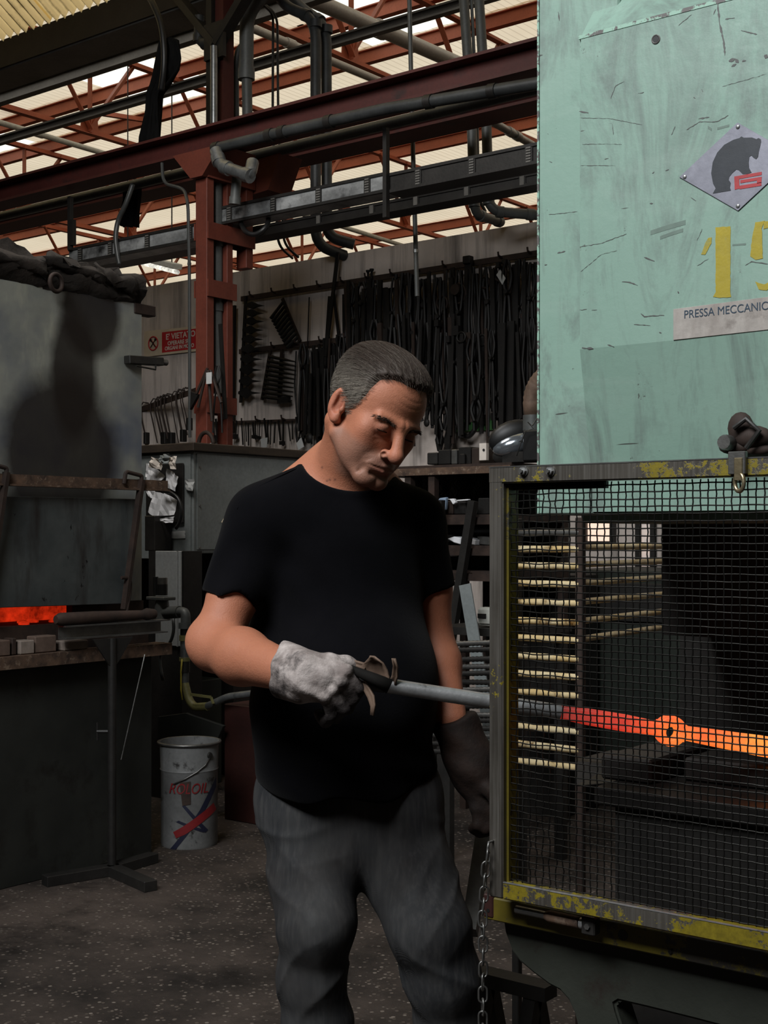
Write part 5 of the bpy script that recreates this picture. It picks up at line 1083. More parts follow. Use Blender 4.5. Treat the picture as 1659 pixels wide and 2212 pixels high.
for px, yb, w, blk, lb in ((313, 955, 3, 9, 'hooked rod at the furnace end of the slanting rail, with a dark block foot'), (336, 957, 3, 0, 'plain bent hooked rod, second from the left on the slanting rail'), (346, 950, 4, 0, 'slim hooked rod touching the square block, third on the slanting rail'),
        (352, 955, 3.5, 16, 'hooked rod ending in the widest square block'), (359, 948, 5, 0, 'thick hooked rod in the middle of the slanting rail'), (367, 956, 3.5, 12, 'hooked rod with a small square block, mid rail'),
        (382, 957, 2.5, 0, 'straight thin hooked rod standing alone right of mid rail'), (392, 950, 5, 10, 'stout hooked rod with a dark foot, near the conduit'), (401, 940, 2.5, 0, 'fine hooked rod just left of the conduit'), (405, 925, 2.5, 8, 'rightmost hooked rod with a flat tongue, by the conduit')):
    hooked(px, yb, w, blk, lb)
def rod(x0, y0, x1, y1, w, Y=None, mt='tool_steel'):
    Y = TY if Y is None else Y
    A, B = PY(x0, y0, Y), PY(x1, y1, Y); s = dep(A) / FPX; m = MB(); m.bar(A, B, w * s, w * s * 0.5, up=(0, 1, 0)); return m, A, B
G_ROD = 'dark rods in the crowded rows on the tool wall'
L_ROD = 'black iron rod hanging among the crowded dark tools behind the man'
G_TONG = 'forging tongs in the crowded rows on the tool wall'
L_TONG = 'blackened forging tongs hanging among the crowded tools behind the man'
def tool_rod(x0, y0, x1, y1, w, lb=L_ROD, grp=G_ROD, head=None, Y=None, mt='tool_steel', name='iron_rod', cat='rod'):
    m, A, B = rod(x0, y0, x1, y1, w, Y, mt)
    if head is None: return tag(m.build(name, M[mt]), lb, cat, grp)
    t_ = thing(name, B, lb, cat, grp); m.build('shaft', M[mt], t_); s = dep(A) / FPX
    kind, sz = head
    m = MB()
    if kind == 'nail': m.lathe([(0.003, 0), (sz * s, 0.02), (sz * s, 0.028), (0, 0.03)], A - V((0, 0, 0.015)), UP, 10)
    elif kind == 'block': m.box(A + V((0, -0.01, -0.02)), (sz * s, 0.04, sz * s * 1.3))
    elif kind == 'foot': m.box(B + V((0, -0.01, 0.02)), (sz * s, 0.04, sz * s * 1.2))
    elif kind == 'ring': m.ring(A + V((0, -0.01, -sz * s)), (0, 1, 0), sz * s, 0.006, 16, 6)
    elif kind == 'ball': m.ball(B, sz * s, (1, 0.6, 1.2), 10, 6)
    m.build('head', M[mt], t_, smooth=SM); return t_
def tongs(x, y0, y1, spread, w, flip=False, lb=L_TONG, grp=G_TONG, Y=None, mt='tool_steel'):
    Y = TY - 0.015 if Y is None else Y
    p = lambda px, py, dy=0: PY(px, py, Y + dy)
    s = dep(p(x, y0)) / FPX; yv_ = y0 + (y1 - y0) * (0.74 if not flip else 0.26)
    t_ = thing('forging_tongs', p(x, y1), lb, 'tongs', grp)
    for sgn in (-1, 1):
        if not flip: pts = [p(x + sgn * spread * 0.5, y0), p(x + sgn * spread, (y0 + yv_) / 2), p(x + sgn * w * 0.4, yv_ - 6), p(x - sgn * w * 0.5, yv_ + 4, 0.01 * sgn), p(x - sgn * w * 1.1, (yv_ + y1) / 2), p(x - sgn * w * 0.35, y1)]
        else: pts = [p(x + sgn * spread, y1), p(x + sgn * spread * 0.8, (y1 + yv_) / 2), p(x + sgn * w * 0.4, yv_ + 6), p(x - sgn * w * 0.5, yv_ - 4, 0.01 * sgn), p(x - sgn * w * 1.1, (yv_ + y0) / 2), p(x - sgn * w * 0.35, y0)]
        m = MB(); m.tube(rounded(pts, 0.03, 3), w * s * 0.36, 6); m.build('arm', M[mt], t_, smooth=SM)
    m = MB(); m.lathe([(0, 0), (w * s * 0.6, 0), (w * s * 0.5, 0.02)], p(x, yv_, -0.02), (0, -1, 0), 8); m.build('rivet', M[mt], t_)
    return t_
# individual, recognisable pieces
tool_rod(730, 545, 703, 770, 8, 'long leaning black bar reaching above the upper tool rail', None, Y=TY - 0.04)
tool_rod(712, 640, 690, 960, 7, 'second leaning black bar just below the long one', None, Y=TY - 0.035)
tool_rod(720, 628, 735, 755, 6, 'short crooked bar crossing the leaning bars', None)
tool_rod(795, 588, 792, 740, 4, 'left one of two nail headed rods poking above the rail', None, ('nail', 5))
tool_rod(803, 585, 801, 745, 5, 'right one of two nail headed rods poking above the rail', None, ('nail', 5))
tool_rod(668, 642, 664, 760, 2.6, 'thin lone rod hanging on bare wall right of the toothed rack', None)
# toothed rack, spiked strip, double rung rack
rk = thing('toothed_rack', PY(647, 737, TY), 'slanting toothed rack with ten pegs like a comb on the tool wall', 'rack')
m, A, B = rod(610, 645, 648, 737, 7); m.build('back_bar', M['tool_rust'], rk)
for k in range(10):
    f = (k + 0.25) / 10.0; x0_, y0_ = 611 + 36 * f, 650 + 84 * f
    m = MB(); p, q = PY(x0_, y0_, TY), PY(x0_ - 27 + 2 * f, y0_ + 36 - 14 * f, TY - 0.05); m.tube([p, q, q + (q - p).normalized() * 0.004], [0.011, 0.0125, 0.008], 8); m.build('tooth', M['tool_steel'], rk, smooth=SM)
sk = thing('spiked_strip', PY(527, 860, TY), 'upright strip of ten arrow shaped spikes beside the red column', 'rack')
m, A, B = rod(531, 640, 520, 870, 7); m.build('back_bar', M['tool_steel'], sk)
for k in range(10):
    y = 660 + k * 16 + (k * k) * 0.55; cx_ = 552 - k * 1.5; L = 20 + k * 0.8; hw = 8 + k * 0.5
    m = MB(); m.prism([PY(cx_ - 20, y - 2, TY - 0.02), PY(cx_ - 4, y - hw, TY - 0.02), PY(cx_ + 5, y - 3, TY - 0.02), PY(cx_ + L, y + 0.5, TY - 0.02), PY(cx_ + 5, y + 3.5, TY - 0.02), PY(cx_ - 4, y + hw, TY - 0.02), PY(cx_ - 20, y + 3, TY - 0.02)], (0, -0.02, 0)); m.build('spike', M['tool_steel'], sk)
rr = thing('rung_rack', PY(568, 868, TY), 'double barred rung rack hanging like a short ladder under the comb', 'rack')
for a_, b_ in (((584, 757), (566, 864)), ((609, 754), (602, 872))):
    m, A, B = rod(*a_, *b_, 7); m.build('side_bar', M['tool_rust'], rr)
for k in range(10):
    f = k / 9.5; m = MB(); A, B = PY(581 - 16 * f, 770 + 92 * f, TY - 0.02), PY(640 - 10 * f, 782 + 88 * f, TY - 0.02); m.tube([A, A.lerp(B, 0.5), B], [0.012, 0.013, 0.004], 6); m.build('rung', M['tool_steel'], rr, smooth=SM)
m = MB(); m.box2(PY(600, 858, TY - 0.03), PY(628, 870, TY)); m.build('end_block', M['tool_steel'], rr)
# pieces around the column
tg = thing('tagged_tongs', PY(452, 900, 5.5), 'long legged tongs with a white tag hanging on the red column', 'tongs')
for q in (((448, 795), (428, 880)), ((450, 800), (458, 910)), ((455, 800), (478, 870)), ((446, 800), (425, 850))):
    m = MB(); m.tube([PY(*q[0], 5.5), PY(*q[1], 5.5)], 0.009, 6); m.build('arm', M['tool_rust'], tg)
m = MB(); m.box2(PY(445, 805, 5.47), PY(458, 829, 5.475)); m.build('white_tag', M['tag_white'], tg, bevel=0.001)
tongs(470, 790, 935, 10, 6, True, 'splayed tongs with triangular jaws beside the white tag', None, Y=5.55)
tool_rod(476, 700, 487, 905, 9, 'broad dark bar on the right face of the red column', None, Y=5.6)
tool_rod(505, 660, 500, 930, 11, 'thick black stake standing between column and spiked strip', None)
m = MB(); m.prism([PY(412, 846, 5.5), PY(428, 852, 5.5), PY(410, 885, 5.5)], (0, 0.02, 0)); tag(m.build('flat_spade', M['tool_steel']), 'small triangular spade blade hanging beside the conduit', 'tool')
arch = [PY(445 + 16 * math.cos(t_), 962 - 28 * math.sin(t_), kc.y + 0.5) for t_ in [math.pi * i / 12 for i in range(13)]]
m = MB(); m.tube(arch, 0.012, 8); tag(m.build('bent_hoop', M['tool_rust'], smooth=4), 'brown bent hoop standing on the timber bench top', 'hoop')
# low rail: many short hooked rods
r_ = random.Random(5)
x = 430; n_low = 0
ORD0 = 'first second third fourth fifth sixth seventh eighth ninth tenth eleventh twelfth thirteenth fourteenth fifteenth sixteenth seventeenth eighteenth nineteenth twentieth'.split()
while x < 700:
    w = r_.choice((2.2, 3, 3, 4, 5)); L = r_.uniform(34, 52); Y_ = TY - 0.05
    tool_rod(x, 906 + r_.uniform(-3, 8), x + r_.uniform(-3, 5), 912 + L, w, 'short dark rod on the low rail above the cabinet, %s from left' % (ORD0[n_low] if n_low < 20 else 'twenty ' + ORD0[n_low - 20]), 'short rods on the low rail', ('foot', r_.uniform(5, 9)) if r_.random() < 0.35 else None)
    x += r_.uniform(6, 11); n_low += 1
# crowd between the comb and the head, then behind and right of the head
CROWD = []
def crowd(x0, x1, ya, yb, y1a, y1b, n, wa, wb, seed, Y=TY):
    r = random.Random(seed)
    for i in range(n):
        f = (i + r.uniform(0.15, 0.85)) / n; x = x0 + (x1 - x0) * f; y0 = ya + (yb - ya) * f + r.uniform(-4, 26); y1 = r.uniform(y1a, y1b); w = r.uniform(wa, wb); dx = r.uniform(-9, 9)
        k = r.random(); yy = Y - (i % 3) * 0.022
        if k < 0.42: o_ = tool_rod(x, y0, x + dx, y1, w, Y=yy, mt='tool_steel' if r.random() < 0.75 else 'tool_rust')
        elif k < 0.62: o_ = tool_rod(x, y0, x + dx, y1, w, head=(r.choice(('block', 'foot', 'foot', 'ring', 'ball')), w * r.uniform(1.0, 1.6)), Y=yy, lb='black iron rod with a thickened end among the crowded tools behind the man', grp='headed rods on the tool wall')
        else: o_ = tongs(x, y0, y1, w * r.uniform(0.7, 1.3), w * 0.9, r.random() < 0.4, Y=yy - 0.01)
        CROWD.append((('iron rod', 'thick ended iron rod', 'forging tongs')[0 if k < 0.42 else 1 if k < 0.62 else 2], x, y0, o_))
crowd(642, 740, 742, 720, 930, 968, 20, 4, 8, 21)
crowd(655, 735, 790, 760, 940, 968, 7, 4, 7, 22, TY - 0.066)
crowd(738, 935, 612, 585, 760, 930, 34, 6, 13, 23)
crowd(800, 1000, 690, 660, 880, 965, 16, 7, 12, 26, TY - 0.066)
crowd(940, 1165, 583, 552, 820, 965, 38, 6, 12, 24)
crowd(945, 1165, 715, 690, 900, 970, 22, 6, 12, 25, TY - 0.066)
ORD = 'first second third fourth fifth sixth seventh eighth ninth tenth eleventh twelfth thirteenth fourteenth fifteenth sixteenth seventeenth eighteenth nineteenth twentieth'.split()
def ordinal(n): return ORD[n] if n < 20 else ('twenty ' + ORD[n - 20])
def zone(x, y0):
    if x < 738: return 'upper row left of the man' if y0 < 765 else 'lower row left of the man'
    if x < 935: return 'upper row behind the head' if y0 < 665 else 'lower row behind the head'
    if y0 > 680: return 'lower row right of the head'
    return 'upper row right of the head' if x < 1050 else 'upper row beside the press'
zs = {}
for kd, x, y0, o_ in CROWD: zs.setdefault((kd, zone(x, y0)), []).append((x, o_))
for (kd, z_), l_ in zs.items():
    for n_, (x, o_) in enumerate(sorted(l_, key=lambda q: q[0])):
        o_['label'] = 'black %s, %s, %s from left' % (kd, z_, ordinal(n_))
t_ = thing('flanged_bar', PY(1030, 750, TY - 0.035), 'tall forked bar with a square head rising above the upper rail', 'bar')
for q in (((1008, 568), (1006, 740)), ((1014, 566), (1034, 735))):
    m, A, B = rod(*q[0], *q[1], 9, TY - 0.035); m.build('prong', M['tool_steel'], t_)
m = MB(); m.box(PY(1011, 562, TY - 0.035), (0.055, 0.05, 0.05)); m.build('head', M['tool_steel'], t_, bevel=0.004)
for (x, y, r, lb) in ((990, 634, 21, 'large iron ring with a disc hanging from the upper rail'), (955, 655, 15, 'smaller iron ring hanging below and left of the large one'), (1047, 610, 12, 'iron ring half hidden beside the forked bar'), (1080, 590, 17, 'iron ring behind the white diamond tag')):
    p = PY(x, y, TY - 0.04); m = MB(); m.ring(p, (0.1, 1, 0.1), r / FPX * dep(p), 0.008, 24, 6); tag(m.build('iron_ring', M['tool_rust'], smooth=4), lb, 'ring')
p = PY(986, 626, TY - 0.06); m = MB(); m.lathe([(0, 0), (0.035, 0), (0.035, 0.02), (0.012, 0.022), (0, 0.022)], p, (0, -1, 0), 18); tag(m.build('iron_disc', M['tool_rust'], smooth=SM), 'round iron disc hung inside the large ring', 'disc')
q = [PY(x, y, TY - 0.06) for x, y in ((1072, 594), (1080, 582), (1092, 601), (1085, 615))]; m = MB(); m.prism(q, (0, 0.004, 0)); tag(m.build('diamond_tag', M['tag_white']), 'white diamond shaped tag hanging near the press edge', 'tag')
q = [PY(x, y, TY - 0.05) for x, y in ((1098, 740), (1106, 730), (1114, 748), (1108, 750))]; m = MB(); m.prism(q, (0, 0.004, 0)); tag(m.build('paper_tag', M['sign_text']), 'torn paper tag on a tool below the diamond tag', 'tag')
u = [(983, 872), (984, 900), (992, 928), (1008, 948), (1026, 930), (1035, 900), (1030, 870), (1020, 848), (1014, 820)]
m = MB(); m.tube(rounded([PY(x, y, TY - 0.05) for x, y in u], 0.06, 4), 0.016, 10, flat=1.0); tag(m.build('curved_hook', M['tool_steel'], smooth=4), 'large U shaped curved hook in front of the green board', 'hook')
for x, lb in ((948, 'left spade ended tool below the low rail right of the face'), (966, 'right spade ended tool below the low rail right of the face')):
    m = MB(); m.prism([PY(x - 4, 890, TY - 0.05), PY(x + 4, 890, TY - 0.05), PY(x + 3, 930, TY - 0.05), PY(x + 9, 950, TY - 0.05), PY(x + 3, 975, TY - 0.05), PY(x - 4, 975, TY - 0.05), PY(x - 9, 950, TY - 0.05), PY(x - 3, 930, TY - 0.05)], (0, 0.02, 0)); tag(m.build('spade_tool', M['tool_steel'], bevel=0.003), lb, 'tool')
m = MB(); m.box2(PY(982, 908, WALLY - 0.02), PY(1068, 929, WALLY - 0.001)); tag(m.build('green_board', M['green_panel']), 'bright green board on the wall behind the curved hook', 'board')
# pale rags between the low tools
for i, (q, lb) in enumerate((([(563, 948), (577, 945), (576, 966), (564, 968)], 'small white rag scrap above the cabinet among the low rods'), ([(640, 958), (650, 945), (656, 965), (645, 972)], 'pale paper scrap near the neck, low among the rods'), ([(443, 953), (456, 948), (452, 960), (441, 961)], 'pale scrap inside the bent hoop'))):
    m = MB(); m.prism([PY(x, y, (kc.y + 0.4) if i == 2 else TY - 0.075) for x, y in q], (0, 0.006, 0)); dz_ = (kz1 + 0.046 - min(v.z for v in m.v)) if i == 2 else 0; m.v = [v + V((0, 0, dz_)) for v in m.v]; tag(m.build('rag_scrap', M['tag_white']), lb, 'rag')
# ---------------------------------------------------------------- die shelf and rack right of the man
SY = 5.0
def sz(y, x=960, Y=SY): return PY(x, y, Y).z
sx0, sx1 = PY(770, 1010, SY).x, PY(1105, 1010, SY).x
sh = thing('die_rack', (sx0, SY, 0), 'rusty steel rack with shelves of forging dies right of the man', 'rack')
for nm, y in (('shelf', 1004), ('shelf', 1112), ('shelf', 1178), ('shelf', 1232)):
    m = MB(); z = sz(y); m.box2((sx0, SY, z - 0.035), (sx1, SY + 0.5, z)); m.build(nm, M['rust_dark'], sh)
    m = MB(); m.box2((sx0, SY - 0.012, z - 0.045), (sx1, SY, z - 0.012)); m.build('front_lip', M['rust_bar'] if y < 1010 else M['rust_dark'], sh)
for px in (776, 880, 931, 1098):
    x = PY(px, 1010, SY).x
    for y_ in (SY + 0.02, SY + 0.47):
        m = MB(); m.bar((x, y_, 0), (x, y_, sz(1004) - 0.03), 0.035, 0.035, up=(0, 1, 0)); m.build('upright', M['rust_dark'], sh)
def die(x0, y0, x1, y1, mt, lb, dy=0.03, dd=0.18, notch=False):
    a, b = PY(x0, y0, SY + dy), PY(x1, y1, SY + dy); t_ = MB(); t_.box2((a.x, SY + dy, b.z), (b.x, SY + dy + dd, a.z))
    if notch: t_.box2((a.x + (b.x - a.x) * 0.3, SY + dy - 0.02, b.z), (a.x + (b.x - a.x) * 0.7, SY + dy, b.z + (a.z - b.z) * 0.6))
    return tag(t_.build('forging_die', M[mt], bevel=0.004), lb, 'die', 'forging dies on the rack')
for q in ((922, 978, 944, 1003, 'black_steel', 'square forging die at the left end of the top shelf, next to the face'), (946, 972, 972, 1003, 'tool_steel', 'blue black forging die with rags on it, second on the top shelf'), (974, 971, 986, 1003, 'dull_steel', 'narrow paler die, third on the top shelf'),
          (990, 966, 1016, 1003, 'tool_steel', 'tall black die in the middle of the top shelf', 0.03, 0.18, True), (1018, 968, 1035, 1003, 'tool_rust', 'brownish die beside the pale drilled plate'),
          (921, 1080, 942, 1111, 'tool_steel', 'black die left of the blue rag on the second shelf'), (962, 1082, 978, 1111, 'tool_rust', 'brown die right of the blue rag on the second shelf'), (980, 1084, 1006, 1111, 'tool_steel', 'wide black die mid second shelf'), (1008, 1084, 1030, 1111, 'dull_steel', 'grey die behind the leaning bar'), (1032, 1076, 1056, 1111, 'tool_steel', 'black round topped die at the right end of the second shelf')):
    die(*q)
t_ = thing('drilled_plate', PY(1046, 994, SY), 'pale drilled steel plate standing on the top shelf', 'plate'); a, b = PY(1038, 958, SY + 0.01), PY(1053, 994, SY + 0.01)
m = MB(); m.box2((a.x, SY + 0.0, b.z), (b.x, SY + 0.02, a.z)); m.build('plate', M['sign_text'], t_); m = MB(); m.lathe([(0, 0), (0.006, 0), (0.006, 0.002)], PY(1045, 972, SY - 0.001), (0, -1, 0), 10); m.build('hole', M['rubber'], t_)
def scrap(name, pts, Y, mt, lb, cat, th=0.02):
    m = MB(); m.prism([PY(x, y, Y) for x, y in pts], (0, th, 0)); return tag(m.build(name, M[mt], bevel=0.003), lb, cat)
scrap('blue_rag', [(945, 1082), (949, 1076), (964, 1074), (961, 1102), (946, 1102)], SY - 0.01, 'skyblue', 'pale blue rag over a die on the second shelf', 'rag')
scrap('paper_sheet', [(965, 1078), (980, 1077), (984, 1086), (978, 1090), (972, 1080)], SY - 0.01, 'white_paper', 'white paper curl beside the blue rag', 'paper')
scrap('paper_sheet', [(985, 1080), (1012, 1078), (1012, 1081), (986, 1083)], SY - 0.01, 'white_paper', 'flat white sheet edge on the second shelf', 'paper')
scrap('paper_pad', [(951, 1150), (976, 1150), (978, 1168), (958, 1172)], SY + 0.2, 'tag_white', 'grey white pad leaning at the back of the third shelf', 'paper')
scrap('paper_stack', [(966, 1164), (980, 1159), (995, 1162), (994, 1176), (980, 1172)], SY + 0.02, 'white_paper', 'folded white papers left of the leaning bar on the third shelf', 'paper', 0.15)
scrap('paper_stack', [(1005, 1162), (1028, 1166), (1026, 1178), (1004, 1174)], SY + 0.02, 'white_paper', 'folded white papers right of the leaning bar on the third shelf', 'paper', 0.15)
scrap('paper_stack', [(1030, 1158), (1056, 1160), (1056, 1178), (1034, 1176)], SY + 0.05, 'dull_steel', 'crumpled grey bag at the right end of the third shelf', 'bag', 0.15)
scrap('plastic_cup', [(968, 1186), (979, 1186), (976, 1202), (966, 1200)], SY + 0.02, 'white_paper', 'small white cup lying under the third shelf edge', 'cup', 0.05)
p, q = PY(945, 1133, SY + 0.25), PY(1095, 1131, SY + 0.25); m = MB(); m.tube([p, (q.x, p.y, p.z)], 0.017, 12); tag(m.build('pale_tube', M['peach'], smooth=SM), 'pale pinkish tube lying under the second shelf', 'tube')
p, q = PY(930, 1145, SY + 0.15), PY(1095, 1143, SY + 0.15); m = MB(); m.tube([p, (q.x, p.y, p.z)], 0.022, 12); tag(m.build('black_tube', M['rubber'], smooth=SM), 'black tube lying below the pale tube', 'tube')
scrap('yellow_tool', [(986, 1238), (1020, 1236), (1024, 1243), (1020, 1248), (986, 1250)], SY + 0.0, 'digit_yellow', 'yellow handled tool on the lowest shelf', 'tool', 0.05)
# hanging wire skeins behind the upper shelf gap (nobody could count them)
m = MB(); r_ = random.Random(9)
for i in range(70):
    x = r_.uniform(890, 1080); p = PY(x, 1016, SY + 0.33); pts = []
    for k in range(9): pts.append(p + V((0.012 * math.sin(k * 1.7 + i) + r_.uniform(-0.005, 0.005), 0.01 * math.cos(k * 1.3 + i), -k * 0.021)))
    m.tube(pts, r_.uniform(0.0018, 0.004), 4, cap=False)
tag(m.build('wire_skein', M['tool_rust'], smooth=4), 'tangle of rusty hanging wire skeins between the two upper shelves', 'wire', None, 'stuff')
m = MB(); m.box2((sx0, SY + 0.49, sz(1232)), (sx1, SY + 0.5, sz(1004))); m.build('back_sheet', M['grey_rail'], sh)
# leaning bars, blue grey angle, connector block
def to_floor(p, q, Y):
    A, B = PY(*p, Y), PY(*q, Y); return A, A + (B - A) * (A.z / (A.z - B.z))
member('leaning_bar', *to_floor((1022, 1082), (968, 1420), SY - 0.05), 0.035, M['black_steel'], 'black square bar leaning across the rack, upper end at the second shelf', 'bar', kind='bar')
member('leaning_bar', *to_floor((952, 1080), (946, 1250), SY - 0.088), 0.03, M['black_steel'], 'black bar upright behind the left sleeve', 'bar', kind='bar')
m = MB(); m.angle(*to_floor((1012, 1262), (1036, 1405), 4.38), 0.055, 0.006, up=(0, 1, 0)); tag(m.build('angle_bar', M['cabinet']), 'blue grey angle iron leaning upright beside the guard post', 'bar')
m = MB(); m.angle(*to_floor((948, 1282), (960, 1340), 4.40), 0.03, 0.005, up=(0, 1, 0)); tag(m.build('angle_bar', M['cabinet']), 'short blue grey angle iron peeking out beside the left arm', 'bar')
t_ = thing('connector_block', PY(1045, 1352, 4.5), 'white plastic block with a dark window beside the guard post', 'box'); a, b = PY(1030, 1312, 4.5), PY(1062, 1352, 4.5)
m = MB(); m.box2((a.x, 4.5, b.z), (b.x, 4.56, a.z)); m.build('shell', M['white_plastic'], t_, bevel=0.008, seg=2); a, b = PY(1032, 1325, 4.498), PY(1050, 1336, 4.498); m = MB(); m.box2((a.x, 4.495, b.z), (b.x, 4.5, a.z)); m.build('window', M['rubber'], t_, bevel=0.001)
lo = thing('low_bench', (PY(930, 1400, 4.7).x, 4.6, 0), 'dark low bench carrying the stacked bars and the white block', 'bench')
a, b = PY(930, 1352, 4.45), PY(1110, 1352, 4.45); m = MB(); m.box2((a.x, 4.45, a.z - 0.03), (b.x, 4.9, a.z)); m.build('top', M['black_steel'], lo)
for x in (a.x + 0.03, b.x - 0.03):
    for y in (4.5, 4.86):
        m = MB(); m.bar((x, y, 0), (x, y, a.z - 0.03), 0.04, 0.04, up=(0, 1, 0)); m.build('leg', M['black_steel'], lo)
# ribbed bars stacked in a cradle (each bar its own thing)
cr = thing('bar_cradle', (PY(1000, 1700, 3.9).x, 3.95, 0), 'black steel cradle holding the stack of ribbed bars', 'cradle')
c0, c1 = PY(952, 1700, 3.97), PY(1110, 1700, 3.97)
for x in (c0.x, c1.x):
    m = MB(); m.bar((x, 4.02, 0), (x, 4.02, PY(1000, 1385, 4.0).z), 0.03, 0.03, up=(0, 1, 0)); m.build('post', M['black_steel'], cr)
r_ = random.Random(12)
yb = 1392; k = 0
words = ['topmost', 'second', 'third', 'fourth', 'fifth', 'sixth', 'seventh', 'eighth', 'ninth', 'tenth', 'eleventh', 'twelfth', 'thirteenth', 'fourteenth', 'fifteenth']
while yb < 1640 and k < 15:
    Yb = 3.985 + r_.uniform(-0.006, 0.006); a, b = PY(930, yb + r_.uniform(-3, 3), Yb), PY(1090, yb - 3 + r_.uniform(-4, 4) + (k - 4) * 0.8, Yb)
    pts = []; rs = []; n = 36
    for i in range(n + 1):
        pts.append(a.lerp(b, i / n)); rs.append(0.0105 if i % 2 else 0.0088)
    m = MB(); m.tube(pts, rs, 8); tag(m.build('ribbed_bar', M['black_steel'] if k % 3 else M['dull_steel'], smooth=0.9), 'dark ribbed steel bar behind the left forearm, %s from the top of the stack' % words[k], 'bar', 'ribbed bars in the cradle')
    yb += 16.5; k += 1
# blower with shiny dome, hose and black box on the top shelf
bl = thing('domed_visor', PY(1105, 1003, SY - 0.08), 'shiny domed visor with a black slot window on the top shelf', 'helmet')
c = PY(1112, 958, SY + 0.05); ex = (RT * 0.94 + UP * 0.34).normalized(); ey = (UP * 0.94 - RT * 0.34 - FW * 0.2).normalized(); ez = ex.cross(ey)
if ez.dot(FW) > 0: ez = -ez
RR = Matrix((ex, ey, ez)).transposed()
def dome(sx, sy, sz_, c, n=20, m_=7):
    vs = []; fs = []
    for i in range(m_ + 1):
        t = i / m_ * math.pi / 2
        for k in range(n): a = 2 * math.pi * k / n; vs.append(c + RR @ Vector((math.cos(a) * sx * math.cos(t), math.sin(a) * sy * math.cos(t), math.sin(t) * sz_)))
    for i in range(m_):
        for k in range(n): fs.append((i * n + k, i * n + (k + 1) % n, (i + 1) * n + (k + 1) % n, (i + 1) * n + k))
    fs.append(tuple(range(n))); b = MB(); b.add(vs, fs); return b
dome(0.105, 0.052, 0.06, c).build('shell', M['chrome'], bl, smooth=4)
dome(0.112, 0.075, 0.045, c + ey * 0.028 - ez * 0.01).build('hood', M['rubber'], bl, smooth=4)
dome(0.115, 0.062, 0.04, c - ey * 0.035 - ez * 0.01).build('chin_guard', M['black_steel'], bl, smooth=4)
b_ = MB(); b_.box(c + ez * 0.052 + ex * 0.012 + ey * 0.006, (0.06, 0.016, 0.012), RR); b_.build('window', M['rubber'], bl, bevel=0.002)
m = MB(); m.box2((PY(1085, 1003, SY).x, SY + 0.0, sz(1004)), (PY(1140, 1003, SY).x, SY + 0.1, c.z - 0.04)); m.build('stand_foot', M['black_steel'], bl)
fb = thing('filter_unit', PY(1146, 1003, SY - 0.1), 'black filter box with a ribbed brown hose beside the press edge', 'filter')
a, b = PY(1128, 930, SY - 0.02), PY(1172, 1003, SY - 0.02); m = MB(); m.box2((a.x, SY - 0.02, sz(1004)), (b.x, SY + 0.1, a.z)); m.build('box', M['rubber'], fb, bevel=0.006)
m = MB(); m.tube([PY(1150, 930, SY + 0.03), PY(1150, 897, SY + 0.03)], 0.042, 16); m.build('collar', M['grey_pipe'], fb, smooth=SM)
pts = rounded([PY(x, y, SY + 0.03) for x, y in ((1150, 898), (1149, 850), (1168, 815), (1200, 800))], 0.12, 8); m = MB(); m.tube(pts, [0.038 + 0.003 * (i % 2) for i in range(len(pts))], 16); m.build('hose', M['leather'], fb, smooth=4)
m = MB(); m.tube([PY(x, y, SY - 0.06) for x, y in ((1168, 890), (1150, 920), (1140, 912), (1152, 926), (1136, 930), (1124, 960), (1116, 985))], 0.0025, 5); m.build('tie_wire', M['dull_steel'], fb, smooth=4)
# yellow tube barrier behind the press opening
BY = 2.86
p0 = PY(1254, 1700, BY)
ba_ = thing('tube_barrier', (p0.x, BY, 0), 'barrier rack of worn yellow tubes with a dark post, seen through the mesh', 'barrier')
ptop = PY(1254, 1118, BY).z
m = MB(); m.bar((p0.x, BY, 0), (p0.x, BY, ptop), 0.02, 0.02, up=(0, 1, 0)); m.build('post', M['rust_dark'], ba_, bevel=0.002)
xl_ = PY(1113, 1300, BY).x
m = MB(); m.bar((xl_ - 0.02, BY + 0.04, 0), (xl_ - 0.02, BY + 0.04, ptop), 0.02, 0.02, up=(0, 1, 0)); m.build('post', M['black_steel'], ba_, bevel=0.002)
for k, y in enumerate((1151, 1186, 1222, 1261, 1301, 1342, 1380, 1419, 1458, 1497, 1536, 1574, 1612, 1650)):
    z = PY(1180, y, BY).z
    m = MB(); m.tube([(xl_ - 0.02, BY + 0.03, z), (xl_, BY - 0.003, z), (p0.x, BY - 0.003, z)], 0.0085, 10); m.build('tube', M['dull_steel'] if k in (0,) else M['dusty_yellow'], ba_, smooth=SM)
    if k in (1, 2, 3, 4, 5, 6):
        m = MB(); m.tube([(p0.x, BY, z + 0.004), (p0.x - 0.03, BY + 0.5, z + 0.004)], 0.008, 10); m.build('tube', M['dusty_yellow'], ba_, smooth=SM)
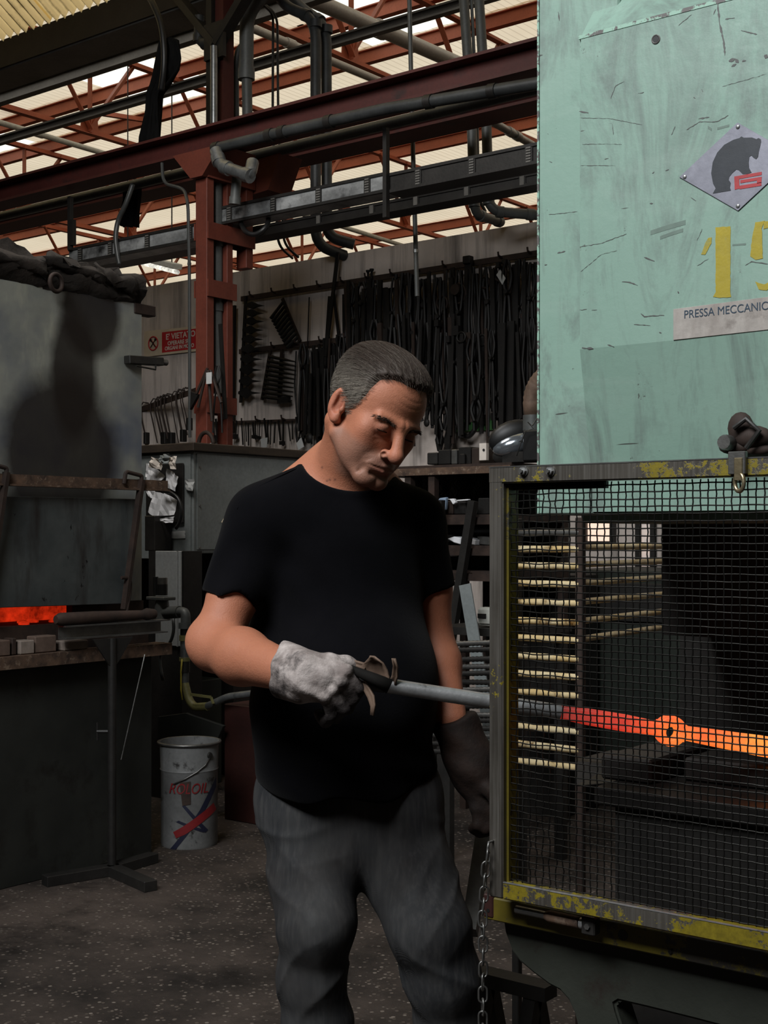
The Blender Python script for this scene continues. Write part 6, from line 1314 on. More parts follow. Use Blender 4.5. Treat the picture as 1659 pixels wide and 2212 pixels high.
# small lit windows in the partition, seen through the press opening
for i, (x0_, y0_, x1_, y1_) in enumerate(((1270, 1121, 1321, 1169), (1386, 1120, 1408, 1224))):
    a, b = PY(x0_, y0_, WALLY - 0.004), PY(x1_, y1_, WALLY - 0.004)
    w = bpy.data.objects.new('window_%d' % (i + 1), None); COL.objects.link(w); w.location = (a.x, WALLY, b.z); struct(w)
    k = N('daylit_window_pane_%d' % i); f = k.noise(30 if i else 4, 4); k.l(k.mix(k.step(f, 0.35, 0.7), (0.95, 0.52, 0.32, 1) if not i else (0.30, 0.16, 0.09, 1), (1.0, 0.66, 0.46, 1) if not i else (0.75, 0.42, 0.25, 1)), k.b.inputs['Emission Color']); k.b.inputs['Emission Strength'].default_value = 0.85 if not i else 0.4
    m = MB(); m.box2((a.x, WALLY - 0.006, b.z), (b.x, WALLY - 0.002, a.z)); m.build('pane', k.m, w)
    for q in (((a.x - 0.03, b.z - 0.03), (b.x + 0.03, b.z)), ((a.x - 0.03, a.z), (b.x + 0.03, a.z + 0.03)), ((a.x - 0.03, b.z), (a.x, a.z)), ((b.x, b.z), (b.x + 0.03, a.z))):
        m = MB(); m.box2((q[0][0], WALLY - 0.03, q[0][1]), (q[1][0], WALLY - 0.002, q[1][1])); m.build('frame_bar', M['black_steel'], w)

# dark boxes added to hide the wall and blacken the press opening
a_, b_ = PY(1205, 1230, 5.95), PY(1560, 1230, 5.95)
gm = thing('dark_backdrop', (a_.x, 5.95, 0), 'dark box added to blacken the view through the press opening', 'machine')
m = MB(); m.box2((a_.x, 5.95, 0), (b_.x, 6.7, a_.z)); m.build('body', M['dark_green'], gm, bevel=0.01)
m = MB(); m.box2((a_.x + 0.1, 5.93, a_.z - 0.25), (b_.x - 0.1, 5.95, a_.z - 0.06)); m.build('front_panel', M['black_steel'], gm, bevel=0.004)
a_, b_ = PY(1090, 1240, 5.55), PY(1215, 1240, 5.55)  # plain dark box added to hide the wall behind the tubes
m = MB(); m.box2((a_.x, 5.55, 0), (b_.x, 5.9, a_.z)); tag(m.build('black_backdrop', M['black_steel'], bevel=0.006), 'black locker added to hide the wall behind the yellow tube barrier', 'backdrop')

a_, b_ = PY(1113, 1045, 6.3), PY(1152, 1160, 6.3)
m = MB(); m.box2((a_.x, 6.3, 0), (b_.x, 6.34, a_.z)); tag(m.build('pale_board', M['name_plate'], bevel=0.003), 'tall pale board standing behind the upper left corner of the mesh', 'board')
# ---------------------------------------------------------------- the worker, sculpted as distance fields and meshed
DM = 2.42
MO = FW * DM                                       # person origin on the floor, local axes: x to the right, y away, z up
def L(px, py, dy=0.0):
    d = DM + dy; return np.array([(px - CX) / FPX * d, dy, CAMZ - (py - HY) / FPX * d])
def ell(p, c, r):
    q = (p - np.asarray(c, np.float32)) / np.asarray(r, np.float32); k0 = np.sqrt((q * q).sum(1)) + 1e-9; g = q / np.asarray(r, np.float32); k1 = np.sqrt((g * g).sum(1)) + 1e-9
    return k0 * (k0 - 1) / k1
def rc(p, a, b, ra, rb):
    a = np.asarray(a, np.float32); b = np.asarray(b, np.float32); ab = b - a; q = p - a
    t = np.clip(q @ ab / max(float(ab @ ab), 1e-9), 0, 1)[:, None]; e = q - t * ab
    return np.sqrt((e * e).sum(1)) - (ra + (rb - ra) * t[:, 0])
def sph(p, c, r): e = p - np.asarray(c, np.float32); return np.sqrt((e * e).sum(1)) - r
def smin(a, b, k): h = np.clip(0.5 + 0.5 * (b - a) / k, 0, 1); return b + (a - b) * h - k * h * (1 - h)
def smax(a, b, k): return -smin(-a, -b, k)
def sstep(x, a, b): t = np.clip((x - a) / (b - a), 0, 1); return t * t * (3 - 2 * t)
def chain_sdf(p, pts, rs, k=0.01):
    d = None
    for i in range(len(pts) - 1):
        e = rc(p, pts[i], pts[i + 1], rs[i], rs[i + 1]); d = e if d is None else smin(d, e, k)
    return d
def nets(fn, xs, ys, zs, B=8):
    xs, ys, zs = [np.asarray(a, np.float32) for a in (xs, ys, zs)]; nx, ny, nz = len(xs), len(ys), len(zs)
    F = np.full((nx, ny, nz), 1.0, np.float32)
    bi = [list(range(0, n, B)) for n in (nx, ny, nz)]
    cen = []; rad = []; idx = []
    mid = lambda a, i: (a[i] + a[min(i + B, len(a)) - 1]) / 2
    half = lambda a, i: (a[min(i + B, len(a)) - 1] - a[i]) / 2
    for i in bi[0]:
        for j in bi[1]:
            for k in bi[2]:
                cen.append((mid(xs, i), mid(ys, j), mid(zs, k))); rad.append(math.sqrt(half(xs, i) ** 2 + half(ys, j) ** 2 + half(zs, k) ** 2)); idx.append((i, j, k))
    cen = np.array(cen, np.float32); rad = np.array(rad, np.float32); d = fn(cen); act = np.abs(d) < rad * 1.5 + 0.012
    for q in np.nonzero(~act)[0]:
        i, j, k = idx[q]; F[i:i + B, j:j + B, k:k + B] = d[q]
    pts = []; loc = []
    for q in np.nonzero(act)[0]:
        i, j, k = idx[q]; sl = (slice(i, min(i + B, nx)), slice(j, min(j + B, ny)), slice(k, min(k + B, nz)))
        g = np.stack(np.meshgrid(xs[sl[0]], ys[sl[1]], zs[sl[2]], indexing='ij'), -1); pts.append(g.reshape(-1, 3)); loc.append((sl, g.shape[:3]))
    if pts:
        P_ = np.concatenate(pts); out = np.empty(len(P_), np.float32)
        for a in range(0, len(P_), 200000): out[a:a + 200000] = fn(P_[a:a + 200000])
        o = 0
        for sl, sh in loc: n = sh[0] * sh[1] * sh[2]; F[sl] = out[o:o + n].reshape(sh); o += n
    S = F < 0
    c = np.zeros((nx - 1, ny - 1, nz - 1), np.int8)
    for a in (0, 1):
        for b in (0, 1):
            for e in (0, 1): c += S[a:nx - 1 + a, b:ny - 1 + b, e:nz - 1 + e]
    ii, jj, kk = np.nonzero((c > 0) & (c < 8)); ID = np.full(c.shape, -1, np.int32); ID[ii, jj, kk] = np.arange(len(ii))
    corners = [(a, b, e) for a in (0, 1) for b in (0, 1) for e in (0, 1)]
    val = [F[ii + a, jj + b, kk + e] for a, b, e in corners]; pos = [np.stack([xs[ii + a], ys[jj + b], zs[kk + e]], 1) for a, b, e in corners]
    acc = np.zeros((len(ii), 3), np.float32); cnt = np.zeros(len(ii), np.float32)
    for u in range(8):
        for v in range(u + 1, 8):
            if sum(abs(corners[u][t] - corners[v][t]) for t in range(3)) != 1: continue
            m_ = (val[u] < 0) != (val[v] < 0); t = val[u] / (val[u] - val[v] + 1e-12); t = np.clip(t, 0, 1)
            acc[m_] += (pos[u] + (pos[v] - pos[u]) * t[:, None])[m_]; cnt[m_] += 1
    vs = acc / cnt[:, None]; quads = []
    for ax in range(3):
        o = [t for t in range(3) if t != ax]
        A = S.take(range(0, S.shape[ax] - 1), ax); Bq = S.take(range(1, S.shape[ax]), ax); ch = A != Bq
        w = np.nonzero(ch); w = [np.array(t) for t in w]
        ok = (w[o[0]] > 0) & (w[o[1]] > 0) & (w[o[0]] < S.shape[o[0]] - 1) & (w[o[1]] < S.shape[o[1]] - 1); w = [t[ok] for t in w]
        q = []
        for da, db in ((1, 1), (0, 1), (0, 0), (1, 0)):
            cidx = [None] * 3; cidx[ax] = w[ax]; cidx[o[0]] = w[o[0]] - da; cidx[o[1]] = w[o[1]] - db; q.append(ID[cidx[0], cidx[1], cidx[2]])
        q = np.stack(q, 1); flip = A[tuple(w)]
        if ax == 1: flip = ~flip
        q[~flip] = q[~flip][:, ::-1]; quads.append(q)
    return vs, np.concatenate(quads)
def sdf_mesh(name, vs, quads, m_, parent=None, col=None):
    me = bpy.data.meshes.new(name); me.vertices.add(len(vs)); me.vertices.foreach_set('co', vs.astype(np.float32).ravel())
    n = len(quads); me.loops.add(n * 4); me.loops.foreach_set('vertex_index', quads.astype(np.int32).ravel()); me.polygons.add(n)
    me.polygons.foreach_set('loop_start', np.arange(0, n * 4, 4, dtype=np.int32)); me.polygons.foreach_set('loop_total', np.full(n, 4, np.int32))
    me.update(calc_edges=True); me.validate(); me.shade_smooth(); me.materials.append(m_)
    if col is not None:
        a = me.color_attributes.new('tint', 'FLOAT_COLOR', 'POINT'); a.data.foreach_set('color', np.c_[col, np.ones(len(col))].astype(np.float32).ravel())
    o = bpy.data.objects.new(name, me); COL.objects.link(o)
    if parent is not None: o.parent = parent
    return o
def axis(segs):
    out = []
    for a, b, h in segs: out += list(np.arange(a, b - h * 0.3, h))
    return out + [segs[-1][1]]
# --- head
HYAW, HPIT, HROL, HS = math.radians(33.0), math.radians(29.0), math.radians(15.0), 0.95
HO = np.array([-0.0245, -0.035, 1.556 - 0.002])
def rot3(yaw, pit, rol):
    return np.array((Matrix.Rotation(yaw, 3, 'Z') @ Matrix.Rotation(pit, 3, 'X') @ Matrix.Rotation(rol, 3, 'Y')))
HR = rot3(HYAW, HPIT, HROL)
def to_head(p): return ((p - HO) @ HR / HS).astype(np.float32)
def from_head(q): return np.asarray(q) * HS @ HR.T + HO
def cranium(h):
    return smin(ell(h, (0, .018, .046), (.0755, .0965, .079)), ell(h, (0, -.03, .054), (.063, .056, .060)), .03)
def head_sdf(h):
    a = h.copy(); a[:, 0] = np.abs(a[:, 0]); a[:, 2] = np.where(a[:, 2] < -.02, -.02 + (a[:, 2] + .02) * 1.13, a[:, 2]); x, y, z = a[:, 0], a[:, 1], a[:, 2]
    d = cranium(h)
    d = smin(d, ell(a, (0, -.036, -.02), (.059, .055, .076)), .03)
    d = smin(d, ell(a, (0, -.042, -.066), (.047, .046, .040)), .02)
    d = smin(d, rc(a, (.053, -.004, -.048), (.020, -.080, -.090), .018, .017), .022)
    d = smin(d, sph(a, (.012, -.0865, -.093), .0180), .016)
    d = smin(d, sph(a, (.045, -.062, -.002), .020), .02); d = smin(d, ell(a, (.037, -.055, -.038), (.0235, .027, .035)), .02)
    d = smin(d, rc(a, (.007, -.0935, .031), (.045, -.079, .031), .0088, .0075), .012)
    d = smax(d, -sph(a, (.033, -.1050, .0130), .0200), .012)
    d = smin(d, sph(a, (.032, -.0805, .0155), .0140), .005)
    d = smax(d, -rc(a, (.020, -.0955, .0255), (.044, -.0875, .0235), .0012, .0012), .003)
    d = smax(d, -rc(a, (.020, -.093, .0035), (.043, -.087, .004), .0013, .0013), .0035)
    d = smax(d, -rc(a, (.016, -.092, -.004), (.036, -.088, -.010), .0016, .001), .005)
    d = smin(d, rc(a, (0, -.0925, .026), (0, -.117, -.016), .0092, .0120), .012)
    d = smin(d, sph(a, (0, -.1190, -.0220), .0136), .008)
    d = smin(d, sph(a, (.0140, -.1045, -.0255), .0095), .006); d = smax(d, -rc(a, (.018, -.0965, -.002), (.040, -.085, -.0015), .0012, .0009), .004)
    d = smax(d, -sph(a, (.0070, -.1115, -.0360), .0040), .003)
    d = smin(d, ell(a, (0, -.087, -.056), (.033, .019, .024)), .012)
    d = smin(d, rc(a, (.002, -.1045, -.0505), (.029, -.0915, -.0580), .0042, .0020), .004)
    d = smin(d, rc(a, (.0, -.1035, -.0635), (.025, -.0925, -.0610), .0054, .003), .005)
    d = smax(d, -rc(a, (0, -.1105, -.0570), (.031, -.0958, -.0595), .0018, .0010), .0028)
    d = smax(d, -rc(a, (0, -.1075, -.0750), (.016, -.100, -.0755), .0045, .003), .008)
    d = smax(d, -rc(a, (.0185, -.1085, -.024), (.036, -.0925, -.054), .0034, .0026), .0045)
    d = smax(d, -rc(a, (.035, -.0945, -.066), (.035, -.086, -.084), .0012, .0010), .008)
    m_ = sstep(z, .05, .06) * (1 - sstep(z, .086, .094)) * (1 - sstep(x, .03, .05)) * (1 - sstep(y, -.06, -.04))
    d = d + m_ * .0007 * np.clip(np.sin((z - .3 * x * x / .05) * 2 * np.pi / .0125), 0, 1) ** 3
    # ears
    e = a - np.array((.0765, .010, .002), np.float32); c_, s_ = math.cos(0.38), math.sin(0.38)
    e = np.stack([e[:, 0] * c_ - e[:, 1] * s_, e[:, 0] * s_ + e[:, 1] * c_, e[:, 2]], 1); c2_, s2_ = math.cos(0.12), math.sin(0.12)
    e = np.stack([e[:, 0], e[:, 1] * c2_ - e[:, 2] * s2_, e[:, 1] * s2_ + e[:, 2] * c2_], 1).astype(np.float32)
    er = smin(ell(e, (0, 0, .003), (.0085, .0185, .031)), sph(e, (-.001, -.007, -.025), .0095), .008)
    er = smax(er, -ell(e, (.008, -.002, .007), (.0100, .0128, .0205)), .003)
    er = smin(er, rc(e, (.003, .006, .018), (.003, .008, -.010), .0032, .003), .004)
    er = smax(er, -ell(e, (.006, -.006, -.004), (.008, .007, .009)), .004)
    er = smin(er, sph(e, (.002, -.0145, -.004), .0048), .004)
    return smin(d, er, .005)
# --- body
RSH, RHEM, REL, RFA, RWR = L(568, 1124, .02), L(505, 1285, -.02), L(463, 1396, -.06), L(522, 1418, -.13), L(625, 1452, -.25)
LSH, LHEM, LEL, LWR = L(885, 1132, .12), L(925, 1272, .15), L(930, 1385, .15), L(972, 1552, .07)
NB = L(742, 1050, .065)
TT, TB = L(722, 1195, .07), L(742, 1640, .07)
RLEG = [L(660, 1770, .06), L(674, 1900, .04), L(684, 1995, .0), L(672, 2110, .03), L(686, 2212, .05), L(700, 2660, .09)]; RLR = [.082, .0755, .0675, .0600, .0625, .058]
LLEG = [L(852, 1770, .08), L(888, 1900, .05), L(925, 2000, .0), L(957, 2110, .02), L(970, 2212, .05), L(1000, 2650, .10)]; LLR = [.086, .080, .0725, .0655, .0595, .058]
def torso(p, dr=0.0):
    q = p.copy(); q[:, 1] = (q[:, 1] - .07) * 1.28
    a, b = TT.copy(), TB.copy(); a[1] = b[1] = 0
    d = rc(q, a, b, .158 - dr, .167 - dr) * 0.85
    d = smin(d, sph(p, L(760, 1480, .02), .150 - dr), .06)
    d = smin(d, rc(p, L(738, 1060, .07), RSH, .058 - dr * .6, .062 - dr), .05)
    return smin(d, rc(p, L(738, 1060, .09), LSH, .058 - dr * .6, .062 - dr), .05)
skull_c = from_head((0, .02, -.04)); 
def body_sdf(p):
    d = smax(torso(p, .022), .96 - p[:, 2], .01)
    nk = rc(p, from_head((0, .022, -.035)), NB, .054, .064)
    nk = smin(nk, rc(p, from_head((-.052, .03, -.03)), L(775, 1050, .03), .014, .012), .025)
    nk = smin(nk, rc(p, L(728, 985, .09), L(618, 1068, .06), .040, .036), .04)
    nk = smin(nk, rc(p, L(770, 1000, .10), L(850, 1080, .11), .040, .036), .04)
    d = smin(d, nk, .03)
    ra = chain_sdf(p, [RSH, RHEM, REL], [.050, .0445, .0415], .015)
    fa = chain_sdf(p, [REL, RFA, RWR], [.0405, .0470, .0315], .02)
    ra = smin(ra, fa, .022); ra = smin(ra, sph(p, L(440, 1378, -.055), .024), .03)
    la = smin(chain_sdf(p, [LSH, LHEM, LEL], [.050, .044, .041], .015), chain_sdf(p, [LEL, L(945, 1430, .13), LWR], [.040, .0425, .031], .02), .02)
    d = smin(d, smin(ra, la, .01), .02)
    for hw, pp in ((L(690, 1466, -.285), RWR), (L(1020, 1670, .045), LWR)): d = smin(d, rc(p, pp, hw, .020, .014), .01)
    lg = smin(chain_sdf(p, RLEG, [r - .022 for r in RLR], .02), chain_sdf(p, LLEG, [r - .022 for r in LLR], .02), .02)
    d = smin(d, lg, .04)
    for f in (RLEG, LLEG): d = smin(d, rc(p, f[-1] + np.array((0, 0, -.04)), f[-1] + np.array((.04, -.16, -.045)), .04, .032), .03)
    h = to_head(p); near = np.abs(h).max(1) < .2
    if near.any():
        hd = np.full(len(p), .3, np.float32); hd[near] = head_sdf(h[near]) * HS; d = np.where(near, smin(d, hd, .012), d)
    return d
hx = HO[0]
XS = axis([(-.36, hx - .115, .006), (hx - .115, hx + .115, .0020), (hx + .115, .22, .006)])
YS = axis([(-.34, HO[1] - .135, .006), (HO[1] - .135, HO[1] + .12, .0020), (HO[1] + .12, .26, .006)])
ZS = axis([(-.002, .95, .016), (.95, 1.41, .006), (1.41, 1.725, .0020)])
bv, bq = nets(body_sdf, XS, YS, ZS)
# skin tint by place: ears and nose redder, beard shadow greyer, lips, hands
h = to_head(bv); ax_ = np.abs(h[:, 0]); nr = (np.abs(h).max(1) < .16)
tint = np.tile(np.array([.40, .152, .084]), (len(bv), 1))
def blend(mask, c): global tint; tint = tint * (1 - mask[:, None]) + np.array(c) * mask[:, None]
stub = nr * (1 - sstep(h[:, 2], -.035, -.015)) * sstep(h[:, 2], -.125, -.105) * (1 - sstep(h[:, 1], -.02, .01)); blend(stub * .75, (.21, .118, .085))
must = nr * np.exp(-((h[:, 2] + .043) / .007) ** 2 - (ax_ / .03) ** 2) * (h[:, 1] < -.08); blend(must * .6, (.19, .105, .08))
lip = nr * np.exp(-((h[:, 2] + .0575) / .007) ** 2 - (ax_ / .022) ** 4) * (h[:, 1] < -.09); blend(np.clip(lip, 0, 1) * .55, (.33, .105, .075))
nose = nr * np.exp(-((h[:, 2] + .02) / .018) ** 2 - (ax_ / .02) ** 2) * (h[:, 1] < -.1); blend(nose * .5, (.42, .15, .095))
ear = nr * sstep(ax_, .073, .08); blend(ear * .5, (.43, .145, .09))
ear_shade = nr * (ax_ > .068) * np.exp(-((h[:, 2] - .006) / .014) ** 2 - ((h[:, 1] - .003) / .008) ** 2); blend(np.clip(ear_shade, 0, 1) * .7, (.22, .06, .04))  # ear hollow tinted darker, its shade put into the skin colour
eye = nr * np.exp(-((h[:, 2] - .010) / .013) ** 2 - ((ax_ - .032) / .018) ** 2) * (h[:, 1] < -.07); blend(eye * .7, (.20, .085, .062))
chk = nr * np.exp(-((h[:, 2] + .01) / .02) ** 2 - ((ax_ - .045) / .02) ** 2) * (h[:, 1] < -.05); blend(chk * .3, (.42, .15, .095))
mole = np.zeros(len(bv))
for px, py in ((696, 1010), (707, 1039), (713, 1037), (724, 1037)):
    q = L(px, py, 0); mole = np.maximum(mole, np.exp(-(((bv[:, 0] - q[0]) ** 2 + (bv[:, 2] - q[2]) ** 2) / .0022 ** 2)) * (bv[:, 1] < .05))
blend(mole * .8, (.06, .025, .02))
k = N('tanned_skin'); at = k.n('Attribute', attribute_name='tint'); f = k.noise(70, 5, 0.65); f2 = k.noise(9, 4)
c = k.mix(k.math('MULTIPLY', k.step(f, 0.35, 0.75), 0.22), at.outputs['Color'], (.28, .10, .06, 1)); c = k.mix(k.math('MULTIPLY', k.step(f2, 0.4, 0.7), 0.18), c, (.46, .20, .13, 1))
k.set(c, 0.56, 0, 0.32); k.b.inputs['Subsurface Weight'].default_value = 0.06; k.b.inputs['Subsurface Radius'].default_value = (.008, .003, .0015)
k.bump(k.math('ADD', k.noise(420, 3), k.math('ADD', k.math('MULTIPLY', k.noise(150, 5, 0.7), 1.2), k.math('MULTIPLY', f, 0.9))), 0.22, 0.003); M['skin'] = k.m
man = sdf_mesh('person', bv, bq, M['skin'], None, tint); man.location = MO; man.rotation_euler = (0, 0, YAW)
tag(man, 'man in a black t-shirt and jeans, head bowed, pushing a steel bar', 'person')
# --- t-shirt
def shirt_sdf(p):
    d = torso(p, 0.0)
    sl = rc(p, RSH, RHEM, .064, .056); sl = smax(sl, ((p - RHEM.astype(np.float32)) @ np.array((-.38, -.1, -.92), np.float32)) - .004 + .012 * np.sin(p[:, 0] * 60 + p[:, 1] * 30), .004)
    sr = rc(p, LSH, LHEM, .064, .053); sr = smax(sr, ((p - LHEM.astype(np.float32)) @ np.array((.2, .05, -.97), np.float32)) - .004, .004)
    d = smin(d, sl, .035); d = smin(d, sr, .03)
    x, y, z = p[:, 0], p[:, 1], p[:, 2]
    hem = .878 + .030 * sstep(x, .02, .12) - .002 * np.sin(x * 22) + .012 * sstep(-x, .19, .24) + .002 * np.sin(y * 40)
    d = smax(d, hem - z, .006)
    fold = .0045 * np.sin(x * 46 + z * 17 + 1.3 * np.sin(z * 21)) * sstep(z, 1.34, 1.05) + .0035 * np.sin(z * 55 - x * 38 + np.sin(x * 30) * 2) * np.exp(-((x + .26) / .09) ** 2)
    fold = fold + .004 * np.sin((x + z) * 70) * np.exp(-((x + .15) / .06) ** 2 - ((z - 1.26) / .09) ** 2) + .003 * np.sin(z * 62 + x * 12) * np.exp(-((z - .95) / .07) ** 2)
    d = d - fold
    ce = L(763, 985, .03); e = ell(p, ce, (.0935, .135, .0685)); d = d - .0022 * np.exp(-((e - .008) / .006) ** 2)
    d = smax(d, -e, .003)
    return d
tv, tq = nets(shirt_sdf, axis([(-.36, .24, .0048)]), axis([(-.18, .26, .0048)]), axis([(.84, 1.52, .0048)]))
k = N('black_cotton_jersey'); f = k.noise(260, 3, 0.6); k.set(k.mix(k.step(k.noise(5, 4), 0.35, 0.7), (.0016, .0016, .0022, 1), (.0036, .0034, .0044, 1)), 0.95, 0, 0.05); k.b.inputs['Sheen Weight'].default_value = 0.03; k.b.inputs['Sheen Roughness'].default_value = 0.5; k.bump(f, 0.2, 0.002); M['tee'] = k.m
tee = sdf_mesh('tshirt', tv, tq, M['tee'], man); tee['label'] = 'plain black short sleeved t-shirt'
# --- jeans
def jeans_sdf(p):
    a = chain_sdf(p, RLEG, RLR, .03); b = chain_sdf(p, LLEG, LLR, .03)
    q = p.copy(); q[:, 1] = (q[:, 1] - .07) * 1.25
    pv = rc(q, np.array((L(650, 1730)[0], 0, L(0, 1730)[2])), np.array((L(850, 1730)[0], 0, L(0, 1730)[2])), .094, .094) * .85
    d = smin(smin(smin(a, b, .012), pv, .035), ell(p, L(765, 1815, .08), (.10, .09, .085)), .03); x, y, z = p[:, 0], p[:, 1], p[:, 2]
    w1 = np.sin(x * 17 + 1.3 * np.sin(y * 19 + z * 6)) + .5 * np.sin(z * 11 + x * 13); rg = lambda ph: (1 - np.abs(np.sin(ph))) ** 2
    kn = np.exp(-((z - .555) / .075) ** 2); th_ = np.exp(-((z - .72) / .08) ** 2); sd = np.where(x > -.01, 1.0, -1.0)
    n = .0050 * rg(z * 27 + sd * x * 24 + .9 * w1) * kn + .0042 * rg(z * 33 - sd * x * 42 + .8 * w1) * th_ * sstep(np.abs(x + .02), .01, .05) + .0035 * rg(z * 45 + w1 * 1.2) * np.exp(-((z - .80) / .035) ** 2) * sstep(np.abs(x + .02), .03, .06) + .007 * rg(z * 26 + w1) * np.exp(-((z - .14) / .12) ** 2) + .0022 * rg(x * 36 + z * 3 + w1 * .7) - .0022
    # slanted pocket line and side seam ridges
    d = d - n; d = smax(d, z - .96, .004); return smax(d, .055 - z, .004)
jv, jq = nets(jeans_sdf, axis([(-.30, .28, .0045)]), axis([(-.16, .26, .0045)]), axis([(.04, .40, .009), (.40, .98, .0045)]))
k = N('faded_blue_grey_denim'); co = k.coord(); w = k.n('TexWave', bands_direction='DIAGONAL'); w.inputs['Scale'].default_value = 420; w.inputs['Distortion'].default_value = 0.5; k.l(co, w.inputs['Vector'])
base = k.mix(k.step(k.noise(6, 5, 0.65, k.coord((1, 1, .45))), 0.32, 0.7), (.014, .0155, .019, 1), (.066, .065, .064, 1)); base = k.mix(k.math('MULTIPLY', k.step(k.noise(1, 3, 0.6, k.coord((130, 130, 12))), 0.45, 0.7), 0.5), base, (.075, .072, .07, 1))
base = k.mix(k.math('MULTIPLY', k.step(k.noise(3, 5), 0.5, 0.7), 0.6), base, (.026, .020, .017, 1)); k.set(k.mix(0.15, base, w.outputs['Color'], 'MULTIPLY'), 0.85, 0, 0.2); k.bump(w.outputs['Fac'], 0.2, 0.001); M['denim'] = k.m
jeans = sdf_mesh('jeans', jv, jq, M['denim'], man); jeans['label'] = 'faded blue grey denim jeans'
def onsurf(fn, p, dirn, n=40):
    p = np.array(p, np.float32)[None]; dirn = np.array(dirn, np.float32)
    for i in range(n):
        d = float(fn(p)[0]); p = p + dirn * d * .8
        if abs(d) < 4e-4: break
    return Vector(p[0])
def seam(name, pix, fn, r, m_, parent, dy0=-.25):
    pts = []
    for x, y in pix:
        p = L(x, y, dy0); dr = np.array(ray(x, y)); v = np.array((RT.dot(Vector(dr)), FW.dot(Vector(dr)), dr[2])); v = v / np.linalg.norm(v); pts.append(onsurf(fn, p, v))
    m = MB(); m.tube(rounded(pts, .03, 3), r, 5); o = m.build(name, m_, parent, smooth=4, local=True); return o
seam('shoulder_seam', [(512, 1100), (540, 1062), (590, 1035), (640, 1012)], shirt_sdf, .0014, M['tee'], tee)
# --- boots
for f, s in ((RLEG, -1), (LLEG, 1)):
    t0 = f[-1]
    def boot(p, t0=t0):
        d = rc(p, t0 + np.array((0, .03, -.0)), (t0[0], t0[1] + .03, .05), .052, .05); d = smin(d, rc(p, (t0[0], t0[1] + .04, .045), (t0[0] + .05, t0[1] - .17, .04), .046, .042), .03); return smax(d, -p[:, 2], .004)
    c = t0; v_, q_ = nets(boot, axis([(c[0] - .1, c[0] + .14, .008)]), axis([(c[1] - .26, c[1] + .14, .008)]), axis([(-.01, .16, .008)])); sdf_mesh('boot', v_, q_, M['rubber'], man)
# --- gloves
ROD = lambda px: L(px, 1468 + (px - 752) * .155, -.268)
def glove_r(p):
    d = rc(p, L(606, 1447, -.225), L(668, 1462, -.275), .047, .0425)
    cut = (p - L(603, 1446, -.225).astype(np.float32)) @ np.array((-.95, .22, .12), np.float32); d = smax(d, cut, .004)
    palm = smin(rc(p, L(672, 1450, -.285), L(732, 1451, -.296), .027, .018), rc(p, L(664, 1472, -.285), L(698, 1488, -.296), .027, .018), .02)
    d = smin(d, palm, .022)
    K = [(748, 1450), (736, 1471), (719, 1490), (700, 1504)]; Pp = [(776, 1486), (762, 1511), (742, 1531), (717, 1545)]; Dd = [(766, 1508), (749, 1531), (728, 1549), (703, 1560)]; Tt = [(744, 1494), (728, 1512), (708, 1528), (688, 1540)]
    for i in range(4):
        r = (.0104, .0106, .0102, .0092)[i]
        f = chain_sdf(p, [L(*K[i], -.303), L(*Pp[i], -.290), L(*Dd[i], -.255), L(*Tt[i], -.240)], [r * 1.05, r, r * .95, r * .85], .003); d = smin(d, f, .0022)
        d = smin(d, sph(p, L(*K[i], -.307), r * 1.08), .004)
    th = chain_sdf(p, [L(668, 1440, -.29), L(708, 1432, -.285), L(748, 1437, -.272), L(770, 1446, -.268)], [.020, .0145, .0135, .011], .008); d = smin(d, th, .008)
    x, y, z = p[:, 0], p[:, 1], p[:, 2]
    return d + .0022 * np.sin(x * 95 + z * 60 + 2 * np.sin(z * 80)) * np.exp(-((x - L(668, 0, -.28)[0]) / .03) ** 2) + .0012 * np.sin(z * 150 + x * 90)
gx = L(690, 1480, -.28)
gv, gq = nets(glove_r, axis([(gx[0] - .10, gx[0] + .085, .0024)]), axis([(-.36, -.15, .0024)]), axis([(gx[2] - .075, gx[2] + .085, .0024)]))
k = N('soot_smudged_white_leather_glove'); b_ = k.mix(k.step(k.noise(26, 5, 0.65), 0.36, 0.62), (.46, .40, .375, 1), (.20, .165, .152, 1)); b_ = k.mix(k.step(k.noise(13, 5, 0.7, k.coord(loc=(.3, 0, .2))), 0.50, 0.64), b_, (.050, .042, .040, 1))
xx = k.sep(k.tc.outputs['Object'])[0]; zz = k.sep(k.tc.outputs['Object'])[2]
A_, B_ = L(712, 1490, -.28), L(748, 1528, -.28); nx_, nz_2 = B_[0] - A_[0], B_[2] - A_[2]; ln = nx_ * nx_ + nz_2 * nz_2
pr_ = k.math('ADD', k.math('MULTIPLY', xx, nx_ / ln), k.math('MULTIPLY', zz, nz_2 / ln)); pr_ = k.math('SUBTRACT', pr_, (A_[0] * nx_ + A_[2] * nz_2) / ln); pr_ = k.math('ADD', pr_, k.math('MULTIPLY', k.math('SUBTRACT', k.noise(28, 5), 0.5), 1.6))
dk = k.step(pr_, -0.15, 0.75); b_ = k.mix(k.math('MULTIPLY', dk, 0.92), b_, (.014, .011, .011, 1))
k.set(b_, 0.8, 0, 0.25); k.bump(k.noise(60, 5), 0.5, 0.006); M['glove'] = k.m
gl = sdf_mesh('glove', gv, gq, M['glove'], man); gl['label'] = 'grimy white leather work glove gripping the bar'
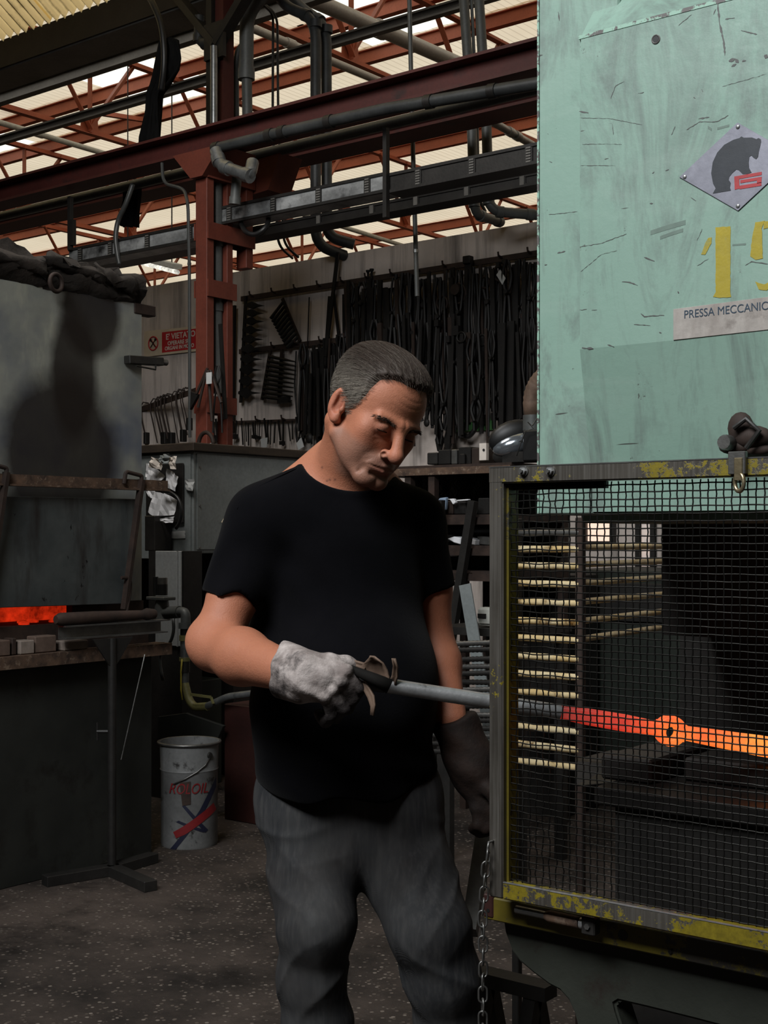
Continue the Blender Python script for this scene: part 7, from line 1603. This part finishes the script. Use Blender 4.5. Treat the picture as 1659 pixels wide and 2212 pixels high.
def glove_l(p):
    d = rc(p, L(980, 1556, .066), L(1022, 1655, .05), .0435, .046); cut = (p - L(979, 1552, .066).astype(np.float32)) @ np.array((-.30, 0, .95), np.float32); d = smax(d, cut, .004)
    d = smin(d, rc(p, L(1020, 1655, .05), L(1046, 1722, .04), .036, .030), .03)
    for i, (a, b, c) in enumerate((((1068, 1735), (1078, 1768), (1062, 1782)), ((1058, 1745), (1066, 1782), (1050, 1794)), ((1044, 1750), (1050, 1788), (1036, 1798)), ((1030, 1748), (1034, 1780), (1024, 1790)))):
        d = smin(d, chain_sdf(p, [L(1044 - 4 * i, 1715, .04), L(*a, .025), L(*b, .02), L(*c, .045)], [.015, .0128, .0118, .010], .004), .006)
    d = smin(d, chain_sdf(p, [L(1030, 1690, .03), L(1062, 1712, .0), L(1074, 1742, -.005)], [.018, .0135, .011], .006), .008)
    return d + .0016 * np.sin(p[:, 2] * 120 + p[:, 0] * 50)
gx = L(1035, 1680, .04)
gv, gq = nets(glove_l, axis([(gx[0] - .11, gx[0] + .09, .003)]), axis([(-.05, .14, .003)]), axis([(gx[2] - .12, gx[2] + .13, .003)]))
k = N('dark_brown_leather_glove'); k.set(k.mix(k.step(k.noise(18, 5, 0.65), 0.35, 0.68), (.016, .0075, .0045, 1), (.006, .0036, .0026, 1)), 0.8, 0, 0.25); k.bump(k.noise(60, 5), 0.4, 0.005); M['glove_dark'] = k.m
g2_ = sdf_mesh('glove', gv, gq, M['glove_dark'], man); g2_['label'] = 'dark brown leather work glove, hanging low'
# --- hair: shell with combed back thickness, plus strands
def hairmask(h):
    x, y, z = np.abs(h[:, 0]), h[:, 1], h[:, 2]
    line = .093 - .010 * np.exp(-(x / .02) ** 2) * 0 + .007 * np.exp(-((x - .040) / .022) ** 2)          # forehead line with receding temples
    front = sstep(z - line + .55 * (y + .075), -.006, .022)
    side = sstep(y - (-.048 + .35 * np.clip(.055 - z, 0, .1)), -.006, .012) * sstep(z, .012, .03)
    burn = sstep(y, -.034, -.024) * (1 - sstep(y, -.008, .0)) * sstep(z, -.030, -.012)
    back = sstep(y, .026, .040) * sstep(z, -.068, -.048)
    return np.clip(np.maximum(np.maximum(front, side), np.maximum(burn * .7, back)), 0, 1)
def hair_sdf(p):
    h = to_head(p); d = cranium(h); mk = hairmask(h); z = h[:, 2]
    top = sstep(z, .05, .11); th = (.0045 + .0085 * top) * sstep(mk, .05, 1.0)
    wv = .0010 * np.sin(h[:, 0] * 260 + 2.2 * np.sin(h[:, 1] * 45)) * top + .0009 * np.sin(h[:, 0] * 560 + h[:, 1] * 90 + z * 130)
    n = d - (mk * (th + wv) - (1 - mk) * .005)
    e = h.copy(); e[:, 0] = np.abs(e[:, 0]); n = smax(n, -sph(e, (.084, .012, .0), .026), .004)
    return smax(n, -(d + .007), .002) * HS
c_ = from_head((0, .01, .05))
hv, hq = nets(hair_sdf, axis([(c_[0] - .135, c_[0] + .135, .0022)]), axis([(c_[1] - .15, c_[1] + .15, .0022)]), axis([(c_[2] - .14, c_[2] + .125, .0022)]))
hh = to_head(hv); g_ = np.clip(sstep(hh[:, 2], .09, .045) * .85 + .12, 0, 1)[:, None]
hcol = np.array([.036, .025, .020]) * (1 - g_) + np.array([.16, .135, .11]) * g_
k = N('greying_hair'); at = k.n('Attribute', attribute_name='tint'); k.set(at.outputs['Color'], 0.62, 0, 0.2); M['hair'] = k.m
hair = sdf_mesh('hair', hv, hq, M['hair'], man, hcol); hair['label'] = 'short grey and brown combed back hair'
# strands
cE, rE = np.array((0, .018, .05)), np.array((.0755, .0975, .085))
def tohair(h, lift):
    h = np.asarray(h, np.float32)[None]
    for _ in range(6):
        d = cranium(h)[0]; e = 1e-3; g = np.array([cranium(h + np.array([[e if i == k else 0 for i in range(3)]], np.float32))[0] - d for k in range(3)]); g = g / (np.linalg.norm(g) + 1e-9); h = h - (g * (d - lift))[None].astype(np.float32)
    return h[0], g
r_ = np.random.RandomState(4); svs = []; sfs = []; scol = []
n_made = 0
def proj(h, lift):
    for _ in range(3):
        d = cranium(h); e = 2e-3; g = np.stack([cranium(h + np.eye(3, dtype=np.float32)[k] * e) - d for k in range(3)], 1); g /= np.linalg.norm(g, axis=1)[:, None] + 1e-9; h = h - g * (d - lift)[:, None]
    return h.astype(np.float32), g
v = r_.normal(size=(60000, 3)); v /= np.linalg.norm(v, axis=1)[:, None]
seeds, _g = proj((cE + v * rE).astype(np.float32), .002)
keep = (hairmask(seeds) > r_.uniform(.02, .22, len(seeds))) & ~((np.abs(seeds[:, 0]) > .06) & (np.abs(seeds[:, 1] - .010) < .022) & (seeds[:, 2] < .03)) & ~((seeds[:, 0] > .05) & (seeds[:, 1] > .05))
seeds = seeds[keep][:9500]
topm = sstep(seeds[:, 2], .05, .11); lift = (.0058 + .0090 * topm) * (.35 + .65 * sstep(hairmask(seeds), .05, 1.0)) + r_.uniform(-.0010, .0020, len(seeds))
steps = 7; path = []; h, g = proj(seeds, lift); seglen = .0050 + .0045 * topm
ph = r_.uniform(0, 6.28, len(seeds))
for s in range(steps):
    path.append(h.copy())
    dirn = np.stack([.30 * np.sign(h[:, 0]) * (1 - topm) * .3 + .22 * np.sin(h[:, 1] * 40 + h[:, 0] * 30) * topm + r_.normal(0, .14, len(h)), np.ones(len(h)), -.55 * (1 - topm) + r_.normal(0, .13, len(h))], 1)
    dirn -= g * (dirn * g).sum(1)[:, None]; dirn /= np.linalg.norm(dirn, axis=1)[:, None]
    h, g = proj((h + dirn * seglen[:, None]).astype(np.float32), lift + .0025 * math.sin(s / steps * 3.0) * topm)
path = np.stack(path, 1)
W_ = np.stack([from_head(path[:, s]) for s in range(steps)], 1)
grey = np.clip(sstep(seeds[:, 2], .10, .05) * .9 + (r_.rand(len(seeds)) < .16) * .5, 0, 1)
vs = []; fs = []; cols = []
for i in range(len(seeds)):
    b0 = len(vs); w = W_[i]
    for s in range(steps):
        t = w[min(s + 1, steps - 1)] - w[max(s - 1, 0)]; t /= np.linalg.norm(t) + 1e-9; o1 = np.cross(t, (0.3, -0.9, 0.2)); o1 /= np.linalg.norm(o1) + 1e-9; o2 = np.cross(t, o1); rr_ = .00027 * (1 - .75 * s / (steps - 1))
        for a in (0, 2.094, 4.189): vs.append(w[s] + (o1 * math.cos(a) + o2 * math.sin(a)) * rr_); cols.append(np.array([.062, .044, .034]) * (1 - grey[i]) + np.array([.27, .24, .20]) * grey[i])
    for s in range(steps - 1):
        for a in range(3): fs.append((b0 + s * 3 + a, b0 + s * 3 + (a + 1) % 3, b0 + s * 3 + 3 + (a + 1) % 3, b0 + s * 3 + 3 + a))
st_ = sdf_mesh('hair_strand', np.array(vs), np.array(fs), M['hair'], hair, np.array(cols)); st_['kind'] = 'stuff'
# eyebrows and lash lines
k = N('dark_brow_hair'); k.set((.045, .028, .019, 1), 0.75); M['brow'] = k.m
for s in (-1, 1):
    m = MB(); rb = random.Random(8 + s)
    for i in range(125):
        f = rb.random(); q = np.array((s * (.015 + .041 * f), -.1025 + .018 * f * f + .002, .0262 + .005 * math.sin(f * 2.6) + rb.uniform(-.0035, .0035)), np.float32)
        hh_ = q[None].copy()
        for _ in range(4):
            d = head_sdf(hh_)[0]; hh_[0, 1] += d * .9
        q = hh_[0]; e = q + np.array((s * .007, -.0012, .0018 - .004 * f)); m.tube([from_head(q + np.array((0, .0006, 0))), from_head((q + e) / 2 + np.array((0, .0000, 0))), from_head(e + np.array((0, .0008, 0)))], [.00035, .0003, .00012], 3)
    m.build('eyebrow', M['brow'], man, smooth=4, local=True)
    pts = []
    for f in np.linspace(0, 1, 9):
        q = np.array((s * (.021 + .023 * f), -.11, .0095 + .0012 * math.sin(f * 3.14)), np.float32)[None]
        for _ in range(14):
            d = head_sdf(q)[0]; q[0, 1] += d * .8
        pts.append(Vector(from_head(q[0] + np.array((0, -.0002, 0)))))
    m = MB(); m.tube(pts, [.0005] + [.0011] * 7 + [.0005], 6); m.build('eyelash', M['lash'], man, smooth=4, local=True)
# --- leather wrap on the bar grip
lw = thing('leather_wrap', PY(790, 1470, 1.66), 'torn brown leather wrap with loose flaps on the bar next to the white glove', 'wrap')
def flap(name, pix, Y0, mt, amp=.006, n=6, bend=.02):
    # strip given by left and right pixel edges from root to tip
    vs = []; fs = []; R = len(pix)
    for r, ((xa, ya), (xb, yb)) in enumerate(pix):
        for k in range(n + 1):
            f = k / n; p = PY(xa + (xb - xa) * f, ya + (yb - ya) * f, Y0); p.y += amp * math.sin(f * 3.14) * (1 if r % 2 else .6) - bend * (r / (R - 1)) ** 2; vs.append(p)
    for r in range(R - 1):
        for k in range(n): fs.append((r * (n + 1) + k, r * (n + 1) + k + 1, (r + 1) * (n + 1) + k + 1, (r + 1) * (n + 1) + k))
    m = MB(); m.add(vs, fs); o = m.build(name, mt, lw, smooth=4); md = o.modifiers.new('t', 'SOLIDIFY'); md.thickness = .003; return o
flap('flap', [((766, 1462), (842, 1476)), ((774, 1446), (844, 1462)), ((790, 1432), (842, 1446)), ((806, 1420), (838, 1430)), ((816, 1414), (828, 1416))], 1.665, M['leather'])
flap('flap', [((838, 1478), (856, 1480)), ((848, 1458), (862, 1462)), ((856, 1438), (868, 1440)), ((862, 1420), (870, 1421))], 1.70, M['leather'])
flap('strap', [((774, 1470), (790, 1472)), ((786, 1490), (800, 1486)), ((796, 1508), (810, 1502)), ((803, 1526), (814, 1522)), ((804, 1544), (812, 1546))], 1.655, M['leather'], .002, 4, .004)
flap('flap', [((700, 1428), (712, 1440)), ((730, 1422), (738, 1436)), ((762, 1424), (766, 1440)), ((790, 1432), (788, 1448))], 1.66, M['leather'], .003, 4, .0)
m = MB(); m.tube([PY(744, 1439, 1.645), PY(760, 1446, 1.643), PY(800, 1463, 1.648), PY(842, 1483, 1.664)], [.0045, .0065, .009, .0122], 12); m.build('wrapped_sleeve', M['matt_black'], lw, smooth=4)
